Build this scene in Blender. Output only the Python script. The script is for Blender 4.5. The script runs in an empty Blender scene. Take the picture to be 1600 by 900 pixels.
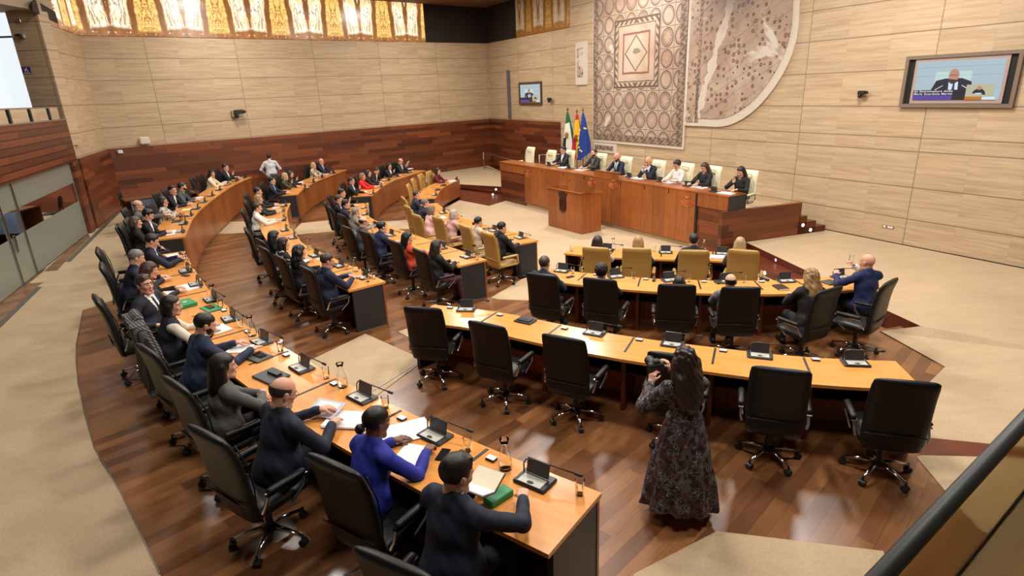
import bpy, math, random
import numpy as np
from mathutils import Vector, Matrix, Quaternion
random.seed(7); rng = np.random.RandomState(5)
PI = math.pi
# ------------------------------------------------------------------ camera model (measured from the photograph)
F, HD, ROLL, H = 920.0, 310.0, math.radians(2.4), 4.0
_p = math.atan2(HD, F)
FWD = np.array([0, math.cos(_p), -math.sin(_p)]); _up = np.array([0, math.sin(_p), math.cos(_p)]); _rt = np.array([1.0, 0, 0])
CX = math.cos(ROLL) * _rt - math.sin(ROLL) * _up; CU = math.cos(ROLL) * _up + math.sin(ROLL) * _rt
def ray(x, y): return CX * (x - 800) / F + CU * (450 - y) / F + FWD
def at(x, y, z=0.0):
    d = ray(x, y); t = (z - H) / d[2]; return np.array([d[0] * t, d[1] * t, z])
def at_depth(x, y, t): return np.array([0, 0, H]) + ray(x, y) * t
class Plane:                       # vertical wall plane through P along unit direction D
    def __init__(s, P, D): s.P = np.array(P[:2], float); D = np.array(D[:2], float); s.D = D / np.linalg.norm(D)
    def hit(s, px):
        n = np.array([-s.D[1], s.D[0]]); d = ray(*px); t = (s.P @ n) / (d[:2] @ n); return np.array([0, 0, H]) + d * t
    def sz(s, px): q = s.hit(px); return float((q[:2] - s.P) @ s.D), float(q[2])
    def pt(s, a, z, off=0.0):      # off = distance out of the wall towards the room
        n = np.array([-s.D[1], s.D[0]]); 
        if n @ (ROOMC - s.P) < 0: n = -n
        q = s.P + s.D * a + n * off; return Vector((q[0], q[1], z))
ROOMC = np.array([-1.0, 14.0])
scene = bpy.context.scene
C = scene.collection.objects
Z4, Z3, Z2, Z1 = 0.0, 0.15, 0.30, 0.60     # levels of the four rings, the well lowest
# ------------------------------------------------------------------ materials
class X:
    def __init__(s, nt, sock): s.nt, s.s = nt, sock
    def _o(s, op, b=None, c=None, clamp=False):
        n = s.nt.nodes.new('ShaderNodeMath'); n.operation = op; n.use_clamp = clamp
        for i, v in enumerate((s, b, c)):
            if v is None: continue
            if isinstance(v, X): s.nt.links.new(v.s, n.inputs[i])
            else: n.inputs[i].default_value = v
        return X(s.nt, n.outputs[0])
    def __add__(a, b): return a._o('ADD', b)
    def __sub__(a, b): return a._o('SUBTRACT', b)
    def __mul__(a, b): return a._o('MULTIPLY', b)
    def __truediv__(a, b): return a._o('DIVIDE', b)
    def __radd__(a, b): return a._o('ADD', b)
    def __rmul__(a, b): return a._o('MULTIPLY', b)
    def __rsub__(a, b): return (a * -1.0) + b
    def lt(a, b): return a._o('LESS_THAN', b)
    def gt(a, b): return a._o('GREATER_THAN', b)
    def abs(a): return a._o('ABSOLUTE')
    def fract(a): return a._o('FRACT')
    def floor(a): return a._o('FLOOR')
    def sqrt(a): return a._o('SQRT')
    def sin(a): return a._o('SINE')
    def cos(a): return a._o('COSINE')
    def mx(a, b): return a._o('MAXIMUM', b)
    def mn(a, b): return a._o('MINIMUM', b)
    def pp(a, b): return a._o('PINGPONG', b)
    def pw(a, b): return a._o('POWER', b)
    def at2(a, b): return a._o('ARCTAN2', b)
    def clamp(a): return a._o('ADD', 0.0, None, True)
    def ss(a, lo, hi): return ((a - lo) * (1.0 / (hi - lo))).clamp()
MATS = {}
def new_mat(name):
    m = bpy.data.materials.new(name); m.use_nodes = True; nt = m.node_tree
    b = nt.nodes['Principled BSDF']; MATS[name] = m
    return m, nt, b
def setc(nt, sock, v):
    if isinstance(v, X): nt.links.new(v.s, sock)
    elif hasattr(v, 'links'): nt.links.new(v, sock)
    elif isinstance(v, (tuple, list)): sock.default_value = (*v[:3], 1)
    else: sock.default_value = v
def srgb(r, g, b):
    f = lambda c: (c / 255 / 12.92) if c / 255 <= .04045 else ((c / 255 + .055) / 1.055) ** 2.4
    return (f(r), f(g), f(b))
def flat(name, col, rough=.5, metal=0.0, spec=.5, emit=None, es=1.0, trans=0.0, ior=1.45, alpha=1.0, coat=0.0, noise=0.0, nscale=30, sheen=0.0):
    m, nt, b = new_mat(name)
    b.inputs['Base Color'].default_value = (*col, 1); b.inputs['Roughness'].default_value = rough
    b.inputs['Metallic'].default_value = metal; b.inputs['Specular IOR Level'].default_value = spec
    b.inputs['Transmission Weight'].default_value = trans; b.inputs['IOR'].default_value = ior; b.inputs['Alpha'].default_value = alpha
    b.inputs['Coat Weight'].default_value = coat; b.inputs['Sheen Weight'].default_value = sheen
    if emit: b.inputs['Emission Color'].default_value = (*emit, 1); b.inputs['Emission Strength'].default_value = es
    if noise:
        tc = nt.nodes.new('ShaderNodeTexCoord'); nz = nt.nodes.new('ShaderNodeTexNoise'); nz.inputs['Scale'].default_value = nscale
        nz.inputs['Detail'].default_value = 4; nt.links.new(tc.outputs['Object'], nz.inputs['Vector'])
        k = X(nt, nz.outputs[0]) * (2 * noise) + (1 - noise)
        setc(nt, b.inputs['Base Color'], scale_rgb(nt, col, k))
    return m
def scale_rgb(nt, col, k):
    n = nt.nodes.new('ShaderNodeVectorMath'); n.operation = 'SCALE'
    if isinstance(col, (tuple, list)): n.inputs[0].default_value = col[:3]
    else: nt.links.new(col, n.inputs[0])
    nt.links.new(k.s, n.inputs['Scale']); return n.outputs[0]
def mixc(nt, f, a, b):
    n = nt.nodes.new('ShaderNodeMix'); n.data_type = 'RGBA'; n.clamp_factor = True
    setc(nt, n.inputs[0], f); setc(nt, n.inputs[6], a); setc(nt, n.inputs[7], b); return n.outputs[2]
def uvxy(nt, kind='UV'):
    tc = nt.nodes.new('ShaderNodeTexCoord'); sp = nt.nodes.new('ShaderNodeSeparateXYZ'); nt.links.new(tc.outputs[kind], sp.inputs[0])
    return tc.outputs[kind], X(nt, sp.outputs[0]), X(nt, sp.outputs[1]), X(nt, sp.outputs[2])
def comb(nt, x, y, z=0.0):
    n = nt.nodes.new('ShaderNodeCombineXYZ')
    for i, v in enumerate((x, y, z)): setc(nt, n.inputs[i], v)
    return n.outputs[0]
def noise(nt, vec, scale=1.0, detail=4, rough=.55, dist=0.0):
    n = nt.nodes.new('ShaderNodeTexNoise'); nt.links.new(vec, n.inputs['Vector']); n.inputs['Scale'].default_value = scale
    n.inputs['Detail'].default_value = detail; n.inputs['Roughness'].default_value = rough; n.inputs['Distortion'].default_value = dist
    return X(nt, n.outputs[0])
def brick(nt, vec, w, h, c1, c2, mortar, msize, off=.5, bias=0.0):
    n = nt.nodes.new('ShaderNodeTexBrick'); nt.links.new(vec, n.inputs['Vector']); n.offset = off; n.squash = 1
    for k, v in (('Color1', c1), ('Color2', c2), ('Mortar', mortar)): n.inputs[k].default_value = (*v, 1)
    n.inputs['Scale'].default_value = 1; n.inputs['Mortar Size'].default_value = msize; n.inputs['Mortar Smooth'].default_value = .1
    n.inputs['Bias'].default_value = bias; n.inputs['Brick Width'].default_value = w; n.inputs['Row Height'].default_value = h
    return n
def bump(nt, b, h, strength=.2, dist=.01):
    n = nt.nodes.new('ShaderNodeBump'); n.inputs['Strength'].default_value = strength; n.inputs['Distance'].default_value = dist
    setc(nt, n.inputs['Height'], h); nt.links.new(n.outputs[0], b.inputs['Normal'])
def plank_mat(name, dark, light, w, h, ang=0.0, kind='Object', rough=.3, gap=.003, mort=(.01, .004, .002), grain=.25, coat=0.0):
    m, nt, b = new_mat(name)
    v, x, y, z = uvxy(nt, kind)
    c, s = math.cos(ang), math.sin(ang)
    u = x * c + y * s; w_ = y * c - x * s
    row = (w_ / h).floor()
    u2 = u + (row * 12.9898).sin() * 3.7
    vec = comb(nt, u2, w_)
    br = brick(nt, vec, w, h, dark, light, mort, gap, off=0.0)
    g = noise(nt, comb(nt, u2 * 1.2, w_ * 22.0), 2.0, 5)
    big = noise(nt, comb(nt, u * .5, w_ * .5), 1.0, 2)
    col = scale_rgb(nt, br.outputs[0], (g - .5) * (2 * grain) + (big - .5) * .3 + 1.0)
    setc(nt, b.inputs['Base Color'], col); setc(nt, b.inputs['Roughness'], (g - .5) * .15 + rough)
    b.inputs['Coat Weight'].default_value = coat; b.inputs['Coat Roughness'].default_value = .18
    return m
def grain_mat(name, c1, c2, ang=0.0, kind='Object', rough=.3, sx=1.0, sy=14.0, panel=0.0, spec=.5):
    m, nt, b = new_mat(name); v, x, y, z = uvxy(nt, kind)
    if kind == 'UV': p, q, r = x, y, 0.0
    else:
        c, s = math.cos(ang), math.sin(ang); p, q, r = x * c + y * s, y * c - x * s, z
    g = noise(nt, comb(nt, p * sx, q * sy, r if isinstance(r, float) else r * sx), 1.5, 5, .6, .08)
    g2 = noise(nt, comb(nt, p * .8, q * 1.5, 0.0), 1.0, 2)
    col = mixc(nt, (g * .65 + g2 * .35 - .3) * 2.2, c1, c2)
    if panel:
        k = ((x / panel).floor() * 7.13).sin().abs() * .28 + .82
        ln = ((x / panel).fract() - .5).abs().gt(.5 - .006 / panel)
        col = scale_rgb(nt, col, k * (1.0 - ln * .55))
    setc(nt, b.inputs['Base Color'], col); b.inputs['Roughness'].default_value = rough; b.inputs['Specular IOR Level'].default_value = spec
    return m
M_carpet = new_mat('beige_carpet')
def _carpet():
    m, nt, b = M_carpet; v, x, y, z = uvxy(nt, 'Object')
    n1 = noise(nt, v, .55, 3); n2 = noise(nt, v, 60, 3); n3 = noise(nt, comb(nt, x * 1.0, y * 3.0), 1.6, 4, .6, 1.0)
    k = (n1 - .5) * .35 + (n2 - .5) * .35 + (n3 - .5) * .22 + 1.0
    setc(nt, b.inputs['Base Color'], scale_rgb(nt, srgb(182, 160, 130), k)); b.inputs['Roughness'].default_value = .95
    b.inputs['Specular IOR Level'].default_value = .1; bump(nt, b, n2, .3, .004)
_carpet(); M_carpet = M_carpet[0]
M_floor = plank_mat('merbau_floor_planks', srgb(96, 58, 34), srgb(146, 98, 58), 1.6, .14, math.radians(45), rough=.3, gap=.0012, mort=(.03, .014, .007), grain=.3, coat=.25)
M_wain = plank_mat('dark_wall_planks', srgb(72, 34, 19), srgb(130, 70, 38), 1.9, .155, 0, 'UV', rough=.42, gap=.002, grain=.3)
M_fascia = plank_mat('gallery_planks', srgb(78, 36, 21), srgb(120, 62, 36), 4.2, .155, 0, 'UV', rough=.4, gap=.012)
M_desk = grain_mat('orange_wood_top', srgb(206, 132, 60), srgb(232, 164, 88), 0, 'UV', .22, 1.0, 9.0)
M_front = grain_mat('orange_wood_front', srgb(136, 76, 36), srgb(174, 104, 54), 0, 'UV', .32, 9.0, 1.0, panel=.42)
M_darkwood = grain_mat('dark_red_wood', srgb(78, 30, 16), srgb(112, 50, 26), 0.3, 'Object', .35, 1.2, 10)
M_black = flat('black_panel', (.012, .012, .013), .38)
M_blackmatte = flat('black_matte', (.008, .008, .008), .7)
M_grey = flat('dark_grey_end_panel', srgb(46, 46, 48), .45)
M_leather = flat('black_leather', (.009, .009, .009), .40, spec=.35, noise=.2, nscale=60)
M_gold = flat('gold_leather', srgb(178, 142, 76), .36, noise=.08, nscale=14)
M_cream = flat('cream_leather', srgb(226, 220, 186), .4, noise=.05, nscale=14)
M_chrome = flat('polished_metal', (.62, .62, .64), .16, metal=1.0)
M_steel = flat('brushed_steel', (.42, .41, .4), .35, metal=1.0)
M_dplastic = flat('dark_plastic', (.02, .021, .023), .4)
M_lid = flat('grey_screen_lid', srgb(58, 58, 60), .3)
M_pale = flat('pale_control_panel', srgb(196, 194, 184), .4)
M_white = flat('white_paper', srgb(236, 234, 232), .6)
M_glass = flat('clear_glass', (.97, .99, .99), .02, trans=1.0, ior=1.18)
M_water = flat('water', (.95, .98, .98), .0, trans=1.0, ior=1.08)
M_pane = flat('greenish_pane', srgb(190, 205, 196), .04, trans=1.0, ior=1.12)
M_frost = flat('frosted_band', srgb(150, 156, 142), .5, trans=.45, ior=1.1)
M_ceil = flat('brown_ceiling', srgb(112, 80, 52), .8)
M_darkpanel = flat('dark_brown_panel', srgb(40, 27, 24), .7)
M_trav = new_mat('travertine_slabs')
JZ = [0.9, 1.6, 2.37, 2.66, 3.31, 4.07, 4.81, 5.5, 6.2, 6.9, 7.6]
def _trav():
    m, nt, b = M_trav; v, x, y, z = uvxy(nt, 'UV')
    idx = None; line = None
    for h in JZ:
        l = (y - h).abs().lt(.010); g = y.gt(h)
        line = l if line is None else line.mx(l); idx = g if idx is None else idx + g
    cell = ((x - .1) / .987).floor() + (y * 2.68).floor() * 3.0
    tone = ((cell * 12.99 + idx * 78.2).sin() * 43758.5).fract()
    vl = (((x - .1) / 2.96).fract() - .5).abs().gt(.5 - .0026)
    fine = ((x - .1) / .987).fract().lt(.005).mx((y * 2.68).fract().lt(.010) * .4)
    st = noise(nt, comb(nt, x * .45, y * 8.0 + tone * 9.0, tone * 5.0), 1.7, 6, .62, .2)
    pit = noise(nt, comb(nt, x * 5.0, y * 22.0), 2.0, 4, .7)
    dark = mixc(nt, (st - .34) * 2.4, srgb(178, 152, 120), srgb(210, 187, 154))
    k = (tone - .5) * .09 + .97 - pit.gt(.72) * .1
    k = k * (1.0 - line.mx(vl) * .6) * (1.0 - fine * .14)
    setc(nt, b.inputs['Base Color'], scale_rgb(nt, dark, k)); b.inputs['Roughness'].default_value = .48
_trav(); M_trav = M_trav[0]
def onyx(name, lit, period, x0):
    m, nt, b = new_mat(name); v, x, y, z = uvxy(nt, 'UV')
    u = (x - x0).pp(period); yy = y - 6.2
    w = noise(nt, comb(nt, u * 1.5, yy * 1.1), 1.6, 4, .6) - .5
    uu = u + w * .22
    # u = 0: centre of an amber bay, u = period: centre of a pale bay; dark slanting veins between
    vert = noise(nt, comb(nt, uu * 6.0, yy * 1.0), 1.0, 4, .6, .6)
    cross = (noise(nt, comb(nt, uu * 1.6, yy * 5.0), 1.5, 5, .6, 1.2) - .5).abs()
    band = (uu - (period * .42 - yy * .07)).abs()
    band2 = (uu - (period * .30 + yy * .10)).abs()
    dark = (1.0 - band.ss(.075, .12)).mx((1.0 - band2.ss(.02, .04)) * .9) * vert.ss(.26, .34)
    mid = (uu - period).abs()
    dark = dark.mx((1.0 - (mid - (yy - .25).abs() * .10).ss(.0, .05)) * vert.ss(.40, .46))
    crack = (1.0 - cross.ss(.006, .018)) * (uu.lt(period * .40) * .75 + .3)
    arch = .20 + (1.0 - mid.ss(.0, period * .62)) * .16 + w * .35
    foot = (1.0 - ((yy - arch) * 1.0).ss(-.07, .05)) * noise(nt, comb(nt, uu * 4.0, yy * 5.0, 5.0), 1.2, 4).ss(.34, .40)
    dark = dark.mx(crack).mx(foot).mx((1.0 - (vert - .5).abs().ss(.010, .022)) * .9).clamp()
    amb = (1.0 - (uu / period).ss(.25, .62)).mx(noise(nt, comb(nt, uu * 2.0, yy * 1.4, 3.0), 1.2, 4).ss(.52, .7) * .8)
    if lit:
        c = mixc(nt, dark, mixc(nt, amb, (1.0, .93, .72), (1.0, .60, .17)), mixc(nt, vert.ss(.35, .7), (.085, .032, .009), (.28, .10, .02)))
        setc(nt, b.inputs['Emission Color'], c); b.inputs['Emission Strength'].default_value = 1.35
        b.inputs['Base Color'].default_value = (.2, .1, .04, 1)
    else:
        c = mixc(nt, dark, mixc(nt, amb, srgb(206, 200, 176), srgb(196, 160, 96)), srgb(150, 100, 42)); setc(nt, b.inputs['Base Color'], c)
    b.inputs['Roughness'].default_value = .2
    return m
M_onyx = onyx('backlit_onyx', True, 1.12, 5.68 - 2.24 * 4); M_onyx2 = onyx('unlit_onyx', False, .80, 1.0)
# ------------------------------------------------------------------ mesh builder
class MB:
    def __init__(s): s.v = []; s.f = []; s.m = []; s.uv = {}
    def add(s, vs, fs, mi=0, uvs=None):
        o = len(s.v); s.v += [tuple(map(float, p)) for p in vs]
        for f in fs:
            if uvs is not None: s.uv[len(s.f)] = [uvs[i] for i in f]
            s.f.append([o + i for i in f]); s.m.append(mi)
        return s
    def box(s, c, d, rz=0.0, mi=0, M=None, bev=0.0):
        hx, hy, hz = d[0] / 2, d[1] / 2, d[2] / 2
        if bev:
            r = min(bev, hx * .9, hy * .9); k = min(r, hz * .9)
            def ring(ix, iy, z): return [(sx * ix, sy * iy, z) for sx, sy in ((-1, -1), (1, -1), (1, 1), (-1, 1))]
            def oct_(ix, iy, z, q): return [(-ix + q, -iy, z), (ix - q, -iy, z), (ix, -iy + q, z), (ix, iy - q, z), (ix - q, iy, z), (-ix + q, iy, z), (-ix, iy - q, z), (-ix, -iy + q, z)]
            vs = oct_(hx - k, hy - k, -hz, r * .6) + oct_(hx, hy, -hz + k, r) + oct_(hx, hy, hz - k, r) + oct_(hx - k, hy - k, hz, r * .6)
            fs = [list(range(7, -1, -1)), list(range(24, 32))]
            for L in range(3):
                for i in range(8): j = (i + 1) % 8; fs.append([L * 8 + i, L * 8 + j, L * 8 + 8 + j, L * 8 + 8 + i])
        else:
            vs = [(x * hx, y * hy, z * hz) for z in (-1, 1) for x, y in ((-1, -1), (1, -1), (1, 1), (-1, 1))]
            fs = [[3, 2, 1, 0], [4, 5, 6, 7], [0, 1, 5, 4], [1, 2, 6, 5], [2, 3, 7, 6], [3, 0, 4, 7]]
        R = Matrix.Rotation(rz, 3, 'Z') if M is None else M
        s.add([R @ Vector(p) + Vector(c) for p in vs], fs, mi); return s
    def lathe(s, prof, c=(0, 0, 0), n=16, mi=0, M=None, cap=True):
        vs = []; fs = []
        for r, z in prof:
            for i in range(n): a = 2 * PI * i / n; vs.append(Vector((r * math.cos(a), r * math.sin(a), z)))
        for k in range(len(prof) - 1):
            for i in range(n): j = (i + 1) % n; fs.append([k * n + i, k * n + j, (k + 1) * n + j, (k + 1) * n + i])
        if cap:
            fs.append([i for i in range(n - 1, -1, -1)]); fs.append([(len(prof) - 1) * n + i for i in range(n)])
        if M: vs = [M @ v for v in vs]
        s.add([v + Vector(c) for v in vs], fs, mi); return s
    def tube(s, path, r, n=8, mi=0, flat_=1.0):
        path = [Vector(p) for p in path]; rs = r if isinstance(r, (list, tuple)) else [r] * len(path)
        vs = []; fs = []; up = None
        for i, p in enumerate(path):
            t = (path[min(i + 1, len(path) - 1)] - path[max(i - 1, 0)]).normalized()
            if up is None: up = Vector((0, 0, 1)) if abs(t.z) < .9 else Vector((1, 0, 0))
            a = t.cross(up).normalized(); up = a.cross(t).normalized()
            for k in range(n): q = 2 * PI * k / n; vs.append(p + (a * math.cos(q) + up * (math.sin(q) * flat_)) * rs[i])
        for i in range(len(path) - 1):
            for k in range(n): j = (k + 1) % n; fs.append([i * n + k, (i + 1) * n + k, (i + 1) * n + j, i * n + j])
        fs.append(list(range(n))); fs.append([(len(path) - 1) * n + k for k in range(n - 1, -1, -1)])
        s.add(vs, fs, mi); return s
    def prism(s, poly, z0, z1, mi=0, zt=None):
        n = len(poly); a = sum(poly[i][0] * poly[(i + 1) % n][1] - poly[(i + 1) % n][0] * poly[i][1] for i in range(n))
        if a < 0: poly = poly[::-1]
        vs = [(p[0], p[1], z0) for p in poly] + [(p[0], p[1], (p[2] if len(p) > 2 else z1)) for p in poly]
        s.add(vs, [list(range(n - 1, -1, -1)), list(range(n, 2 * n))] + [[i, (i + 1) % n, n + (i + 1) % n, n + i] for i in range(n)], mi); return s
    def ball(s, c, r, n=12, mi=0, sc=(1, 1, 1)):
        vs = []; fs = []
        for i in range(n // 2 + 1):
            for j in range(n):
                a = PI * i / (n // 2); b = 2 * PI * j / n
                vs.append((c[0] + r * sc[0] * math.sin(a) * math.cos(b), c[1] + r * sc[1] * math.sin(a) * math.sin(b), c[2] + r * sc[2] * math.cos(a)))
        for i in range(n // 2):
            for j in range(n): k = (j + 1) % n; fs.append([i * n + j, (i + 1) * n + j, (i + 1) * n + k, i * n + k])
        s.add(vs, fs, mi); return s
    def build(s, name, mats, parent=None, smooth=False, loc=None, rz=0.0, sharp=None):
        me = bpy.data.meshes.new(name); me.from_pydata(s.v, [], s.f)
        mats = mats if isinstance(mats, (list, tuple)) else [mats]
        for m in mats: me.materials.append(m)
        me.polygons.foreach_set('material_index', s.m)
        if s.uv:
            uvl = me.uv_layers.new(name='UV'); 
            for fi, uu in s.uv.items():
                for k, li in enumerate(me.polygons[fi].loop_indices): uvl.data[li].uv = uu[k]
        me.validate(); me.update()
        if smooth:
            me.polygons.foreach_set('use_smooth', [True] * len(me.polygons))
            if sharp: 
                try: me.set_sharp_from_angle(angle=math.radians(sharp))
                except Exception: pass
        o = bpy.data.objects.new(name, me); C.link(o)
        if parent: o.parent = parent
        if loc is not None: o.location = loc
        o.rotation_euler = (0, 0, rz)
        return o
def tag(o, label=None, cat=None, group=None, kind=None):
    if label: o['label'] = label
    if cat: o['category'] = cat
    if group: o['group'] = group
    if kind: o['kind'] = kind
    return o
def thing(name, label, cat, loc=(0, 0, 0), rz=0.0, group=None):
    o = bpy.data.objects.new(name, None); C.link(o); o.empty_display_size = .1
    o.location = loc; o.rotation_euler = (0, 0, rz); return tag(o, label, cat, group)
def kids(o): return [c for c in bpy.data.objects if c.parent == o]
KIDS = {}
def dup(root, loc, rz, label=None, group=None, mats=None):
    r = root.copy(); C.link(r); r.location = loc; r.rotation_euler = (0, 0, rz)
    if label: r['label'] = label
    if group: r['group'] = group
    if root.name not in KIDS: KIDS[root.name] = [(c, [(g, kids(g)) for g in kids(c)]) for c in kids(root)]
    for c, gs in KIDS[root.name]:
        k = c.copy(); C.link(k); k.parent = r
        for g, _ in gs: d = g.copy(); C.link(d); d.parent = k
    return r
def struct(o): o['kind'] = 'structure'; return o
def wallquad(mb, W, a0, z0, a1, z1, off=0.0, mi=0):
    q = [W.pt(a0, z0, off), W.pt(a1, z0, off), W.pt(a1, z1, off), W.pt(a0, z1, off)]
    mb.add(q, [[0, 1, 2, 3]], mi, [(a0, z0), (a1, z0), (a1, z1), (a0, z1)])
def wallslab(mb, W, a0, z0, a1, z1, off0, off1, mi=0):
    q = [W.pt(a, z, o) for o in (off0, off1) for a, z in ((a0, z0), (a1, z0), (a1, z1), (a0, z1))]
    uv = [(a, z) for o in (0, 1) for a, z in ((a0, z0), (a1, z0), (a1, z1), (a0, z1))]
    mb.add(q, [[3, 2, 1, 0], [4, 5, 6, 7], [0, 1, 5, 4], [1, 2, 6, 5], [2, 3, 7, 6], [3, 0, 4, 7]], mi, uv)
def catmull(P, n=6):
    P = [np.array(p[:2], float) for p in P]; P = [2 * P[0] - P[1]] + P + [2 * P[-1] - P[-2]]; out = []
    for i in range(1, len(P) - 2):
        d = np.linalg.norm(P[i + 1] - P[i]); m = max(2, int(d / .22))
        for k in range(m):
            t = k / m; a, b, c, e = P[i - 1:i + 3]
            out.append(.5 * ((2 * b) + (c - a) * t + (2 * a - 5 * b + 4 * c - e) * t * t + (3 * b - a - 3 * c + e) * t ** 3))
    out.append(P[-2]); return out
def smooth_poly(P, it=2):
    P = [p.copy() for p in P]
    for _ in range(it): P = [P[0]] + [(P[i - 1] + 2 * P[i] + P[i + 1]) / 4 for i in range(1, len(P) - 1)] + [P[-1]]
    return P
EXPO = 0.0
# ------------------------------------------------------------------ traced desk fronts (pixel, desk-top height) -> world
def tr(pts, z): return [at(x, y, z)[:2] for x, y in pts]
DH = .75
cA = smooth_poly(catmull(tr([(940,770),(764,700),(629.6,640),(527.6,591),(453.8,547.5),(390,513.8),(358.8,481),(327,454),(296,408),(289,392)], Z1 + DH)))
cA2 = smooth_poly(catmull(tr([(288.7,369.3),(300,344),(309.3,331.3),(320,321.3),(341.3,304.7),(366,288.5),(393,276.5)], Z1 + DH)))
cB = smooth_poly(catmull(tr([(602.5,439.5),(477,383),(468,372),(453.5,355),(450,344),(448.7,330),(454,317.3)], Z2 + DH)))
cB2 = smooth_poly(catmull(tr([(465.3,303.3),(474.7,294.7),(498.7,281.3),(542,265)], Z2 + DH)))
cC = smooth_poly(catmull(tr([(1399,564),(1255,558),(1118,543),(991,527),(877,507),(778,487),(677,476)], Z2 + DH)))
cD = smooth_poly(catmull(tr([(760.6,405.6),(588,345),(577.3,332),(575.7,316.7)], Z3 + DH)))
cD2 = smooth_poly(catmull(tr([(582.5,305),(589,299),(600,290),(620,280),(665,266)], Z3 + DH)))
cE = smooth_poly(catmull(tr([(1330,429.5),(1242,437),(1178.4,438.9),(1090.6,437.7),(1000.6,434.4),(917,426.5),(862,420)], Z3 + DH)))
cG = smooth_poly(catmull(tr([(841,375.6),(800,362),(744,347),(720,339),(697,328),(683,317)], Z4 + DH)))
cG2 = smooth_poly(catmull(tr([(681,309),(684,304),(691,294),(702,287.5),(719,280.5)], Z4 + DH)))
cH = smooth_poly(catmull(tr([(1186,398),(1114,393),(1033,391.6),(960,389),(900.5,383.8)], Z4 + DH)))
HC = np.array([9.0, 20.0])
def outward(c):                       # per-point unit normals pointing away from the well
    n = []
    for i in range(len(c)):
        t = c[min(i + 1, len(c) - 1)] - c[max(i - 1, 0)]; t = t / np.linalg.norm(t); q = np.array([-t[1], t[0]])
        if i == 0 and q @ (HC - c[0]) > 0: sgn = -1
        elif i == 0: sgn = 1
        n.append(q * sgn)
    return n
def off(c, d): return [p + q * d for p, q in zip(c, outward(c))]
# ------------------------------------------------------------------ walls
_r0, _r1 = at(1295, 360, .3), at(1530, 406, .3)
_W = Plane(_r0, _r1 - _r0); _corner = _W.hit((767, 185))
WR = Plane(_corner, _r1 - _r0)
_v1 = ray(1950, 93); WL = Plane(_corner, -_v1[:2])
_aL = WL.sz((167, 231))[0]; _pL = WL.pt(_aL, 0)
_pS = at(120, 248, 2.63); WS = Plane(_pL, _pS[:2] - np.array(_pL[:2])); _aS = float(np.linalg.norm(_pS[:2] - np.array(_pL[:2])))
WC = Plane(_pS, (-1.0, -.03)); _aC = WC.sz((36, 117))[0]
CEIL = 7.78
def wall(name, W, spans, mat):
    mb = MB()
    for s in spans: wallslab(mb, W, *s, -.3, 0)
    return struct(mb.build(name, mat))
wall('wall_back', WL, [(-.3, -.3, _aL + .3, CEIL)], M_trav)
wall('wall_right', WR, [(-.3, -.3, 34, CEIL)], M_trav)
mb = MB(); wallslab(mb, WS, -.1, -.3, _aS, CEIL, -.03, 0); struct(mb.build('wall_left', M_trav))
mb = MB(); wallslab(mb, WC, 0, 3.0, _aC, WC.sz((30, 17))[1], -.4, 0); struct(mb.build('wall_gallery', M_trav))
# wooden wainscot
WT = 2.63
mb = MB(); wallslab(mb, WL, -.05, .1, _aL, WT, 0, .07); struct(mb.build('trim_1', M_wain))
aw = WR.sz((876, 190))[0]
mb = MB(); wallslab(mb, WR, -.05, .1, aw, WT, 0, .07); struct(mb.build('trim_2', M_wain))
mb = MB(); wallslab(mb, WS, -.02, .4, _aS, WT, 0, .07); struct(mb.build('trim_3', M_wain))
# black strip standing in for the shade of the floor gap along the right wall
mb = MB(); wallslab(mb, WR, 10, .3, 34, .318, 0, .012); struct(mb.build('shadow_strip_right', M_black))
# backlit onyx band, dark panel, unlit onyx
aO = WL.sz((664.5, 67))[0]
mb = MB(); wallslab(mb, WL, aO, 6.2, _aL, CEIL, 0, .04)
aS2 = WS.sz((89, 36))[0]; wallslab(mb, WS, 0, 6.2, aS2, CEIL, 0, .04)
struct(mb.build('window_1', M_onyx))
mb = MB(); wallslab(mb, WL, 0, 6.2, aO, CEIL, 0, .05); aP = WR.sz((808, 60))[0]; wallslab(mb, WR, 0, 6.2, aP, CEIL, 0, .05); struct(mb.build('trim_4', M_darkpanel))
aQ = WR.sz((890, 43))[0]
mb = MB(); wallslab(mb, WR, aP, 6.2, aQ, CEIL, 0, .04); struct(mb.build('window_2', M_onyx2))
mb = MB(); _q = [WS.sz(p_) for p_ in ((47.5, 4), (53, 0), (85.5, 19), (89, 36), (49.5, 17.5))]
_n = len(_q); mb.add([WS.pt(a, z, o) for o in (.0, .03) for a, z in _q], [list(range(_n - 1, -1, -1)), list(range(_n, 2 * _n))] + [[i, (i + 1) % _n, _n + (i + 1) % _n, _n + i] for i in range(_n)]); struct(mb.build('trim_5', M_darkpanel))
# gallery front (planked) and glass partition under it
_g0 = at(120, 249, 2.63); _g1 = at(20, 282, 2.63); WG = Plane(_g0, _g1 - _g0)
GT = WG.sz((105, 187))[1]
mb = MB(); wallslab(mb, WG, 0, 2.6, 14, GT, -.15, 0); struct(mb.build('wall_parapet', M_fascia))
mb = MB(); wallslab(mb, WG, 0, 2.45, 14, 2.6, -3.2, -.15); struct(mb.build('ceiling_gallery', M_ceil))
mb = MB(); wallslab(mb, WG, -.02, GT, 14, GT + .03, -.17, .02); struct(mb.build('trim_6', M_steel))
mb = MB(); wallslab(mb, WG, 0, .6, .45, 2.6, -.2, .0); struct(mb.build('trim_7', M_wain))
aD0, aD1 = WG.sz((67, 425.7))[0], WG.sz((45, 443.7))[0]
panes = [(.47, aD0, 'window_3'), (aD0 + .04, aD1 - .04, 'door_1'), (aD1, 14, 'window_4')]
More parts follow.
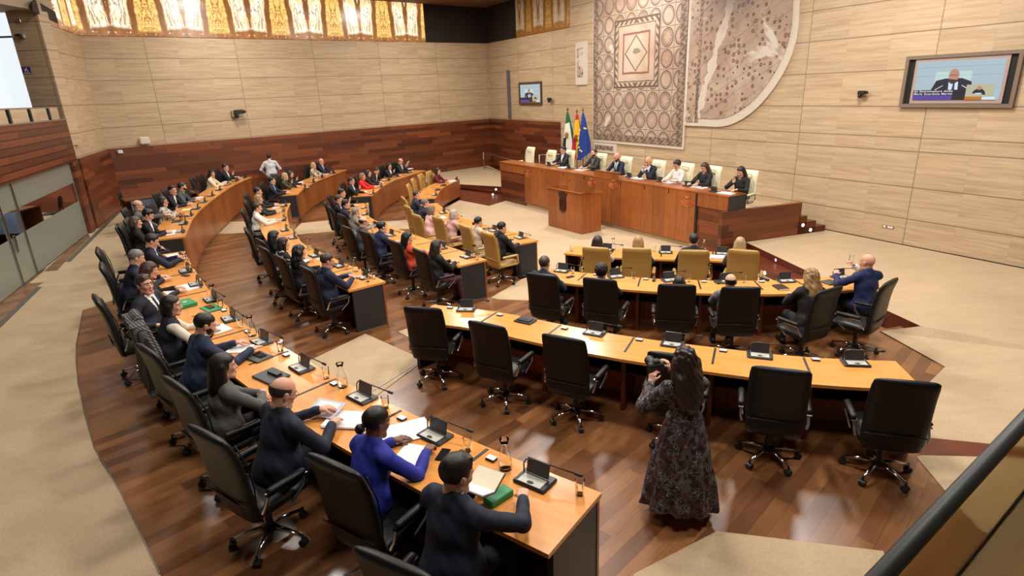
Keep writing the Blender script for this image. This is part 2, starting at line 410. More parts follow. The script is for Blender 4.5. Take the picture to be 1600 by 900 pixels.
for a0, a1, nm in panes:
    t = bpy.data.objects.new(nm, None); C.link(t); struct(t)
    mb = MB(); wallslab(mb, WG, a0 + .02, 1.55, a1 - .02, 2.05, -.11, -.095); mb.build('clear_pane', M_pane, t)
    mb = MB(); wallslab(mb, WG, a0 + .02, .64, a1 - .02, 1.55, -.11, -.095); wallslab(mb, WG, a0 + .02, 2.05, a1 - .02, 2.6, -.11, -.095); mb.build('frosted_pane', M_frost, t)
    mb = MB(); 
    for b0, b1 in ((a0, a0 + .03), (a1 - .03, a1)): wallslab(mb, WG, b0, .6, b1, 2.6, -.125, -.08)
    wallslab(mb, WG, a0 + .03, .6, a1 - .03, .64, -.125, -.08); mb.build('metal_frame', M_steel, t)
    if nm == 'door_1':
        mb = MB(); wallslab(mb, WG, a1 - .16, 1.25, a1 - .12, 1.6, -.08, -.04); mb.build('door_handle', M_chrome, t)
# room beyond the glass
M_inner = flat('inner_room_wall', srgb(170, 150, 118), .7)
mb = MB(); wallslab(mb, WG, -1.5, .6, 14, 2.6, -3.4, -3.2); struct(mb.build('wall_inner', M_inner))
M_bright = flat('bright_blind', (.9, .93, .95), .6, emit=(.82, .9, .95), es=1.05)
mb = MB(); wallslab(mb, WC, _aC, GT + .25, _aC + 12, 6.6, -.8, -.7); struct(mb.build('window_5', M_bright))
mb = MB(); wallslab(mb, WC, _aC - .5, 2.6, _aC + 12, GT + .25, -.78, -.6); struct(mb.build('trim_8', M_wain))
zb1 = WC.sz((30, 54))[1]
mb = MB(); wallslab(mb, WC, _aC, zb1, _aC + 12, zb1 + .05, -.7, -.66); struct(mb.build('trim_9', M_steel))
mb = MB(); wallslab(mb, WC, 0.0, WC.sz((30, 17))[1], 14, CEIL, -.2, 2.2); struct(mb.build('ceiling_soffit', flat('beige_soffit', srgb(178, 160, 138), .8)))
# gallery railing: glass, posts, cap
t = thing('gallery_railing', 'glass railing with dark posts above the planked gallery front', 'railing', (0, 0, 0))
ZR = WG.sz((30, 165))[1]; ZR = GT + .34
mb = MB(); wallslab(mb, WG, .15, ZR - .02, 14, ZR + .01, -.12, -.08); mb.build('top_rail', M_steel, t)
mb = MB(); wallslab(mb, WG, .15, GT + .03, 14, ZR - .02, -.105, -.095); mb.build('glass_panel', M_pane, t)
for px in ((84, 180), (55, 180), (22, 180)):
    a = WG.sz(px)[0]; mb = MB(); wallslab(mb, WG, a - .05, GT + .03, a + .05, ZR - .02, -.13, -.07); mb.build('post', M_dplastic, t)
# ceiling: brown soffit over the room with light coves
mb = MB(); mb.box((-2, 13, CEIL + .1), (44, 52, .2)); struct(mb.build('ceiling', M_ceil))
# ------------------------------------------------------------------ floors
FAR = [np.array((-34., 44.)), np.array((-34., -8.))]
def slab(name, poly, z0, z1, mat): mb = MB(); mb.prism([tuple(p) for p in poly], z0, z1); return struct(mb.build(name, mat))
slab('floor', [(-34, -8), (26, -8), (26, 44), (-34, 44)], -.4, 0.0, M_floor)
K = .07
def front(c): return off(c, K)
_wn = np.array([-.64, .768])
nA = outward(cA)[0]
p1 = [cA[0] + nA * 9] + front(cA) + front(cA2) + [cA2[-1] + _wn * 6.0] + FAR + [np.array((cA[0][0] + nA[0] * 9, -8.))]
slab('floor_1', p1, .0, Z1, M_floor)
rt = at(1476, 574, Z2)[:2]
L2 = [at(611, 516.5, Z2)[:2] + np.array((-.05, .1)), at(640.5, 530, Z2)[:2]]
_cCr = front(cC)[::-1]                                         # left -> right
p2 = front(cB)[0:1] + front(cB)[1:] + front(cB2) + [cB2[-1] + _wn * 6.0] + FAR + [np.array((9.2, -8.)), np.array((9.2, 3.9))] + [at(1600, 700, Z2)[:2], at(1445, 685, Z2)[:2]] + _cCr[::-1] + L2[::-1]
slab('floor_2', p2, .0, Z2, M_floor)
cr3 = [at(1440, 510, .3)[:2], at(1375, 480, .3)[:2], at(1293, 438, .3)[:2], at(1165, 378, .3)[:2]]
_cEr = front(cE)                                               # right -> left
p3 = _cEr + front(cD) + front(cD2) + [cD2[-1] + _wn * 3.0] + [np.array((-20., 34.)), np.array((-20., 2.)), np.array((9., 2.)), np.array((9., 8.2)), at(1440, 510, Z3)[:2] + np.array((.2, .2)), at(1377, 515, Z3)[:2]]
slab('floor_3', p3, .0, Z3, M_floor)
# raised carpet to the right of the well, with a ramp down to the third ring
wr = lambda a: np.array(WR.pt(a, 0)[:2])
base_in = at(1165, 378, .3)[:2]
RD, RE, RB, RBL = at(1700, 560, .3), at(1700, 650, .3), at(1600, 700, .3), at(1445, 685, .3)
slab('floor_4', [base_in, cr3[2], cr3[1], cr3[0], RD[:2], RE[:2], RB[:2] , (9.2, 3.9), (9.2, -8), (26, -8), (26, 20)] + [tuple(wr(13))], 0, .3, M_carpet)
a_, b_, b2_ = at(1375, 518, Z3), at(1476, 574, Z3), at(1448, 602, Z3); c_ = at(1440, 510, .3)
b3_ = np.array((RBL[0] - .12, RBL[1] + .12, Z3)); mb = MB(); q = [tuple(p) for p in (a_, b_, b2_, b3_, RBL, RB, RE, RD, c_)]
mb.add([(p[0], p[1], p[2] + .006) for p in q] + [(p[0], p[1], -.1) for p in q], [[0, 1, 7, 8], [1, 2, 6, 7], [2, 3, 4], [2, 4, 5, 6]] + [[i, 9 + i, 9 + (i + 1) % 9, (i + 1) % 9] for i in range(9)]); struct(mb.build('floor_ramp', M_carpet))
def rug(name, pts, z, th=.008, mat=None): mb = MB(); mb.prism([tuple(p[:2]) for p in pts], z, z + th); return struct(mb.build(name, mat or M_carpet))
# carpets laid on the rings
lc = [at(x, y, Z1)[:2] for x, y in [(250,898),(189,770),(147,700),(122,600),(119,540),(130,485)]]
rug('floor_carpet_1', [lc[0] + (lc[0] - lc[1]) * 5] + catmull(lc) + [np.array((-7.35, 10.35)), np.array((-6.6, 11.6)), np.array((-7.3, 12.5)), at(197, 392, Z1)[:2], np.array((-10.4, 18.0)), np.array((-11.6, 22.8)), np.array((-16, 20)), np.array((-12.3, 16.2)), at(67, 425.7, Z1)[:2], at(45, 443.7, Z1)[:2], np.array((-9.08, 9.86)), np.array((-6.0, 2.8)), np.array((-6.0, -6))], Z1)
W6 = .002
def carpet_px(n, pts, z): rug(n, [at(x, y, z)[:2] for x, y in pts], z)
carpet_px('floor_carpet_2', [(571, 522), (663, 563), (560, 640), (430, 590)], Z2)
carpet_px('floor_carpet_3', [(622, 519), (636, 514), (660, 520), (662, 540)], Z3)
carpet_px('floor_carpet_4', [(315, 367), (345, 348), (380, 346), (420, 363)], Z2)
carpet_px('floor_carpet_5', [(450, 368), (471, 349), (520, 344), (560, 359)], Z3)
carpet_px('floor_carpet_6', [(990, 898), (1120, 831), (1380, 862), (1420, 1000), (990, 1000)], Z2)
_k = front(cG); 
wellp = [at(763, 468, 0)[:2], at(815, 437, 0)[:2], at(842, 426, 0)[:2]] + [p for p in off(cG, -.02)] + [p for p in off(cG2, -.02)] + [np.array((-2.0, 25.5)), np.array((-1.9, 22.8)), at(764, 322, 0)[:2], at(790, 314, 0)[:2], np.array((.5, 22.6)), np.array((4.6, 15.6)), np.array((5.6, 13.9)), np.array((5.6, 11.3))] + [p for p in off(cH, .1)] + [off(cH, .9)[-1], at(835, 470, 0)[:2] + np.array((0, 0))]
rug('floor_carpet_7', wellp, 0)
carpet_px('floor_carpet_8', [(560, 358), (600, 346), (640, 344), (700, 358)], Z4)
# right side: band of wood and near carpet
rug('trim_19', [at(x, y, Z2)[:2] for x, y in ((1440, 684), (1600, 700), (1700, 709), (1700, 726), (1600, 716), (1436, 712))], Z2, .010, M_darkwood)
rug('floor_carpet_10', [at(1432, 715, Z2)[:2], at(1480, 772, Z2)[:2], at(1530, 830, Z2)[:2], np.array((9., 1.5)), np.array((9., 4.4)), np.array((4.33, 5.20))], Z2)
# entrance mats by the glass wall
M_mat = flat('grey_grille', srgb(92, 88, 80), .7)
def strip(n, p, q, w, z, mat, lab=None):
    p, q = np.array(p), np.array(q); t = (q - p) / np.linalg.norm(q - p); r = np.array([t[1], -t[0]]) * w
    mb = MB(); mb.prism([tuple(p), tuple(q), tuple(q + r), tuple(p + r)], z + .006, z + .016); return struct(mb.build(n, mat))
for n_, pts, m_ in (('trim_10', [(102.6, 409.5), (110.4, 409.5), (199, 321.5), (190, 324)], M_mat), ('trim_11', [(58, 449), (66, 449), (0, 514), (-20, 533), (-20, 524), (0, 504)], M_mat),
    ('trim_12', [(68, 425), (90, 423), (102, 409.5), (141, 371), (137, 364)], M_floor), ('trim_13', [(45, 444), (68, 441.6), (58, 449), (0, 504), (-20, 524), (-20, 506), (0, 490)], M_floor)):
    rug(n_, [at(x, y, Z1)[:2] for x, y in pts], Z1, .012, m_)
# brass nosings
def nosing(n, pts, z):
    mb = MB(); mb.tube([(p[0], p[1], z + .009) for p in pts], .007, 6); return struct(mb.build(n, M_steel))
nosing('trim_14', [at(661, 563, Z2), at(580, 614, Z2)], Z2); nosing('trim_15', lc, Z1)
nosing('trim_16', [at(1375, 518, Z3), at(1476, 574, Z3)], Z3)
# wooden steps between well and side carpets
mb = MB()
e = [at(1165, 378, .3), at(1293, 438, .3), at(1375, 480, .3)]
ft = [.62, .34, .05]
inn = [p[:2] + np.array((-w, -.1)) for p, w in zip(e, ft)]
mb.prism([tuple(p) for p in inn] + [tuple(p[:2]) for p in e[::-1]], 0, .15)
e = e + [at(1440, 510, .3)]
for i in range(3):
    a, b = e[i], e[i + 1]; mb.add([(a[0] - .012, a[1], 0), (b[0] - .012, b[1], 0), (b[0] - .012, b[1], .302), (a[0] - .012, a[1], .302)], [[0, 1, 2, 3], [3, 2, 1, 0]])
struct(mb.build('trim_17', M_darkwood))
def step_light(p, n, nm='step_light', lab=''):
    mb = MB(); v = Vector((*n, 0)).normalized(); M = v.to_track_quat('Z', 'Y').to_matrix()
    mb.lathe([(.001, 0), (.045, 0), (.045, .012), (.03, .016), (.001, .016)], p, 12, 0, M)
    return tag(mb.build(nm, M_stepl), lab, 'light', 'step lights')
M_stepl = flat('lit_lens', (.9, .85, .75), .3, emit=(1, .9, .75), es=1.2)
p = at(1215, 406, .22); step_light((p[0] - .03, p[1], .22), (-1, -.1), lab='small round step light in the upper riser behind the front centre desk')
p = inn[0] * .45 + inn[1] * .55; step_light((p[0] - .005, p[1], .08), (-1, -.1), lab='small round step light in the lower riser behind the front centre desk')
# landing left of the dais
land = [at(719, 288, .3)[:2], at(789, 292, .3)[:2], np.array((-.1, 27.76)), np.array((-1.0, 31.2)), np.array((-4.5, 28.6)), np.array((-3.6, 26.0))]
rug('floor_5', land, 0, .3)
a, b = at(719, 288, .3), at(789, 292, .3)
mb = MB(); mb.prism([(a[0] - .3, a[1] + .1), (b[0], b[1] + .0), (b[0], b[1] - .35), (a[0] + .1, a[1] - .12)], 0, .15)
mb.add([(a[0], a[1] - .01, 0), (b[0], b[1] - .01, 0), (b[0], b[1] - .01, .303), (a[0], a[1] - .01, .303)], [[0, 1, 2, 3], [3, 2, 1, 0]])
mb.add([(-2.1, 24.6, .14), (-.1, 23.35, .02), (-.1, 22.3, .012), (-.72, 21.36, .012), (-1.9, 22.8, .012)], [[0, 1, 2, 3, 4], [4, 3, 2, 1, 0]])
struct(mb.build('trim_18', M_darkwood))
for px, lab in (((775, 296), 'upper'), ((770, 304), 'lower')):
    p = at(*px, .22 if lab == 'upper' else .08); step_light((p[0], b[1] - (.03 if lab == 'upper' else .37), .22 if lab == 'upper' else .08), (-.1, -1), lab='tiny step light in the %s riser of the landing left of the dais' % lab)
# ------------------------------------------------------------------ dais
F0, F1 = np.array((.60, 21.0)), np.array((4.62, 14.34)); U = (F1 - F0) / np.linalg.norm(F1 - F0); NN = np.array((-U[1], U[0])) * -1
if NN @ (np.array((0., 10.)) - F0) < 0: NN = -NN             # towards the well
LEN = np.linalg.norm(F1 - F0)
PZ, DT = .75, 1.46
DP = Plane(F0, U)
def dpt(a, d, z): q = F0 + U * a - NN * d; return (q[0], q[1], z)
def dbox(mb, a0, a1, d0, d1, z0, z1, mi=0):
    vs = [dpt(a, d, z) for z in (z0, z1) for a, d in ((a0, d0), (a1, d0), (a1, d1), (a0, d1))]
    uv = [(a - d, z) for z in (z0, z1) for a, d in ((a0, d0), (a1, d0), (a1, d1), (a0, d1))]
    mb.add(vs, [[3, 2, 1, 0], [4, 5, 6, 7], [0, 1, 5, 4], [1, 2, 6, 5], [2, 3, 7, 6], [3, 0, 4, 7]], mi, uv); return mb
wl = 1.72; wr_ = .95
# platform
w0, w1 = WR.pt(7.9, 0), WR.pt(17.6, 0)
slab('floor_6', [dpt(-wl, .06, 0)[:2], dpt(0, .06, 0)[:2], dpt(LEN, .06, 0)[:2], dpt(LEN + wr_, .04, 0)[:2], (7.02, 14.22), (7.30, 14.75), tuple(w1[:2]) , tuple(w0[:2])], 0, PZ, M_carpet)
t = thing('presiding_platform', 'dark planked wooden base and side rampart carrying the presiding bench', 'platform', (0, 0, 0))
mb = MB(); dbox(mb, -wl, .02, .05, .12, 0, 1.16); mb.build('left_panel', M_wain, t)
mb = MB(); dbox(mb, -wl + .02, -wl + .08, .1, 3.0, 0, .76); mb.build('side_panel', M_wain, t)
mb = MB(); dbox(mb, LEN + .02, LEN + wr_, .03, .1, 0, 1.1); mb.build('right_panel', M_wain, t)
rc, re = np.array((5.03, 13.48)), np.array((7.13, 14.19))
_c = dpt(LEN + wr_, .03, 0)[:2]; rd = (re - rc) / np.linalg.norm(re - rc); rn = np.array((-rd[1], rd[0]))
def rbox(mb, a0, a1, d0, d1, z0, z1, mi=0):
    vs = [tuple(rc + rd * a + rn * d) + (z,) for z in (z0, z1) for a, d in ((a0, d0), (a1, d0), (a1, d1), (a0, d1))]
    uv = [(a - d, z) for z in (z0, z1) for a, d in ((a0, d0), (a1, d0), (a1, d1), (a0, d1))]
    mb.add(vs, [[3, 2, 1, 0], [4, 5, 6, 7], [0, 1, 5, 4], [1, 2, 6, 5], [2, 3, 7, 6], [3, 0, 4, 7]], mi, uv); return mb
mb = MB(); rbox(mb, -.06, 2.27, 0, .12, 0, 1.1); mb.build('rampart', M_wain, t)
st = thing('wooden_steps', 'three dark wooden steps at the right end of the dais', 'steps', (0, 0, 0))
for i, (n_, a1) in enumerate((('step', 3.1), ('step', 2.78), ('step', 2.48))):
    mb = MB(); _p0 = rc + rd * 2.22; _p1 = rc + rd * a1; mb.prism([tuple(_p0), tuple(_p1), tuple(_p1 - WR.D * 1.7 - rn * .02), tuple(_p0 + rn * 1.8)], .3, .45 + .15 * i); mb.build(n_, M_darkwood, st)
for i, a in enumerate((2.62, 2.36)):
    p = rc + rd * (a) - rn * .005; step_light((p[0], p[1], .38 + .15 * i), -rn, lab=('round step light in the lowest' if i == 0 else 'round step light in the second') + ' wooden step right of the dais')
# bench
t = thing('dais_bench', 'long orange wooden presiding bench with relief emblems on its front', 'bench', (0, 0, 0))
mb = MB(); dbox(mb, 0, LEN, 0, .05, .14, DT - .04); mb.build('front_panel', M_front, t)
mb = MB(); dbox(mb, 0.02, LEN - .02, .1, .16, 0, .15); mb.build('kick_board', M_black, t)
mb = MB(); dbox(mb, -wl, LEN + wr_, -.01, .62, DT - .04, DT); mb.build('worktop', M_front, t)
mb = MB(); dbox(mb, -wl, -.01, .02, .05, 1.13, DT - .04); mb.build('side_front', M_front, t)
mb = MB(); dbox(mb, LEN + .03, LEN + wr_, .0, .05, 1.1, DT - .04); mb.build('side_front', M_front, t)
mb = MB(); dbox(mb, LEN + wr_ - .02, LEN + wr_ + .02, .0, .6, 1.08, DT - .02); mb.build('end_panel', M_grey, t)
mb = MB(); dbox(mb, LEN - .03, LEN + .03, -.005, .02, .14, DT - .01); mb.build('gap_strip', M_black, t)
def emblem(px):
    a, z = DP.sz(px); e = MB()
    def q(da, dz, o=.008): return dpt(a + da, -o, z + dz)
    for R in (.085, .13, .175, .22):
        e.tube([q(R * math.sin(b), .10 - R * math.cos(b) * .95) for b in np.linspace(-1.1, 1.1, 15)], .0105, 6)
    e.tube([q(R, s) for R, s in ((-.07, .135), (-.03, .12), (0, .09), (.03, .12), (.07, .135))], .014, 6); e.build('emblem', M_emb, t, smooth=True)
M_emb = flat('emblem_wood', srgb(206, 112, 58), .3)
for px in ((826, 272), (925, 286), (959, 289), (1074, 316)): emblem(px)
for i, px in enumerate(((847, 262), (880, 267), (913, 272), (970, 282), (1007, 290), (1045, 297))):
    a = DP.sz(px)[0]; mb = MB(); dbox(mb, a - .012, a + .012, -.006, .0, DT - .16, DT - .045); mb.build('slot', M_black, t)
mb = MB(); a0 = DP.sz((927, 262))[0]; a1 = DP.sz((964, 270))[0]; dbox(mb, a0, a1, .02, .05, DT, DT + .16); dbox(mb, a0, a1, .02, .16, DT + .14, DT + .16); mb.build('reading_ledge', M_front, t)
# ------------------------------------------------------------------ lectern
t = thing('lectern', 'orange wooden speaker lectern with dark carved shield facing the well', 'lectern', (0, 0, 0))
l0, l1 = np.array((1.20, 17.67)), np.array((2.05, 16.34)); lu = (l1 - l0) / np.linalg.norm(l1 - l0); ln = np.array((-lu[1], lu[0])); LL = np.linalg.norm(l1 - l0)
if ln @ (np.array((-5., 5.)) - l0) < 0: ln = -ln
def lp(a, d, z): q = l0 + lu * a - ln * d; return (q[0], q[1], z)
def lbox(mb, a0, a1, d0, d1, z0, z1, mi=0, z2=None, z3=None):
    zz = [z1, z1, z3 if z3 else z1, z3 if z3 else z1]
    base = [(a0, d0), (a1, d0), (a1, d1), (a0, d1)]
    vs = [lp(a, d, z0) for a, d in base] + [lp(a, d, z) for (a, d), z in zip(base, zz)]
    uv = [(a - d, z0) for a, d in base] + [(a - d, z) for (a, d), z in zip(base, zz)]
    mb.add(vs, [[3, 2, 1, 0], [4, 5, 6, 7], [0, 1, 5, 4], [1, 2, 6, 5], [2, 3, 7, 6], [3, 0, 4, 7]], mi, uv); return mb
mb = MB(); lbox(mb, 0, LL, 0, .05, 0, 1.17); mb.build('front_panel', M_front, t)
mb = MB(); lbox(mb, LL - .05, LL, .05, .72, 0, 1.17, 0, None, 1.08); mb.build('side_panel', M_front, t)
mb = MB(); lbox(mb, 0, .05, .05, .72, 0, 1.17, 0, None, 1.08); mb.build('side_panel', M_front, t)
mb = MB(); lbox(mb, .05, LL - .05, .05, .6, .98, 1.0); mb.build('shelf', M_darkwood, t)
mb = MB(); lbox(mb, -.02, LL + .03, -.03, .02, 1.16, 1.185); lbox(mb, LL - .03, LL + .03, 0, .74, 1.165, 1.185, 0, None, 1.10); lbox(mb, -.02, .03, 0, .74, 1.165, 1.185, 0, None, 1.10); mb.build('rim', M_front, t)
mb = MB(); lbox(mb, .3, .75, .18, .45, 1.0, 1.12, 0, None, 1.06); mb.build('dark_reading_panel', M_black, t)
for k in (.55, 1.05):
    mb = MB(); mb.tube([lp(k, .2, 1.0), lp(k, .2, 1.2), lp(k - .03, .3, 1.32), lp(k - .05, .42, 1.38)], .006, 6); mb.tube([lp(k - .05, .42, 1.38), lp(k - .055, .46, 1.39)], .013, 6); mb.build('microphone', M_dplastic, t, smooth=True)
mb = MB(); cx, cz = LL * .46, .78
sh = [(-.15, .17), (.15, .17), (.15, -.12), (.11, -.2), (0, -.25), (-.11, -.2), (-.15, -.12)]
mb.add([lp(cx + x, -.03, cz + z) for x, z in sh] + [lp(cx + x, 0, cz + z) for x, z in sh], [list(range(7)), list(range(13, 6, -1))] + [[i, (i + 1) % 7, 7 + (i + 1) % 7, 7 + i] for i in range(7)])
for x0 in (-.09, 0, .09): lbox(mb, cx + x0 - .02, cx + x0 + .02, -.045, -.028, cz - .15, cz + .12)
cr = [(-.15, .2), (.15, .2), (.2, .34), (.1, .28), (.06, .38), (0, .29), (-.06, .38), (-.1, .28), (-.2, .34)]
mb.add([lp(cx + x, -.028, cz + z) for x, z in cr] + [lp(cx + x, 0, cz + z) for x, z in cr], [[0, 1, 3, 5, 7], [1, 2, 3], [3, 4, 5], [5, 6, 7], [7, 8, 0]] + [[i, (i + 1) % 9, 9 + (i + 1) % 9, 9 + i] for i in range(9)])
mb.build('carved_shield', flat('dark_carved_wood', srgb(60, 30, 20), .45), t)
# ------------------------------------------------------------------ metal guard rail by the landing
t = thing('guard_rail', 'slim steel guard rail on the landing in the back corner', 'railing', (0, 0, 0))
q0 = at(756.5, 264, .3); q1 = at(809, 268, .3); q1 = q0 + (q1 - q0) * 1.0; q2 = np.array(WR.pt(7.2, .3, .25))
def Z(p, z): return (p[0], p[1], z)
hr = 1.12
mb = MB(); mb.tube([Z(q0, .3), Z(q0, hr)], .022, 8); mb.build('post', M_steel, t, smooth=True)
qa = Z(dpt(-wl + .1, .9, 0), 0)
for (p, q, za, zb) in ((q0, dpt(-wl + .05, 1.6, 0), .3, .3),):
    mb = MB(); mb.tube([Z(p, hr), Z(q, hr)], .02, 8); mb.build('top_rail', M_steel, t, smooth=True)
    mb = MB(); mb.tube([Z(p, .42), Z(q, .42)], .014, 8); mb.build('lower_rail', M_steel, t, smooth=True)
    mb = MB(); mb.tube([Z(q, .3), Z(q, hr)], .022, 8); mb.build('post', M_steel, t, smooth=True)
t = thing('guard_rail', 'slim steel guard rail on the platform behind the two empty cream chairs', 'railing', (0, 0, 0))
p_, q_ = dpt(-wl + .12, 1.75, 0), WR.pt(9.0, 0, .4)
mb = MB(); mb.tube([Z(p_, 1.55), Z(q_, 1.55)], .02, 8); mb.build('top_rail', M_steel, t, smooth=True)
for p in (p_, q_): mb = MB(); mb.tube([Z(p, PZ), Z(p, 1.55)], .022, 8); mb.build('post', M_steel, t, smooth=True)
# ------------------------------------------------------------------ things on the walls
def poly2(mb, W, pts, o, mi=0): mb.add([W.pt(a, z, o) for a, z in pts], [list(range(len(pts)))], mi)
def rect2(mb, W, a0, z0, a1, z1, o, mi=0): poly2(mb, W, [(a0, z0), (a1, z0), (a1, z1), (a0, z1)], o, mi)
def ell(cx, cz, rx, rz_, n=16, a0=0, a1=2 * PI): return [(cx + rx * math.cos(a0 + (a1 - a0) * i / n), cz + rz_ * math.sin(a0 + (a1 - a0) * i / n)) for i in range(n)]
S_ = lambda n, c, e=1.0: flat(n, (.02, .02, .02), .3, emit=srgb(*c), es=e)
sc_bg = S_('screen_pale_wall', (176, 196, 206)); sc_bg2 = S_('screen_wall_line', (150, 172, 184)); sc_chair = S_('screen_chair', (196, 222, 216)); sc_suit = S_('screen_suit', (24, 28, 50)); sc_skin = S_('screen_skin', (196, 140, 120)); sc_beard = S_('screen_beard', (60, 44, 44))
sc_shirt = S_('screen_shirt', (220, 235, 245)); sc_tie = S_('screen_tie', (36, 64, 130)); sc_pur = S_('screen_purple', (88, 66, 160)); sc_dark = S_('screen_dark', (26, 20, 34)); sc_txt = S_('screen_text', (235, 232, 240)); sc_ins = S_('screen_inset', (190, 188, 158)); sc_or = S_('screen_orange', (196, 120, 40))
SCR = [sc_bg, sc_bg2, sc_chair, sc_suit, sc_skin, sc_beard, sc_shirt, sc_tie, sc_pur, sc_dark, sc_txt, sc_ins, sc_or]
def screen(W, a0, z0, a1, z1, o, parent, text=True):
    w, h = a1 - a0, z1 - z0; A = lambda u: a0 + u * w; B = lambda v: z0 + v * h; mb = MB(); e = .0015
    rect2(mb, W, a0, z0, a1, z1, o, 0)
    for v in (.62, .84): rect2(mb, W, A(0), B(v), A(1), B(v + .012), o + e, 1)
    rect2(mb, W, A(.24), B(.25), A(.66), B(.73), o + e, 2)
    poly2(mb, W, [(A(u), B(v)) for u, v in ((.2, .2), (.7, .2), (.67, .46), (.56, .55), (.36, .55), (.26, .5))], o + 2 * e, 3)
    poly2(mb, W, [(A(u), B(v)) for u, v in ((.42, .2), (.53, .2), (.52, .46), (.41, .46))], o + 3 * e, 6)
    poly2(mb, W, [(A(u), B(v)) for u, v in ((.455, .2), (.495, .2), (.485, .42), (.465, .42))], o + 4 * e, 7)
    poly2(mb, W, [(A(.46 + x), B(.62 + y)) for x, y in ell(0, 0, .062, .17)], o + 5 * e, 4)
    poly2(mb, W, [(A(.46 + x), B(.52 + y)) for x, y in ell(0, .02, .058, .13, 12, PI, 2 * PI)] + [(A(.52), B(.55)), (A(.40), B(.55))][::-1][:0], o + 6 * e, 5)
    rect2(mb, W, A(.42), B(.625), A(.50), B(.64), o + 6 * e, 5)
    for s in (-1, 1): poly2(mb, W, [(A(.46 + s * .2), B(.25)), (A(.46 + s * .2), B(.27)), (A(.46 + s * .11), B(.38)), (A(.46 + s * .11), B(.36))], o + 7 * e, 6)
    rect2(mb, W, A(0), B(0), A(.66), B(.26), o + 8 * e, 9)
    rect2(mb, W, A(0), B(0), A(.48), B(.12), o + 9 * e, 8)
    rect2(mb, W, A(.63), B(.08), A(.93), B(.38), o + 9 * e, 11)
    poly2(mb, W, [(A(.775 + x), B(.12 + y)) for x, y in ell(0, 0, .075, .16, 12, 0, PI)], o + 10 * e, 3)
    poly2(mb, W, [(A(.775 + x), B(.295 + y)) for x, y in ell(0, 0, .025, .05)], o + 11 * e, 4)
    rect2(mb, W, A(.74), B(.14), A(.81), B(.17), o + 12 * e, 6)
    rect2(mb, W, A(.63), B(0), A(.82), B(.08), o + 10 * e, 12)
    rect2(mb, W, A(.82), B(0), A(.96), B(.07), o + 10 * e, 6)
    sc = mb.build('screen', SCR, parent)
    if text:
        for s_, v in (('de Extremadura do\u00f1a', .205), ('Mar\u00eda Guardiola Mart\u00edn', .135)):
            cu = bpy.data.curves.new('caption', 'FONT'); cu.body = s_; cu.size = h * .072; cu.space_character = 1.1; cu.offset = h * .0012; cu.materials.append(sc_txt)
            tmp = bpy.data.objects.new('caption', cu); C.link(tmp); dg = bpy.context.evaluated_depsgraph_get(); me = bpy.data.meshes.new_from_object(tmp.evaluated_get(dg)); bpy.data.objects.remove(tmp)
            me.materials.clear(); me.materials.append(sc_txt)
            wx = max(v_.co.x for v_ in me.vertices); k = w * .47 / wx
            n = np.array([-W.D[1], W.D[0]]); n = n if n @ (ROOMC - W.P) > 0 else -n
            for v_ in me.vertices:
                q = W.pt(A(.012) + v_.co.x * k, B(v) + v_.co.y, o + 13 * e); v_.co = q
            ob = bpy.data.objects.new('caption', me); C.link(ob); ob.parent = sc
    return sc
def tv(name, W, cs, lab, text, bars):
    pts = [W.sz(c) for c in cs]; a0 = min(p[0] for p in pts); a1 = max(p[0] for p in pts); zs = sorted(p[1] for p in pts); z0 = (zs[0] + zs[1]) / 2; z1 = (zs[2] + zs[3]) / 2
    a0 = sorted(p[0] for p in pts); a0, a1 = (a0[0] + a0[1]) / 2, (a0[2] + a0[3]) / 2
    t = thing(name, lab, 'screen', (0, 0, 0)); fw = .07 if bars else .07
    mb = MB(); wallslab(mb, W, a0, z0, a1, z0 + fw, 0, .07); wallslab(mb, W, a0, z1 - fw, a1, z1, 0, .07); wallslab(mb, W, a0, z0 + fw, a0 + fw, z1 - fw, 0, .07); wallslab(mb, W, a1 - fw, z0 + fw, a1, z1 - fw, 0, .07)
    mb.build('frame', M_tvframe if bars else flat('bronze_frame', srgb(84, 66, 50), .5), t)
    mb = MB(); wallslab(mb, W, a0 + fw, z0 + fw, a1 - fw, z1 - fw, 0, .02); mb.build('back_board', M_blackmatte, t)
    b = .13 if bars else .02; bz = .008
    mb = MB(); A0, A1, B0, B1 = a0 + fw + b, a1 - fw - b, z0 + fw + bz, z1 - fw - bz
    wallslab(mb, W, A0, B0, A1, B1, .02, .045); mb.build('bezel', flat('rose_grey_bezel', srgb(168, 146, 138), .4) if bars else M_steel, t)
    f = .055 if bars else .03
    screen(W, A0 + f, B0 + f * 1.3, A1 - f, B1 - f, .047, t, text)
    return t
M_tvframe = flat('taupe_frame', srgb(122, 106, 90), .5)
tv('wall_screen', WR, [(1419, 88.4), (1600, 76.6), (1406.8, 167.8), (1588.8, 167.8)], 'large framed wall screen showing a man in a suit and purple captions', True, True)
tv('wall_screen', WR, [(812, 129), (847, 127), (813, 163), (848, 164)], 'small bronze framed wall screen left of the flags', False, False)
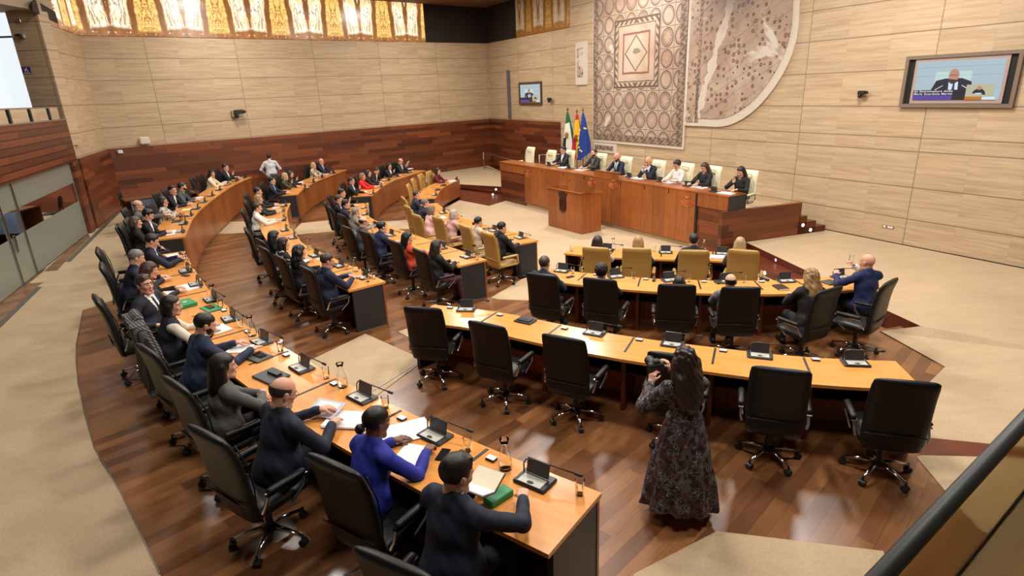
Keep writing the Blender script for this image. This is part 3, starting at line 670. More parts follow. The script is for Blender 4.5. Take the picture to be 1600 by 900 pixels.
def wallcam(W, px, lab, s=1.0, col=None, side=1):
    a, z = W.sz(px); t = thing('wall_camera', lab, 'camera', (0, 0, 0), 0, None); n = W.pt(a, z, 1) - W.pt(a, z, 0); d = Vector((W.D[0], W.D[1], 0)) * side
    P_ = lambda x, y, h: W.pt(a, z, 0) + d * x * s + n * y * s + Vector((0, 0, h * s))
    R = Matrix((d, n, Vector((0, 0, 1)))).transposed()
    mb = MB(); mb.box(P_(0, .06, 0), (.22 * s, .12 * s, .2 * s), 0, 0, R, bev=.01); mb.build('bracket', col or M_steel, t)
    mb = MB(); mb.lathe([(.05 * s, -.1 * s), (.07 * s, -.05 * s), (.07 * s, .02 * s), (.05 * s, .06 * s)], P_(.02, .16, -.03), 12); mb.build('swivel', M_dplastic, t, smooth=True)
    mb = MB(); mb.box(P_(.1, .18, .06), (.3 * s, .13 * s, .13 * s), 0, 0, R, bev=.015); mb.build('body', M_dplastic, t)
    mb = MB(); mb.tube([P_(.25, .18, .06), P_(.31, .18, .06)], .05 * s, 10); mb.build('lens', M_black, t, smooth=True)
wallcam(WR, (1347, 147), 'black pivoting camera on stone wall left of the large screen', .62, M_steel)
wallcam(WL, (366, 178), 'small camera on the stone wall above the far desks', 1.15, flat('beige_box', srgb(150, 140, 120), .5), -1)
wallcam(WR, (861, 156), 'small camera on stone wall between small screen and mosaic', .75, M_steel)
wallcam(WC, (37, 57), 'small white camera high on the stone pier above the gallery', .5, M_pale)
a, z = WL.sz((225.5, 222)); mb = MB(); n = WL.pt(a, z, 1) - WL.pt(a, z, 0); R = Matrix((Vector((WL.D[0], WL.D[1], 0)), n, Vector((0, 0, 1)))).transposed()
mb.box(WL.pt(a, z + .05, .1), (.32, .14, .26), 0, 0, R, bev=.04); tag(mb.build('wall_speaker', flat('white_plastic', srgb(214, 206, 190), .4)), 'small white box above the wooden wainscot in the back left', 'speaker')
a, z = WL.sz((176, 237)); mb = MB(); mb.box(WL.pt(a - .2, z - .02, .12), (.16, .1, .12), 0, 0, R, bev=.02); tag(mb.build('wall_sensor', flat('white_plastic_2', srgb(214, 216, 216), .4)), 'tiny white fitting at the top corner of the wooden wainscot', 'sensor')
a, z = WC.sz((31, 33)); mb = MB(); mb.box(WC.pt(a, z, .03), (.12, .06, .09), 0, 0, None, bev=.01); tag(mb.build('wall_sensor', M_steel), 'small grey fitting highest on the stone pier above the gallery', 'sensor')
wallcam(WG, (83, 175), 'small grey camera behind the gallery railing', .01, M_steel) if False else None
# purple sign on the pier
a0, z0 = WC.sz((37, 116)); a1, z1 = WC.sz((46.5, 104)); a0, a1 = min(a0, a1), max(a0, a1)
mb = MB(); wallslab(mb, WC, a0, z0, a1, z1, 0, .012); t = mb.build('wall_sign', flat('purple_sign', srgb(78, 50, 130), .5)); tag(t, 'small purple sign with a white running figure on the gallery pier', 'sign')
mb = MB(); w, h = a1 - a0, z1 - z0; Q = lambda pts: poly2(mb, WC, [(a1 - u * w, z0 + v * h) for u, v in pts], .014)
Q([(.5, .72), (.62, .72), (.62, .86), (.5, .86)]); Q([(.25, .3), (.35, .3), (.6, .55), (.6, .7), (.45, .7)]); Q([(.55, .45), (.7, .3), (.78, .35), (.62, .55)]); Q([(.2, .62), (.45, .62), (.45, .7), (.2, .7)]); Q([(.1, .08), (.9, .08), (.9, .18), (.1, .18)])
mb.build('pictogram', M_white, t)
# sockets on the right wall
a, z = WR.sz((1388, 354.5)); mb = MB(); wallslab(mb, WR, a - .13, z - .03, a + .13, z + .03, 0, .012); t = mb.build('wall_socket', M_steel); tag(t, 'small steel socket plate low on the right stone wall', 'socket')
mb = MB(); 
for k in (-.08, .02, .08): wallslab(mb, WR, a + k - .025, z - .02, a + k + .025, z + .02, .012, .016)
mb.build('outlets', M_white, t)
# grey vertical metal strip at the left of the small screen
a, z0 = WR.sz((798, 184)); z1 = WR.sz((794, 110))[1]; mb = MB(); wallslab(mb, WR, a - .11, z0, a + .11, z1, 0, .08); tag(mb.build('metal_post', flat('grey_metal_strip', srgb(104, 106, 106), .4, metal=.3)), 'tall grey metal strip on stone wall left of the small screen', 'post')
# ------------------------------------------------------------------ mosaic
def mosaic_mat(name, kind):
    m, nt, b = new_mat(name); v, x, y, z = uvxy(nt, 'UV')
    wob = noise(nt, comb(nt, x * 1.0, y * 1.0), 2.2, 3); fine = noise(nt, comb(nt, x * 1.0, y * 1.0), 46, 2, .7)
    wear = noise(nt, comb(nt, x * 1.0, y * 1.0, 4.0), .55, 5, .62, .5)
    X_ = x + (wob - .5) * .05; Y_ = y + (wob - .5) * .05
    if kind == 'roundels':
        G = .60; GZ = .63
        cu = (X_ / G).fract() - .5; cv = (Y_ / GZ).fract() - .5; idx = (X_ / G).floor(); idz = (Y_ / GZ).floor()
        h = ((idx * 12.9 + idz * 37.7).sin() * 437.5).fract()
        r = (cu * cu + cv * cv).sqrt(); ring = (r - .42).abs().lt(.032).mx((r - .34).abs().lt(.014))
        dia = (cu.abs() + cv.abs() - .36).abs().lt(.022)
        th = (cv.at2(cu) * 8.0).sin(); star = (r - .2 - th * .07).abs().lt(.03)
        th2 = (cv.at2(cu) * 4.0 + h * 6.0).cos(); leaf = r.lt(.2 + .0) * (r - .12 * (th2 + 1.2)).abs().lt(.03)
        inner = star * h.gt(.5) + leaf * h.lt(.5)
        lines = ring.mx(dia * h.gt(.7)).mx((cu.abs() - .5).abs().lt(.014)).mx((cv.abs() - .5).abs().lt(.014))
        redm = inner * r.lt(.3)
        # central square panel with nested frames
        cx, cz = MOSC; dx = (X_ - cx).abs(); dz = (Y_ - cz).abs(); q = (dx / 1.18).mx(dz / 1.12)
        pan = q.lt(1.0)
        fr = ((q - .96).abs().lt(.03)).mx((q - .80).abs().lt(.014)).mx((q - .56).abs().lt(.03)).mx(((q - .88).abs().lt(.05)) * ((dx + dz) * 26.0).sin().gt(.1))
        dd = (((dx + dz) - .56).abs()).lt(.03) * q.lt(.54)
        lines = lines * (1.0 - pan) + pan * (fr.mx(dd)).clamp(); redm = redm * (1.0 - pan) + pan * ((q - .56).abs().lt(.03))
        blob = (((X_ - cx) * (X_ - cx) * .5 + (Y_ - cz - .05) * (Y_ - cz - .05) * 3.0).sqrt() + (wob - .5) * .35).lt(.13)
        lines = lines.mx(blob * .7)
    else:
        G = .34
        vn = nt.nodes.new('ShaderNodeTexVoronoi'); vn.feature = 'F1'; vn.inputs['Scale'].default_value = 5.6; vn.inputs['Randomness'].default_value = .6
        nt.links.new(comb(nt, X_, Y_), vn.inputs['Vector']); r = X(nt, vn.outputs['Distance']); hc = X(nt, vn.outputs['Color'])
        r = r * .21
        lines = (((r - .052).abs().lt(.013)) * 1.0).mx(((X_ * 9.0 - Y_ * 6.0 + wob * 9.0).sin() + (Y_ * 11.0 + wob * 7.0).cos()).abs().lt(.14) * .4).mx(r.lt(.03) * .5)
        redm = r.lt(.045)
        if kind == 'border':
            lines = lines.mx(((X_ * 3.3).fract() - .5).abs().lt(.06))
    dust = fine * .24 + .88
    base = mixc(nt, wear.ss(.35, .65), srgb(164, 138, 118), srgb(192, 172, 152))
    tess = fine.gt(.56) * .22
    col = mixc(nt, tess, base, srgb(120, 92, 76))
    col = mixc(nt, lines.clamp() * (fine * .5 + .65) * .98, col, srgb(74, 56, 50))
    col = mixc(nt, redm.clamp() * .62, col, srgb(146, 84, 66))
    # worn, filled areas
    lac = noise(nt, comb(nt, x * 1.0, y * 1.0, 9.0), .62 if kind == 'roundels' else .5, 5, .6, .6)
    lacm = lac.ss(.62, .65)
    if kind == 'roundels': lacm = (lacm * (1.0 - pan)).mx(y.ss(6.7, 7.2) * .5)
    else: lacm = lacm.mx(((X_ - (Y_ * .34) - LACX).abs() + (wob - .5) * .5).lt(.13) * .9)
    col = mixc(nt, lacm, col, srgb(206, 196, 184))
    if kind != 'roundels': col = mixc(nt, (1.0 - (((x - SMX) * (x - SMX) * .9 + (y - 6.6) * (y - 6.6)).sqrt() + (wob - .5)).ss(.2, 1.3)) * .85, col, srgb(88, 82, 80))
    setc(nt, b.inputs['Base Color'], scale_rgb(nt, col, dust)); b.inputs['Roughness'].default_value = .6
    return m
aL0 = WR.sz((929, 215))[0]; aR0 = WR.sz((1067, 228))[0]; zB = WR.sz((1066, 228))[1]; zBl = WR.sz((929, 217))[1]; zB = (zB + zBl) / 2
c1 = WR.sz((996, 83)); MOSC = (c1[0], c1[1]); SMX = WR.sz((1150, 30))[0]; LACX = WR.sz((1128, 60))[0] - WR.sz((1128, 60))[1] * .34
M_mo1 = mosaic_mat('roundel_mosaic', 'roundels'); M_mo2 = mosaic_mat('vine_mosaic', 'vines'); M_plaster = flat('pale_mortar_edge', srgb(206, 196, 180), .7, noise=.1, nscale=8)
M_guil = new_mat('guilloche_border')
def _gl():
    m, nt, b = M_guil; v, x, y, z = uvxy(nt, 'UV'); k = ((x * 22.0 + (y * 22.0).sin() * 1.2).sin() * ((y - x * .3) * 24.0).cos()).gt(.0)
    setc(nt, b.inputs['Base Color'], mixc(nt, k, srgb(150, 128, 108), srgb(104, 88, 80)))
_gl(); M_guil = M_guil[0]
t = thing('wall_mosaic', 'huge ancient floor mosaic of roundels and an apse mounted on the stone wall', 'mosaic', (0, 0, 0))
TOPZ = 7.75
mb = MB(); wallslab(mb, WR, aL0 - .05, zB - .1, aR0 + .08, TOPZ, 0, .05); mb.build('mortar_bed', M_plaster, t)
mb = MB(); wallslab(mb, WR, aL0 + .28, zB + .22, aR0 - .3, TOPZ, .05, .07); mb.build('roundel_field', M_mo1, t)
mb = MB(); 
for s in ((aL0, zB, aL0 + .28, TOPZ), (aR0 - .3, zB, aR0, TOPZ), (aL0 + .28, zB, aR0 - .3, zB + .22)): wallslab(mb, WR, *s, .05, .068)
mb.build('braided_border', M_guil, t)
# apse: traced outline on the wall
ap = [WR.sz(p) for p in ((1070, 196), (1100, 197), (1127, 198), (1150, 192), (1176, 176), (1200, 152), (1222, 121), (1240, 84), (1249, 45), (1251, 10))]
ap = [tuple(p) for p in catmull([np.array(p) for p in ap])] + [(ap[-1][0] + .02, TOPZ), (aR0 + .08, TOPZ), (aR0 + .08, ap[0][1])]
def inset(pts, d, cen): return [(cen[0] + (p[0] - cen[0]) * (1 - d), cen[1] + (p[1] - cen[1]) * (1 - d)) for p in pts]
def platep(mb, pts, o0, o1, mi=0):
    n = len(pts); q = [WR.pt(a, z, o) for o in (o0, o1) for a, z in pts]; uv = [(a, z) for o in (0, 1) for a, z in pts]
    mb.add(q, [list(range(n - 1, -1, -1)), list(range(n, 2 * n))] + [[i, (i + 1) % n, n + (i + 1) % n, n + i] for i in range(n)], mi, uv)
mb = MB(); platep(mb, ap, 0, .05); mb.build('apse_bed', M_plaster, t)
cen = (aR0 + .3, TOPZ)
ap2 = [(cen[0] + (a - cen[0]) * .945, cen[1] + (z - cen[1]) * .955) if i < len(ap) - 2 else (a, z) for i, (a, z) in enumerate(ap)]
ap2 = [p for p in ap2 if p[0] > aR0 + .6]; ap2 = [(aR0 + .62, ap2[0][1])] + ap2 + [(aR0 + .62, TOPZ)]
mb = MB(); platep(mb, ap2, .05, .068); mb.build('vine_field', M_mo2, t)
mb = MB(); wallslab(mb, WR, aR0 + .12, ap[0][1] + .12, aR0 + .5, TOPZ, .05, .066); mb.build('scroll_border', M_mo2, t)
mb = MB(); wallslab(mb, WR, aR0 + .5, ap[0][1] + .12, aR0 + .62, TOPZ, .05, .07); mb.build('dark_border', M_guil, t)
s0 = WR.sz((901, 133)); s1 = WR.sz((921, 64)); mb = MB(); wallslab(mb, WR, s0[0], s0[1], s1[0] - .1, s1[1], 0, .05); f = mb.build('mosaic_fragment', M_plaster); tag(f, 'narrow damaged mosaic fragment left of the large mosaic', 'mosaic')
mb = MB(); wallslab(mb, WR, s0[0] + .12, s0[1] + .3, s1[0] - .35, s1[1] - .2, .05, .065); mb.build('patterned_patch', M_mo2, f)
s0 = WR.sz((929, 236)); s1 = WR.sz((965, 221)); mb = MB(); wallslab(mb, WR, s0[0], s0[1], s1[0], zB - .12, 0, .04); f = mb.build('mosaic_fragment', M_plaster); tag(f, 'small mosaic strip just below the large mosaic', 'mosaic')
mb = MB(); wallslab(mb, WR, s0[0] + .08, s0[1] + .1, s1[0] - .2, zB - .22, .04, .055); mb.build('wave_pattern', M_guil, f)
# ------------------------------------------------------------------ flags
def flag(px, top_py, lab, cols, stars=False, badge=None):
    d = ray(px, 200); d = d[:2] / d[1]; a_ = None
    n = np.array([-WR.D[1], WR.D[0]]); n = n if n @ (ROOMC - WR.P) > 0 else -n
    q = WR.P + n * .75; nn = np.array([-WR.D[1], WR.D[0]]); tt = (q @ nn) / (d @ nn); x, y = d * tt
    dist = math.hypot(x, y); rr = ray(px, top_py); zt = H + rr[2] / math.hypot(rr[0], rr[1]) * dist
    t = thing('flag', lab, 'flag', (x, y, PZ), 0, 'flags on poles beside the mosaic')
    mb = MB(); mb.lathe([(.16, 0), (.16, .03), (.05, .06), (.03, .1)], (0, 0, 0), 16); mb.build('stand', M_steel, t, smooth=True)
    hp = zt - PZ; mb = MB(); mb.tube([(0, 0, .08), (0, 0, hp - .14)], .016, 8); mb.build('pole', M_darkwood, t, smooth=True)
    mb = MB(); mb.lathe([(.01, 0), (.03, .02), (.045, .06), (.02, .11), (.004, .17)], (0, 0, hp - .17), 10); mb.build('finial', flat('brass', srgb(150, 110, 50), .3, metal=.8), t, smooth=True)
    top = hp - .22; L = 1.72; nz, na = 16, 36; V = []; Fs = []; Ms = []
    ax = Vector((CX[0], CX[1], 0)).normalized()
    for i in range(nz + 1):
        f = i / nz; R = .03 + .165 * min(1, f * 1.35) ** .8
        for k in range(na):
            a = k / na * 2 * PI; fold = 1 + .34 * math.cos(a * 7 + f * 2.0) * f
            xx = math.cos(a) * R * fold * 1.05 + .05 * f; yy = math.sin(a) * R * fold * .45
            drop = L * f * (1 - .16 * (math.cos(a) * .5 + .5)); V.append((xx, yy, top - drop))
    for i in range(nz):
        for k in range(na):
            j = (k + 1) % na; Fs.append([i * na + k, i * na + j, (i + 1) * na + j, (i + 1) * na + k])
            u = (math.cos((k + .5) / na * 2 * PI) + 1) / 2; Ms.append(cols((u), (i + .5) / nz))
    mb = MB(); mb.v = V; mb.f = Fs; mb.m = Ms; cl = mb.build('cloth', FLM, t, smooth=True)
    if stars:
        mb = MB()
        for k in range(9):
            a = PI * (.15 + k / 9 * 1.6); fx = -.12 + .13 * math.cos(a + 1.2); fz = top - .95 + .34 * math.sin(a + 1.2)
            fz = top - .95 - .42 * math.cos(k / 8 * PI * 1.1); fx = -.08 - .13 * math.sin(k / 8 * PI * 1.1) + .12 * (k > 6)
            pts = [(fx + (.05 if i % 2 == 0 else .02) * math.sin(i * PI / 5), -.155 - .02, fz + (.05 if i % 2 == 0 else .02) * math.cos(i * PI / 5)) for i in range(10)]
            mb.add(pts, [list(range(10))])
        mb.build('stars', FLM[5], cl)
    if badge:
        mb = MB(); mb.ball((-.06, -.13, top - .85), .1, 10, 0, (.8, .25, 1.2)); mb.build('crest', flat('crest_' + badge, srgb(*((150, 60, 30) if badge == 'a' else (150, 110, 40))), .6), cl, smooth=True)
FLM = [flat('cloth_green', srgb(20, 96, 60), .7), flat('cloth_white', srgb(222, 222, 214), .7), flat('cloth_black', (.012, .012, .012), .7), flat('cloth_red', srgb(176, 34, 30), .7), flat('cloth_yellow', srgb(236, 178, 30), .7), flat('star_yellow', srgb(250, 222, 60), .6), flat('cloth_blue', srgb(26, 58, 140), .7)]
flag(887, 166, 'green, white and black flag with a crest, leftmost of the three', lambda u, f: 0 if u > .72 or f < .22 else (1 if (u > .28) or f < .55 else 2), badge='b')
flag(901.5, 169, 'red and yellow flag with a small crest, middle of the three', lambda u, f: 3 if (f < .14 or u > .86 or (u < .35 and f > .5)) else 4, badge='a')
flag(911, 167, 'blue flag with yellow stars, rightmost of the three', lambda u, f: 6, stars=True)
# ------------------------------------------------------------------ curved desks
def arclen(c): s = [0.0]; [s.append(s[-1] + float(np.linalg.norm(c[i + 1] - c[i]))) for i in range(len(c) - 1)]; return s
def along(c, a):
    s = arclen(c); a = max(0, min(s[-1], a))
    for i in range(len(c) - 1):
        if a <= s[i + 1] + 1e-9: t = (a - s[i]) / max(1e-9, s[i + 1] - s[i]); p = c[i] * (1 - t) + c[i + 1] * t; return p, i
    return c[-1], len(c) - 2
def nearest(c, p):
    best = (1e9, 0, None); s = arclen(c)
    for i in range(len(c) - 1):
        d = c[i + 1] - c[i]; t = float(np.clip((p - c[i]) @ d / (d @ d), 0, 1)); q = c[i] + d * t; e = float(np.linalg.norm(p - q))
        if e < best[0]: best = (e, s[i] + t * float(np.linalg.norm(d)), q)
    return best
DESKS = {}
def strip_solid(mb, c, nrm, d0, d1, z0, z1, mi=0):
    s = arclen(c); n = len(c); vs = []; uv = []
    for i in range(n):
        for d, z in ((d0, z0), (d1, z0), (d1, z1), (d0, z1)):
            q = c[i] + nrm[i] * d; vs.append((q[0], q[1], z))
    fs = []; U = {}
    def face(idx, uvs): U[len(mb.f) + len(fs)] = uvs; fs.append(idx)
    for i in range(n - 1):
        a, b = i * 4, i * 4 + 4
        face([a + 3, a + 2, b + 2, b + 3][::-1], [(s[i], d0), (s[i], d1), (s[i + 1], d1), (s[i + 1], d0)][::-1])
        face([a, a + 1, b + 1, b], [(s[i], d0), (s[i], d1), (s[i + 1], d1), (s[i + 1], d0)])
        face([a, b, b + 3, a + 3], [(s[i], z0), (s[i + 1], z0), (s[i + 1], z1), (s[i], z1)])
        face([a + 1, a + 2, b + 2, b + 1], [(s[i], z0), (s[i], z1), (s[i + 1], z1), (s[i + 1], z0)])
    for e, r in ((0, 1), (n - 1, -1)): face([e * 4 + k for k in range(4)][::r], [(d0, z0), (d1, z0), (d1, z1), (d0, z1)][::r])
    o = len(mb.v); mb.v += vs; mb.f += [[o + k for k in f] for f in fs]; mb.m += [mi] * len(fs); mb.uv.update(U)
def desk(key, c, z, zf, lab, divs, w=.66, endmat=None, ends=(1, 1), group='curved desks of the hemicycle'):
    n = outward(c); T = z + DH; t = thing('curved_desk', lab, 'desk', (0, 0, 0), 0)
    DESKS[key] = (c, n, z)
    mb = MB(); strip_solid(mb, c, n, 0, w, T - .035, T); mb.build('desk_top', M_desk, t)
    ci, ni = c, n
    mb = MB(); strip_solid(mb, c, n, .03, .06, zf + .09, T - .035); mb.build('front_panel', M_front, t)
    mb = MB(); strip_solid(mb, c, n, .072, .10, zf, zf + .12); mb.build('kick_board', M_black, t)
    L = arclen(c)[-1]
    for e in (0, 1):
        if not ends[e]: continue
        p, i = (c[0], 0) if e == 0 else (c[-1], len(c) - 1); tt = (c[1] - c[0]) if e == 0 else (c[-2] - c[-1]); tt = tt / np.linalg.norm(tt)
        q = [p + n[i] * .03 + tt * .005, p + n[i] * (w - .06) + tt * .005, p + n[i] * (w - .06) + tt * .05, p + n[i] * .03 + tt * .05]
        mb = MB(); mb.prism([tuple(x) for x in q], z if e or True else zf, T - .036); mb.build('end_panel', endmat or M_grey, t)
        if zf < z: mb = MB(); mb.prism([tuple(x) for x in [q[0], p + n[i] * .1 + tt * .005, p + n[i] * .1 + tt * .05, q[3]]], zf, z); mb.build('end_foot', M_grey, t)
    for px in divs:
        a = nearest(c, at(px[0], px[1], T)[:2])[1]; p, i = along(c, a); nn = n[i]; tt = np.array([-nn[1], nn[0]])
        q = lambda d, s_: tuple(p + nn * d + tt * s_)
        mb = MB(); mb.prism([q(.02, -.013), q(.46, -.013), q(.46, .013), q(.02, .013)], T - .01, T + .004); mb.build('cable_slot', M_black, t)
        mb = MB(); mb.prism([q(.07, -.025), q(.5, -.025), q(.5, .025), q(.07, .025)], z, T - .036); mb.build('support_panel', M_darkwood, t)
    mb = MB(); strip_solid(mb, c[1:-1], n[1:-1], .16, .5, z + .5, z + .515); mb.build('under_shelf', M_blackmatte, t)
    return t
desk('A', cA, Z1, Z2, 'nearest curved desk row with papers and carafes at lower left', [(764,700),(629.6,640),(527.6,591),(453.8,547.5),(390,513.8),(358.8,481),(327,454),(305,425)], w=.68)
desk('A2', cA2, Z1, Z2, 'outermost far curved desk with tall wooden front by the back wall', [(303,341),(313,327),(326,314),(341.3,304.7),(357,294.5),(372,286)])
desk('B', cB, Z2, Z3, 'curved desk with dark end panel left of the central aisle', [(555,418),(515,399),(485,387),(463,365),(449,341)], endmat=M_grey)
desk('B2', cB2, Z2, Z3, 'far curved desk with long wooden front behind the standing person', [(478,291),(492,284.5),(506,278),(521,271.5),(532,268)])
desk('C', cC, Z2, Z3, 'empty curved desk row in front of the six vacant black chairs', [(1255,558),(1118,543),(991,527),(877,507),(778,487)])
desk('D', cD, Z3, Z4, 'curved desk with dark end panel behind the gold chairs', [(722,390),(684,376),(640,358),(600,345),(583,340)])
desk('D2', cD2, Z3, Z4, 'far curved desk with wooden front nearest the person in bright red', [(594,294),(607,286.5),(622,279.5),(636,274.5),(650,270)])
desk('E', cE, Z3, Z4, 'curved desk before the six people in black chairs at centre right', [(1240,437),(1178.4,438.9),(1090.6,437.7),(1000.6,434.4),(917,426.5)])
desk('G', cG, Z4, Z4, 'innermost curved desk before the gold chairs left of the well', [(808,365),(764,351),(720,339),(697,328)])
desk('G2', cG2, Z4, Z4, 'short innermost curved desk with bare top before the far gold chairs', [(684,303),(692,293.5),(703,287)])
desk('H', cH, Z4, Z4, 'innermost desk before the four gold chairs facing the lectern', [(1114,393),(1033,391.6),(960,389)])
# ------------------------------------------------------------------ chairs
def sweep_slab(pts, n=20, ex=3.4):
    """pts: (y, z, width, thick); closed padded slab"""
    mb = MB(); vs = []; fs = []; m = len(pts)
    for i, (y, z, w, th) in enumerate(pts):
        a = pts[max(0, i - 1)]; b = pts[min(m - 1, i + 1)]; ty, tz = b[0] - a[0], b[1] - a[1]; L = math.hypot(ty, tz) or 1; ny, nz = -tz / L, ty / L
        for k in range(n):
            q = 2 * PI * k / n; cx, sx = math.cos(q), math.sin(q)
            X_ = (abs(cx) ** (2 / ex)) * (1 if cx > 0 else -1) * w / 2; Y_ = (abs(sx) ** (2 / 2.6)) * (1 if sx > 0 else -1) * th / 2
            vs.append((X_, y + ny * Y_, z + nz * Y_))
    for i in range(m - 1):
        for k in range(n): j = (k + 1) % n; fs.append([i * n + k, i * n + j, (i + 1) * n + j, (i + 1) * n + k])
    fs.append(list(range(n))[::-1]); fs.append([(m - 1) * n + k for k in range(n)])
    mb.add(vs, fs); return mb
def make_chair(name, lm, kind):
    t = thing(name, 'x', 'chair')
    cream = kind == 'cream'
    W = .54
    pts = [(-.19, .40, W * .8, .05), (-.20, .42, W * .92, .09), (-.215, .50, W * .97, .10), (-.235, .66, W, .10), (-.25, .84, W, .095), (-.275, 1.0, W * .99, .09), (-.305, 1.10, W * .98, .085), (-.325, 1.155, W * .95, .07), (-.333, 1.175, W * .85, .03)]
    b = sweep_slab(pts).build('backrest', lm, t, smooth=True)
    mb = MB(); mb.tube([(x, -.29 - .0, .60) for x in (-W / 2 + .02, 0, W / 2 - .02)], .007, 6); mb.tube([(x, -.285, .60) for x in (-.2, .2)], .006, 6)
    for s in (-1, 1): mb.tube([(s * (W / 2 - .035), -.20, .5), (s * (W / 2 - .035), -.185, .7), (s * (W / 2 - .035), -.2, .9), (s * (W / 2 - .04), -.255, 1.1)], .006, 6)
    mb.build('seam', lm, b, smooth=True)
    if cream or kind == 'gold':
        mb = MB(); mb.box((0, -.235, 1.02), (.30, .05, .13), 0, 0, Matrix.Rotation(-.18, 3, 'X'), bev=.03); mb.build('head_cushion', lm, b, smooth=True)
    mb = sweep_slab([(.27, .46, W * .75, .03), (.26, .47, W * .9, .10), (.1, .465, W * .95, .13), (-.1, .455, W * .95, .13), (-.2, .45, W * .9, .12), (-.22, .45, W * .8, .04)]); mb.build('seat', lm, t, smooth=True)
    for s in (-1, 1):
        x = s * (W / 2 + .035)
        mb = MB()
        if kind == 'gold':
            mb.box((x, .02, .655), (.065, .40, .05), 0, 0, None, bev=.02); mb.box((x, .205, .56), (.06, .045, .2), 0, 0, Matrix.Rotation(.12, 3, 'X'), bev=.015); mb.box((x, .02, .47), (.05, .38, .045), 0, 0, None, bev=.015); mats = [lm]
            mb.build('armrest', mats, t, smooth=True, sharp=60)
        else:
            mb.box((x, .03, .66), (.062, .34, .045), 0, 0, None, bev=.018)
            mb.box((x, .03, .632), (.05, .35, .014), 0, 1, None); mb.tube([(x, .19, .63), (x, .17, .54), (x * .9, .06, .43)], .013, 6, 1); mb.tube([(x, -.13, .63), (x, -.17, .55), (x * .95, -.19, .5)], .013, 6, 1)
            mb.build('armrest', [lm, M_chrome if kind != 'cream' else M_steel], t, smooth=True, sharp=60)
    mb = MB(); mb.lathe([(.05, .1), (.05, .14), (.028, .15), (.028, .36), (.11, .375), (.12, .40)], (0, 0, 0), 14); mb.build('gas_column', M_dplastic, t, smooth=True, sharp=50)
    bs = MB(); wh = []
    for k in range(5):
        a = 2 * PI * k / 5 + .3; d = (math.cos(a), math.sin(a))
        bs.tube([(d[0] * .03, d[1] * .03, .125), (d[0] * .16, d[1] * .16, .118), (d[0] * .30, d[1] * .30, .085)], [.03, .022, .014], 8, 0, .75)
        mb = MB(); mb.tube([(d[0] * .30, d[1] * .30, .10), (d[0] * .30, d[1] * .30, .05)], .012, 6)
        p = Vector((-d[1], d[0], 0)); c0 = Vector((d[0] * .30, d[1] * .30, .031))
        mb.tube([c0 - p * .028, c0 + p * .028], .031, 10)
        wh.append(mb)
    bs.build('star_base', M_chrome, t, smooth=True)
    for mb in wh: mb.build('caster', M_dplastic, t, smooth=True, sharp=40)
    return t
PROTO = {'black': make_chair('office_chair', M_leather, 'black'), 'gold': make_chair('office_chair', M_gold, 'gold'), 'cream': make_chair('office_chair', M_cream, 'cream')}
USED = set()
def chair(kind, x, y, z, rz, lab, group=None):
    p = PROTO[kind]
    if kind not in USED:
        USED.add(kind); CHILDREN_CACHE(p); p.location = (x, y, z); p.rotation_euler = (0, 0, rz); p['label'] = lab
        if group: p['group'] = group
        return p
    return dup(p, (x, y, z), rz, lab, group)
def CHILDREN_CACHE(p): KIDS[p.name] = [(c, [(g, []) for g in kids(c)]) for c in kids(p)]
def yaw_to(d): return math.atan2(d[1], d[0]) - PI / 2
def face_desk(c, p):
    e, a, q = nearest(c, np.array(p[:2])); return yaw_to(q - np.array(p[:2])), e, q
def chair_px(kind, px, c, z, lab, dyaw=0.0, group=None, h=1.165):
    p = at(px[0], px[1], z + h); yaw = face_desk(c, p)[0] + math.radians(dyaw)
    f = np.array([-math.sin(yaw), math.cos(yaw)]); q = p[:2] + f * .32
    return chair(kind, q[0], q[1], z, yaw, lab, group)
for px, lab, dy in [((660, 481), 'leftmost empty black chair of the vacant row', 6), ((760, 506), 'second empty black chair from the left of the vacant row', 3), ((880, 527), 'third empty black chair from the left of the vacant row', 0),
                ((1053, 554), 'empty black chair directly in front of the standing person in floral dress', 0), ((1221, 577), 'empty black chair just right of the standing person in floral dress', 0), ((1418, 596), 'rightmost empty black chair of the vacant row', -6)]:
    chair_px('black', px, cC, Z2, lab, dy)
# ------------------------------------------------------------------ desk equipment prototypes
def make_unit(closed=False):
    t = thing('conference_unit', 'x', 'microphone unit')
    mb = MB(); mb.box((0, 0, .012), (.27, .19, .024), 0, 0, None, bev=.012); mb.build('tray', M_dplastic, t)
    if closed:
        mb = MB(); mb.box((0, 0, .032), (.2, .13, .016), 0, 0, None, bev=.01); mb.box((0, -.01, .042), (.1, .03, .006)); mb.build('closed_lid', M_lid, t); return t
    mb = MB(); mb.box((0, -.035, .026), (.19, .095, .006)); pn = mb.build('control_panel', M_pale, t)
    mb = MB(); mb.lathe([(.016, 0), (.02, .002), (.016, .004)], (0, -.06, .029), 12, 0, Matrix.Diagonal((1.4, .8, 1))); mb.build('button', M_dplastic, pn)
    R = Matrix.Rotation(-.22, 3, 'X'); mb = MB(); mb.box((0, .045, .085), (.19, .012, .115), 0, 0, R, bev=.004); mb.build('screen_lid', M_lid, t)
    mb = MB(); mb.tube([(-.115, .03, .02), (-.118, .035, .09), (-.10, .04, .125), (-.04, .05, .135), (.10, .075, .125), (.26, .10, .11)], .0055, 6); mb.tube([(.26, .10, .11), (.27, .102, .109), (.315, .11, .105), (.325, .112, .104)], [.006, .013, .013, .006], 8)
    mb.build('gooseneck_microphone', M_dplastic, t, smooth=True)
    return t
UNIT = make_unit(); UNITC = make_unit(True); [CHILDREN_CACHE(u) for u in (UNIT, UNITC)]; _first = {}
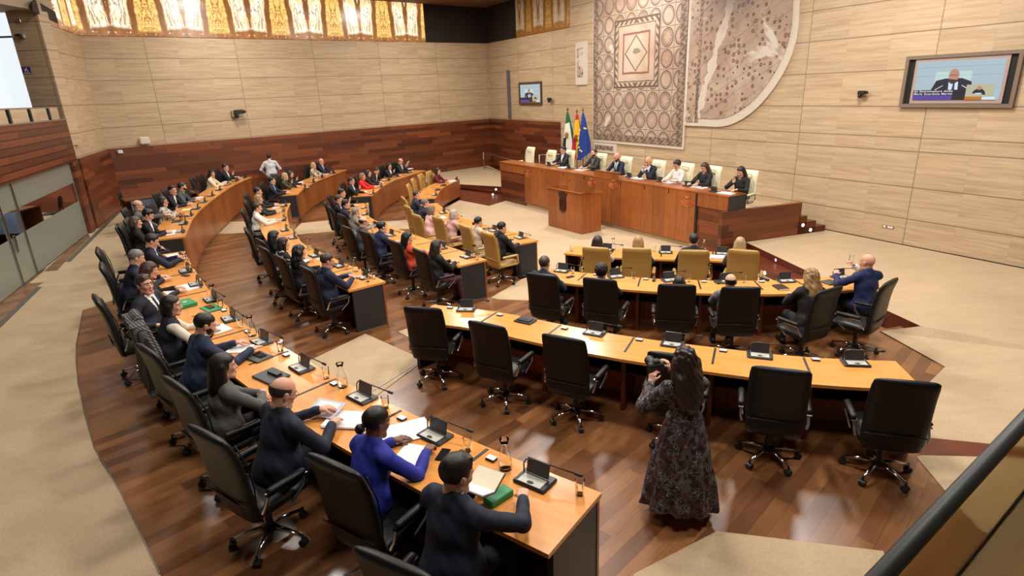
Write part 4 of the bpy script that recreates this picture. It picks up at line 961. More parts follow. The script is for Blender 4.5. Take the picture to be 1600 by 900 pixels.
def place(proto, loc, rz, lab, group=None):
    if proto.name not in _first:
        _first[proto.name] = 1; proto.location = loc; proto.rotation_euler = (0, 0, rz); proto['label'] = lab
        if group: proto['group'] = group
        return proto
    return dup(proto, loc, rz, lab, group)
def make_glass():
    t = thing('water_glass', 'x', 'glass')
    mb = MB(); mb.lathe([(.001, .006), (.027, .006), (.033, .115), (.035, .115), (.0305, .0), (.001, .0)], (0, 0, 0), 18, cap=False); mb.build('tumbler', M_glass, t, smooth=True, sharp=50)
    mb = MB(); mb.lathe([(.0265, .0075), (.0295, .055)], (0, 0, 0), 18); mb.build('water', M_water, t, smooth=True, sharp=50); return t
def make_carafe():
    t = thing('water_carafe', 'x', 'carafe')
    o = [(.001, .0), (.045, .0), (.05, .02), (.047, .08), (.03, .15), (.021, .18), (.024, .21), (.037, .25)]
    i = [(.034, .25), (.021, .21), (.018, .18), (.027, .15), (.044, .08), (.046, .022), (.04, .008), (.001, .008)]
    mb = MB(); mb.lathe(o + i, (0, 0, 0), 20, cap=False); mb.build('bottle', M_glass, t, smooth=True)
    mb = MB(); mb.lathe([(.039, .0095), (.0445, .022), (.043, .075)], (0, 0, 0), 18); mb.build('water', M_water, t, smooth=True, sharp=50); return t
def make_card():
    t = thing('card_reader', 'x', 'card reader'); mb = MB(); mb.box((0, 0, .009), (.085, .06, .018), 0, 0, None, bev=.006); mb.build('case', M_dplastic, t)
    mb = MB(); mb.box((0, 0, .0195), (.074, .05, .003)); mb.build('white_face', M_white, t); return t
GL, CAR, CARD = make_glass(), make_carafe(), make_card(); [CHILDREN_CACHE(u) for u in (GL, CAR, CARD)]
# ------------------------------------------------------------------ signed-distance figures
def rc(p, a, b, ra, rb):
    a = np.array(a, np.float32); b = np.array(b, np.float32); ba = b - a; l2 = float(ba @ ba) + 1e-9
    pa = p - a; h = np.clip((pa @ ba) / l2, 0, 1); d = pa - h[..., None] * ba
    return np.sqrt((d * d).sum(-1)) - (ra + (rb - ra) * h)
def el(p, c, r, R=None):
    q = p - np.array(c, np.float32)
    if R is not None: q = q @ np.array(R, np.float32)
    r = np.array(r, np.float32); k0 = np.sqrt(((q / r) ** 2).sum(-1)); k1 = np.sqrt(((q / (r * r)) ** 2).sum(-1)) + 1e-9
    return k0 * (k0 - 1) / k1
def prim_d(p, pr):
    if pr[0] == 'rc': return rc(p, *pr[1:5])
    if pr[0] == 'el': return el(p, pr[1], pr[2], pr[3])
    return pr[1](p)
def smin(a, b, k):
    if k <= 0: return np.minimum(a, b)
    h = np.clip(.5 + .5 * (b - a) / k, 0, 1); return b + (a - b) * h - k * h * (1 - h)
def field(p, prims, post=None):
    d = None
    for pr in prims:
        e = prim_d(p, pr); d = e if d is None else smin(d, e, pr[-1])
    return post(p, d) if post else d
def bounds(prims, pad):
    lo = np.full(3, 9.); hi = -lo
    for pr in prims:
        if pr[0] == 'rc':
            for q, r in ((pr[1], pr[3]), (pr[2], pr[4])): lo = np.minimum(lo, np.array(q) - r); hi = np.maximum(hi, np.array(q) + r)
        elif pr[0] == 'el': m = max(pr[2]) if pr[3] is not None else np.array(pr[2]); lo = np.minimum(lo, np.array(pr[1]) - m); hi = np.maximum(hi, np.array(pr[1]) + m)
        else: lo = np.minimum(lo, pr[2]); hi = np.maximum(hi, pr[3])
    return lo - pad, hi + pad
def surfnet(prims, vox, post=None):
    lo, hi = bounds(prims, vox * 2.5); n = np.ceil((hi - lo) / vox).astype(int) + 1
    ax = [lo[i] + vox * np.arange(n[i]) for i in range(3)]
    G = np.stack(np.meshgrid(*ax, indexing='ij'), -1).astype(np.float32)
    V = field(G, prims, post); ins = V < 0
    cn = (n[0] - 1, n[1] - 1, n[2] - 1); acc = np.zeros(cn + (3,), np.float32); cnt = np.zeros(cn, np.float32)
    sl = lambda o, m: slice(o, o + m)
    for axis in range(3):
        o1, o2 = [a for a in range(3) if a != axis]
        for i in (0, 1):
            for j in (0, 1):
                off = [0, 0, 0]; off[o1] = i; off[o2] = j; off2 = list(off); off2[axis] = 1
                A = V[sl(off[0], cn[0]), sl(off[1], cn[1]), sl(off[2], cn[2])]; B = V[sl(off2[0], cn[0]), sl(off2[1], cn[1]), sl(off2[2], cn[2])]
                m = (A < 0) != (B < 0); t = np.where(m, A / np.where(m, A - B, 1), 0)
                for q in range(3):
                    acc[..., q] += np.where(m, off[q] + (t if q == axis else 0), 0)
                cnt += m
    act = cnt > 0; idx = np.full(cn, -1, int); idx[act] = np.arange(act.sum())
    cell = np.argwhere(act); P = (acc[act] / cnt[act][:, None] + cell) * vox + lo
    faces = []
    for axis in range(3):
        o1, o2 = (axis + 1) % 3, (axis + 2) % 3
        s0 = [slice(0, cn[0]), slice(0, cn[1]), slice(0, cn[2])]; s0[o1] = slice(1, cn[o1]); s0[o2] = slice(1, cn[o2]); s1 = list(s0); s1[axis] = slice(1, cn[axis] + 1)
        A = ins[tuple(s0)]; B = ins[tuple(s1)]; m = A != B; e = np.argwhere(m); fl = A[m]
        e[:, o1] += 1; e[:, o2] += 1
        def g(a, b): q = e.copy(); q[:, o1] -= a; q[:, o2] -= b; return idx[q[:, 0], q[:, 1], q[:, 2]]
        Q = np.stack([g(1, 1), g(0, 1), g(0, 0), g(1, 0)], 1); Q[~fl] = Q[~fl][:, ::-1]; faces.append(Q)
    return P.astype(np.float32), np.concatenate(faces)
def face_mats(P, Fc, prims, paint=None):
    c = P[Fc].mean(1); D = np.stack([prim_d(c, pr) for pr in prims], 0); ids = np.array([pr[-2] for pr in prims])[D.argmin(0)]
    return paint(c, ids) if paint else ids
# material slots of a body: 0 top, 1 skin, 2 legs, 3 shirt/cuff, 4 shoes, 5 lips, 6 eye white, 7 iris/brow, 8 tie
def head_proto(vox, male=True):
    w = 1.0 if male else .94
    pr = [('el', (0, -.012, .03), (.075 * w, .095, .088), None, 1, 0), ('el', (0, .024, -.035), (.060 * w, .066, .078), None, 1, .03),
          ('rc', (-.018, .068, -.098), (.018, .068, -.098), .021, .021, 1, .025), ('rc', (-.045 * w, .0, -.075), (-.02, .06, -.095), .022, .02, 1, .02), ('rc', (.045 * w, .0, -.075), (.02, .06, -.095), .022, .02, 1, .02),
          ('rc', (-.036, .07, .026), (.036, .07, .026), .013, .013, 1, .02), ('rc', (0, .082, .012), (0, .104, -.026), .008, .0125, 1, .012), ('rc', (-.011, .094, -.031), (.011, .094, -.031), .008, .008, 1, .008),
          ('el', (-.037, .066, -.02), (.018, .016, .018), None, 1, .02), ('el', (.037, .066, -.02), (.018, .016, .018), None, 1, .02),
          ('rc', (-.015, .0885, -.062), (.015, .0885, -.062), .0055, .0055, 5, .006), ('rc', (-.011, .088, -.070), (.011, .088, -.070), .0058, .0058, 5, .006),
          ('rc', (0, -.016, -.06), (0, -.022, -.095), .052 * w, .05 * w, 1, .03)]
    for s in (-1, 1):
        pr += [('el', (s * .076 * w, -.008, -.006), (.009, .02, .031), None, 1, .006), ('rc', (s * .074 * w, -.002, -.03), (s * .08 * w, -.018, .012), .007, .008, 1, .004),
               ('el', (s * .031, .0735, .006), (.0125, .009, .0062), None, 6, .002), ('el', (s * .031, .0802, .006), (.0062, .004, .0058), None, 7, 0), ('rc', (s * .021, .0795, .0125), (s * .041, .0765, .0125), .004, .0035, 1, .003),
               ('rc', (s * .018, .086, .028), (s * .045, .077, .029), .0048, .0035, 7, .002)]
    P, Fc = surfnet(pr, vox); return P, Fc, face_mats(P, Fc, pr)
def hand_proto(vox, curl):
    """right hand, wrist at origin, fingers +Y, palm -Z, thumb towards -X"""
    pr = [('rc', (0, -.02, 0), (0, .01, 0), .024, .026, 1, 0), ('el', (0, .05, 0), (.040, .050, .0165), None, 1, .02), ('rc', (-.026, .082, 0), (.03, .076, 0), .0115, .0105, 1, .015), ('rc', (-.022, .02, -.004), (-.034, .05, -.008), .015, .013, 1, .012)]
    for k, (x, L) in enumerate(((-.029, .070), (-.0095, .078), (.0105, .073), (.029, .058))):
        a = np.array((x, .085 - abs(k - 1.2) * .004, .0)); ang = 0.12; sp = (x) * 2.2; seg = (L * .45, L * .32, L * .25); r = (.0092, .0085, .0078, .0068)
        if k == 3: r = tuple(q * .88 for q in r)
        for i in range(3):
            ang += curl * (.55, .8, .6)[i]; d = np.array((math.sin(sp) * math.cos(ang), math.cos(sp) * math.cos(ang), -math.sin(ang))); b = a + d * seg[i]
            pr.append(('rc', tuple(a), tuple(b), r[i], r[i + 1], 1, .0035 if i else .006)); a = b
    a = np.array((-.034, .045, -.006)); d1 = np.array((-.62, .70, -.28 - curl * .3)); d1 /= np.linalg.norm(d1); b = a + d1 * .034; d2 = np.array((-.3 + curl * .35, .85, -.3 - curl * .5)); d2 /= np.linalg.norm(d2); c = b + d2 * .03
    pr += [('rc', tuple(a), tuple(b), .0115, .0095, 1, .008), ('rc', tuple(b), tuple(c), .0095, .0075, 1, .003)]
    P, Fc = surfnet(pr, vox); return P, Fc, np.ones(len(Fc), int)
_hp = {}
def HEAD(q, male):
    if (q, male) not in _hp: _hp[(q, male)] = head_proto({0: .0052, 1: .0075, 2: .0105}[q], male)
    return _hp[(q, male)]
def HAND(q, curl):
    k = ('h', q, curl)
    if k not in _hp: _hp[k] = hand_proto({0: .0042, 1: .0055, 2: .0068}[q], curl)
    return _hp[k]
# ---- hair shells, head-local
def hair_prims(style):
    def shell(sx=1.0, front=.062, low=-.055, top=1.0, amp=.0014, fq=70, dome=None):
        def f(p):
            d = el(p, (0, -.016, .036), (.0805 * sx, .101 * sx, .0905 * top)); 
            x, y, z = p[..., 0], p[..., 1], p[..., 2]
            d = d + amp * np.sin(x * fq + z * 18) * np.sin(y * fq * .8 + z * 30)
            cut = (y - front) * .8 - (z - .055) * .75 * 1.0                       # hairline
            side = np.minimum((y - .018), 1) ; face = np.maximum(side * .9, -(z - .045)) # in front of the ears and below the temple
            d = np.maximum(d, cut); d = np.maximum(d, -np.maximum(-(y - .016), (z - .05)) * .95)
            d = np.maximum(d, low - .04 * np.clip(-y / .07, 0, 1) - z + .5 * np.clip(y + .01, 0, .1)); d = np.minimum(d, np.maximum(np.maximum(el(p, (0, -.016, .036), (.0805 * sx, .101 * sx, .0905)), np.abs(y - .022) - .009), np.maximum(-.012 - z, z - .06)))
            if dome is not None: d = np.maximum(d, z - dome)
            return d
        return ('fn', f, (-.11, -.14, -.17), (.11, .12, .15), 0, 0)
    if style == 'short': return [shell()]
    if style == 'thick': return [shell(1.04, .06, -.06, 1.07, .002, 60), ('rc', (-.04, .035, .105), (.035, .045, .10), .02, .018, 0, .02)]
    if style == 'receding': return [shell(1.0, .015, -.06, .99)]
    if style == 'fringe': return [shell(.985, .06, -.06, .985, .001, 70, .05)]
    if style == 'curly': return [shell(1.16, .062, -.085, 1.16, .010, 150)]
    if style == 'bob': return [shell(1.05, .064, -.07, 1.05), ('rc', (-.07, -.02, .0), (-.082, -.01, -.12), .034, .03, 0, .03), ('rc', (.07, -.02, .0), (.082, -.01, -.12), .034, .03, 0, .03), ('el', (0, -.075, -.05), (.085, .05, .1), None, 0, .03)]
    if style == 'long': return [shell(1.06, .066, -.07, 1.06), ('rc', (-.068, -.03, .01), (-.085, -.03, -.19), .036, .04, 0, .03), ('rc', (.068, -.03, .01), (.085, -.03, -.19), .036, .04, 0, .03), ('el', (0, -.085, -.12), (.105, .055, .19), None, 0, .04), ('rc', (-.05, -.10, -.15), (-.05, -.095, -.30), .04, .02, 0, .03), ('rc', (.05, -.10, -.15), (.05, -.095, -.30), .04, .02, 0, .03), ('rc', (0, -.10, -.2), (0, -.10, -.33), .045, .02, 0, .03)]
    if style == 'bigcurl': return [shell(1.12, .064, -.08, 1.12, .008, 110)] + [('el', (x, y, z), (.058, .05, .066), None, 0, .045) for x, y, z in ((-.075, -.03, -.03), (.075, -.03, -.03), (-.085, -.05, -.12), (.085, -.05, -.12), (0, -.09, -.05), (-.045, -.1, -.15), (.045, -.1, -.15), (-.07, -.09, -.23), (.07, -.09, -.23), (0, -.11, -.24))]
    if style == 'bun': return [shell(1.0, .06, -.06, 1.0), ('el', (0, -.13, -.035), (.037, .034, .037), None, 0, .012)]
    if style == 'pony': return [shell(1.01, .06, -.06, 1.01), ('rc', (0, -.11, .0), (0, -.14, -.10), .03, .034, 0, .02), ('rc', (0, -.14, -.10), (0, -.12, -.24), .034, .012, 0, .01)]
def hair_post(style):
    if style in ('long', 'bob', 'pony', 'bun', 'bigcurl', 'thick'):
        def post(p, d):
            x, y, z = p[..., 0], p[..., 1], p[..., 2]; a = np.arctan2(x, -y - .02)
            w = .0018 * np.sin(a * (34 if style != 'bigcurl' else 15) + z * (20 if style != 'bigcurl' else 60)) + (.0035 * np.sin(x * 60 + z * 40) * np.sin(y * 50 - z * 40) if style == 'bigcurl' else 0)
            d = d + w
            face = np.maximum(np.maximum(np.abs(x) - .058, .03 - y), z - .052)   # keep the face clear
            return np.maximum(d, -face)
        return post
    return None
def HAIR(style, q):
    k = ('hair', style, q)
    if k not in _hp:
        pr = hair_prims(style); _hp[k] = surfnet(pr, {0: .0055, 1: .008, 2: .011}[q], hair_post(style))
    return _hp[k]
def beard_mesh(q):
    k = ('beard', q)
    if k not in _hp:
        def f(p):
            x, y, z = p[..., 0], p[..., 1], p[..., 2]
            d = np.minimum(el(p, (0, .026, -.04), (.0665, .072, .082)), rc(p, (-.02, .07, -.1), (.02, .07, -.1), .0265, .0265))
            d = np.maximum(d, z + .035 - np.clip(np.abs(x) - .035, 0, .04) * 1.3); d = np.maximum(d, -(y + .005)); 
            m = np.maximum(np.abs(x) - .02, np.abs(z + .066) - .009); return np.maximum(d, -m)
        _hp[k] = surfnet([('fn', f, (-.09, -.02, -.14), (.09, .13, .02), 0, 0)], {0: .005, 1: .007, 2: .01}[q])
    return _hp[k]
def npm(P, M): return P @ np.array(M.to_3x3()).T.astype(np.float32) + np.array(M.translation, np.float32)
def ik(sh, ha, l1, l2, pole):
    sh, ha = Vector(sh), Vector(ha); d = ha - sh; L = min(d.length, (l1 + l2) * .995); dn = d.normalized(); ha = sh + dn * L
    x = (l1 * l1 - l2 * l2 + L * L) / (2 * L); h = math.sqrt(max(1e-6, l1 * l1 - x * x)); p = Vector(pole); p = (p - dn * p.dot(dn)).normalized()
    return sh + dn * x + p * h, ha
_cm = {}
def cmat(col, rough=.75, kind='cloth'):
    k = (tuple(col), kind)
    if k not in _cm:
        _cm[k] = flat('%s_%02x%02x%02x' % ((kind,) + tuple(col)), srgb(*col), rough if kind != 'hair' else .45, noise=.12 if kind != 'skin' else .05, nscale=60 if kind == 'cloth' else 90)
    return _cm[k]
def hmat(col):
    k = ('hair', tuple(col))
    if k not in _cm:
        m, nt, b = new_mat('hair_%02x%02x%02x' % tuple(col)); v, x, y, z = uvxy(nt, 'Object')
        g = noise(nt, comb(nt, x * 160.0, y * 160.0, z * 12.0), 1.0, 3, .7); setc(nt, b.inputs['Base Color'], scale_rgb(nt, srgb(*col), (g - .3) * 2.2 + .35)); b.inputs['Roughness'].default_value = .42
        bump(nt, b, g, .5, .004); _cm[k] = m
    return _cm[k]
def pattern_mat(name, fn):
    if name not in _cm:
        m, nt, b = new_mat(name); v, x, y, z = uvxy(nt, 'Object'); setc(nt, b.inputs['Base Color'], fn(nt, v, x, y, z)); b.inputs['Roughness'].default_value = .8; _cm[name] = m
    return _cm[name]
def zebra(nt, v, x, y, z): w = noise(nt, v, 9, 2); return mixc(nt, ((z * 60.0 + w * 12.0 + x * 10.0).sin()).gt(0.0), srgb(20, 20, 22), srgb(225, 225, 222))
def floral(nt, v, x, y, z):
    vn = nt.nodes.new('ShaderNodeTexVoronoi'); vn.inputs['Scale'].default_value = 17; nz = nt.nodes.new('ShaderNodeTexNoise'); nz.inputs['Scale'].default_value = 9; nt.links.new(v, nz.inputs[0])
    mx = nt.nodes.new('ShaderNodeMix'); mx.data_type = 'VECTOR'; mx.inputs[0].default_value = .16; nt.links.new(v, mx.inputs[4]); nt.links.new(nz.outputs[1], mx.inputs[5]); nt.links.new(mx.outputs[1], vn.inputs['Vector'])
    d = X(nt, vn.outputs['Distance']); r = ((d * 52.0).sin()).gt(.62); h = X(nt, vn.outputs['Color'])
    c = mixc(nt, h.gt(.55), srgb(150, 140, 136), srgb(120, 72, 74)); return mixc(nt, r * noise(nt, v, 24, 2).gt(.44), srgb(22, 19, 24), c)
def check(nt, v, x, y, z): a = ((x * 190.0).sin() * (z * 190.0).sin()).gt(.0); b = ((x * 190.0).sin()).gt(.2).mx(((z + y) * 190.0).sin().gt(.2)); return mixc(nt, b, srgb(120, 118, 112), srgb(34, 34, 36))
def tweed(nt, v, x, y, z): return mixc(nt, noise(nt, v, 160, 2), srgb(52, 52, 50), srgb(110, 110, 106))
def speck(nt, v, x, y, z): return mixc(nt, noise(nt, v, 26, 2).gt(.56), srgb(196, 186, 166), srgb(70, 64, 58))
PAT = {'zebra': zebra, 'floral': floral, 'check': check, 'tweed': tweed, 'speck': speck}
def tmat(c): return pattern_mat('pattern_' + c, PAT[c]) if isinstance(c, str) else cmat(c)
SKIN = {'l': (214, 164, 138), 'm': (196, 144, 116), 'd': (120, 80, 58), 'r': (214, 158, 132)}
def add_mesh(name, parts, mats, parent=None):
    vs = np.concatenate([p[0] for p in parts]); o = 0; fs = []; ms = []
    for p in parts: fs.append(np.asarray(p[1]) + o); ms.append(np.asarray(p[2])); o += len(p[0])
    fs = np.concatenate(fs); ms = np.concatenate(ms)
    me = bpy.data.meshes.new(name); me.vertices.add(len(vs)); me.vertices.foreach_set('co', vs.astype(np.float32).ravel())
    me.loops.add(len(fs) * 4); me.loops.foreach_set('vertex_index', fs.astype(np.int32).ravel())
    me.polygons.add(len(fs)); me.polygons.foreach_set('loop_start', np.arange(0, len(fs) * 4, 4, dtype=np.int32))
    me.polygons.foreach_set('material_index', ms.astype(np.int32)); me.polygons.foreach_set('use_smooth', np.ones(len(fs), bool))
    for m in mats: me.materials.append(m)
    me.update(calc_edges=True); me.validate(); ob = bpy.data.objects.new(name, me); C.link(ob)
    if parent: ob.parent = parent
    return ob
def figure(x, y, z, yaw, lab, q=1, male=True, top=(30, 34, 52), legs=(24, 26, 34), shirt=(225, 225, 228), tie=None, skin='l', hair='short', hcol=(40, 28, 22), lean=.12, hyaw=0.0, hpitch=.12, hroll=0.0,
           hands=None, curl=(.35, .35), suit=True, fat=1.0, glasses=False, beard=None, stand=False, bow=0.0, sleeves=True, scale=1.0, twist=0.0, group=None, fy=.50, slv=0):
    """figure facing +Y in its own space; hands: two wrist targets (left, right)"""
    S = 1.0 if male else .94
    hip = Vector((0, 0, .56 if not stand else .93)); sp = Vector((0, math.sin(lean), math.cos(lean))); tl = .50 * S
    fw = Vector((0, math.cos(lean), -math.sin(lean)))
    nb = hip + sp * tl; ch = hip + sp * (tl * .62); be = hip + sp * (tl * .25)
    R = Matrix.Rotation(-lean, 3, 'X'); Rn = [list(r) for r in R]
    Rt = Matrix.Rotation(twist, 3, 'Z')
    shw = (.178 if male else .155) * (1 + (fat - 1) * .4)
    bx = Rt @ Vector((1, 0, 0))
    shz = nb - sp * .055
    Ls, Rs = shz - bx * shw, shz + bx * shw
    pr = [('el', tuple(hip + Vector((0, -.01, .0))), (.172 * fat, .138 * fat, .125), None, 2, 0), ('el', tuple(be), (.168 * fat * S, .128 * fat, .17), Rn, 0, .05), ('el', tuple(ch), (.18 * S * (1 + (fat - 1) * .5), .124 * (1 + (fat - 1) * .6), .19), Rn, 0, .05),
          ('rc', tuple(Ls * .9 + nb * .1), tuple(Rs * .9 + nb * .1), .066, .066, 0, .05), ('rc', tuple(nb + sp * .004 - bx * .035), tuple(Ls), .052, .056, 0, .03), ('rc', tuple(nb + sp * .004 + bx * .035), tuple(Rs), .052, .056, 0, .03), ('rc', tuple(nb - sp * .03 - fw * .03), tuple(nb + sp * .028 - fw * .018), .07 * S, .064 * S, 0, .012),
          ('rc', tuple(hip - bx * .06), tuple(hip + bx * .06 + sp * .08), .14 * fat, .14 * fat, 0, .04)]
    if not male: pr += [('el', tuple(ch + fw * .075 - bx * .062 - sp * .01), (.058, .05, .058), None, 0, .03), ('el', tuple(ch + fw * .075 + bx * .062 - sp * .01), (.058, .05, .058), None, 0, .03)]
    hn = nb + Vector((0, .028 + .06 * lean, .0)) ; headc = nb + Vector((0, math.sin(lean * .6) * .13 + .028, math.cos(lean * .6) * .148))
    pr += [('rc', tuple(nb + sp * .02), tuple(nb + (headc - nb) * .5), .056 * S, .053 * S, 1, .006), ('rc', tuple(nb - sp * .0 + Vector((0, .002, 0))), tuple(nb + (headc - nb) * .27 + Vector((0, -.004, 0))), .064 * S, .0605 * S, 3 if suit else 1, .004)]
    if not stand:
        for s in (-1, 1):
            k = Vector((s * .115, min(.45, fy + .06), .50)); f = Vector((s * .12, fy, .10)); h0 = hip + Vector((s * .09, .02, -.03))
            pr += [('rc', tuple(h0), tuple(k), .088 * fat, .062, 2, .04), ('rc', tuple(k), tuple(f), .058, .042, 2, .02), ('rc', (f.x, f.y - .03, .045), (f.x * 1.1, f.y + .15, .035), .042, .036, 4, .015)]
    else:
        for s in (-1, 1):
            k = Vector((s * .10, .02, .50)); f = Vector((s * .11, -.01, .10)); h0 = hip + Vector((s * .09, .0, -.03))
            pr += [('rc', tuple(h0), tuple(k), .092, .062, 2, .04), ('rc', tuple(k), tuple(f), .06, .046, 2, .02), ('rc', (f.x, f.y - .04, .045), (f.x * 1.15, f.y + .17, .035), .042, .036, 4, .015)]
    if suit and q <= 1:
        def collar(p, nb_=np.array(nb, np.float32), up_=np.array(sp, np.float32), fw_=np.array(fw, np.float32)):
            r_ = p - nb_; h = r_ @ up_; f_ = r_ @ fw_ - .004; x_ = r_[..., 0]; rr = np.sqrt(x_ * x_ + f_ * f_)
            d_ = np.maximum(np.abs(rr - (.0695 * S - .3 * np.minimum(h - .02, 0))) - .007, np.abs(h - .006 + np.clip(f_, 0, .1) * .5) - .034)
            return np.maximum(d_, .034 - np.abs(x_) + .6 * np.clip(.045 - f_, 0, .2) * -1) if False else np.maximum(d_, np.minimum(f_ - .035, .04 - np.abs(x_)))
        c0_ = np.array(nb); pr.append(('fn', collar, tuple(c0_ - .12), tuple(c0_ + .12), 0, .003))
    parts = []
    if hands is None: hands = ((-.13, .46, .80), (.13, .46, .80))
    for i, s in ((0, -1), (1, 1)):
        sh = Ls if s < 0 else Rs; sh = sh + bx * s * .012 - sp * .01
        tgt = Vector(hands[i][:3]); pole = Vector(hands[i][3:6]) if len(hands[i]) > 3 else Vector((s * .75, -.25, -.75))
        e, w = ik(sh, tgt, .29 * S, .255 * S, pole)
        sl = slv if sleeves else 1; s0 = slv
        pr += [('rc', tuple(sh), tuple(e), .063 * (1 + (fat - 1) * .4) * S, .053 * S, s0, .022), ('rc', tuple(e), tuple(e.lerp(w, .93)), .052 * S, .039 * S, sl, .015), ('rc', tuple(e.lerp(w, .9)), tuple(e.lerp(w, .975)), .031, .030, 3 if suit else sl, .004)]
        d = (w - e).normalized(); 
        hd = Vector(hands[i][6:9]).normalized() if len(hands[i]) > 6 else (Vector((d.x * .7, d.y, 0)) .normalized() if abs(w.z - .80) < .08 and not stand else d)
        palm = Vector((0, 0, -1)) if len(hands[i]) <= 9 else Vector(hands[i][9:12]).normalized()
        yv = hd; zv = -(palm - yv * palm.dot(yv)); zv = zv.normalized() if zv.length > .05 else Vector((0, 0, 1)); xv = yv.cross(zv).normalized()
        M = Matrix((xv, yv, zv)).transposed().to_4x4(); M.translation = w
        HP, HF, HM = HAND(q, curl[i]); P = HP.copy() * S
        if s < 0: P[:, 0] *= -1; HF = HF[:, ::-1]
        parts.append((npm(P, M), HF, HM))
    vox = {0: .0095, 1: .014, 2: .0195}[q]
    pc = prims = pr
    up = np.array(sp); org = np.array(hip); rt = np.array(bx); frn = np.array(fw)
    def paint(c, ids):
        if not suit: return ids
        r = c - org; h = r @ up; f = r @ frn; a = np.abs(r @ rt); m = (ids == 0) & (f > .045) & (h > .20) & (a < (h - .17) * .24 + .0)
        ids = ids.copy(); ids[m] = 3
        if tie: ids[m & (a < .020 + .012 * ((.5 - h) / .3))] = 8
        return ids
    def fold(p, d):
        return d + (.0055 * np.sin(p[..., 2] * 21 + p[..., 0] * 9 + 3 * np.sin(p[..., 1] * 7)) * np.sin(p[..., 0] * 17 - p[..., 1] * 13)) + .0035 * np.sin(p[..., 2] * 46 + p[..., 0] * 30 + 2 * np.sin(p[..., 1] * 14)) * np.sin(p[..., 1] * 24 + p[..., 0] * 18)
    P, Fc = surfnet(pr, vox, fold); parts.append((P, Fc, face_mats(P, Fc, pr, paint)))
    HM = Matrix.Translation(headc) @ Matrix.Rotation(hyaw, 4, 'Z') @ Matrix.Rotation(-hpitch, 4, 'X') @ Matrix.Rotation(hroll, 4, 'Y') @ Matrix.Scale(1.04 * S + .02, 4)
    hP, hF, hM = HEAD(q, male); parts.append((npm(hP, HM), hF, hM))
    sk = cmat(SKIN[skin], .5, 'skin')
    mats = [tmat(top), sk, tmat(legs), cmat(shirt), cmat((18, 16, 15)), cmat((164, 92, 80) if not male else (160, 104, 86), .5, 'skin') if skin != 'd' else cmat((104, 60, 50), .5, 'skin'), cmat((225, 220, 214), .3, 'skin'), cmat((34, 24, 20), .5, 'hair'), cmat(tie or (30, 40, 70))]
    o = add_mesh('person', parts, mats); o.location = (x, y, z); o.rotation_euler = (0, 0, yaw); o.scale = (scale,) * 3; tag(o, lab, 'person', group)
    if hair: P, Fc = HAIR(hair, q); add_mesh('hair', [(npm(P, HM), Fc, np.zeros(len(Fc), int))], [hmat(hcol)], o)
    if beard: P, Fc = beard_mesh(q); add_mesh('beard', [(npm(P, HM), Fc, np.zeros(len(Fc), int))], [hmat(beard)], o)
    if glasses:
        mb = MB()
        for s in (-1, 1):
            mb.tube([(s * .033 + .021 * math.cos(a), .094, .004 + .017 * math.sin(a)) for a in np.linspace(0, 2 * PI, 13)], .0018, 5)
            mb.tube([(s * .054, .094, .008), (s * .078, .06, .01), (s * .083, -.01, .008)], .0018, 5)
        mb.tube([(-.012, .096, .008), (.012, .096, .008)], .0018, 5); mb.v = [tuple(HM @ Vector(p)) for p in mb.v]; mb.build('glasses', M_dplastic, o)
    return o, headc
def head_offset(lean, male):
    S = 1.0 if male else .94; tl = .50 * S; return math.sin(lean) * tl + math.sin(lean * .6) * .13 + .028, .56 + math.cos(lean) * tl + math.cos(lean * .6) * .148
# ------------------------------------------------------------------ people
ROW = {'A': (cA, Z1, 'black'), 'A2': (cA2, Z1, 'black'), 'B': (cB, Z2, 'black'), 'B2': (cB2, Z2, 'black'), 'D': (cD, Z3, 'black'), 'D2': (cD2, Z3, 'black'), 'G': (cG, Z4, 'gold'), 'G2': (cG2, Z4, 'gold'), 'H': (cH, Z4, 'gold'), 'E': (cE, Z3, 'black'),
       'P': ([F0 - U * 2.2, F0, F1, F1 + U * 1.0], PZ, 'cream')}
NAVY, BLK, CHAR, GRY = (28, 34, 54), (18, 18, 20), (40, 42, 48), (96, 98, 104)
BRN, DBR, BLD, SIL, HBK = (58, 38, 28), (34, 24, 20), (176, 140, 92), (150, 146, 142), (16, 13, 13)
PEOPLE = []
def P(row, px, py, short, label, **k): PEOPLE.append((row, px, py, short, label, k))
CHIN = ((-.12, .42, .80), (.06, .30, .93, .8, -.1, -.6, -.25, .1, 1, 0, 1, 0))
LAP = ((-.14, .34, .62), (.14, .34, .62))
FOLD = ((-.02, .36, .79, -1, -.2, -.3, .9, .3, 0), (.02, .38, .79, 1, -.2, -.3, -.9, .3, 0))
# --- nearest row
P('A', 714, 738, 'person in navy jacket nearest the camera', 'person in dark navy jacket holding an open white notebook nearest the camera', q=0, top=(24, 30, 48), hair='thick', hcol=(28, 20, 18), lean=.16, fat=1.15, hyaw=-.25, hpitch=.3, hands=((-.16, .42, .80, -.6, -.4, -.6, .3, 1, .1, 1, 0, -.2), (.21, .50, .86, .95, .0, -.3, -.6, .8, .0)), curl=(.7, .8), ch=(612, 877), cy=8)
P('A', 588, 658, 'person in royal blue jacket', 'person in royal blue jacket with gathered dark hair writing on white paper', q=0, male=False, top=(36, 46, 148), legs=(22, 24, 40), skin='d', hair='bun', hcol=(20, 15, 14), lean=.3, hpitch=.3, hyaw=-.15, suit=False, hands=((-.17, .45, .80), (.18, .48, .82)), curl=(.3, .9), ch=(520, 724), cy=6)
P('A', 442, 612, 'person turning pages of thick papers', 'person in dark navy suit and glasses turning pages of thick papers', q=0, top=(26, 31, 48), hair='fringe', hcol=(66, 50, 42), skin='r', lean=.22, fat=1.2, glasses=True, hpitch=.42, hyaw=-.1, tie=(120, 40, 44), hands=((-.12, .50, .84), (.16, .44, .83)), curl=(.5, .5), ch=(322, 677), cy=6)
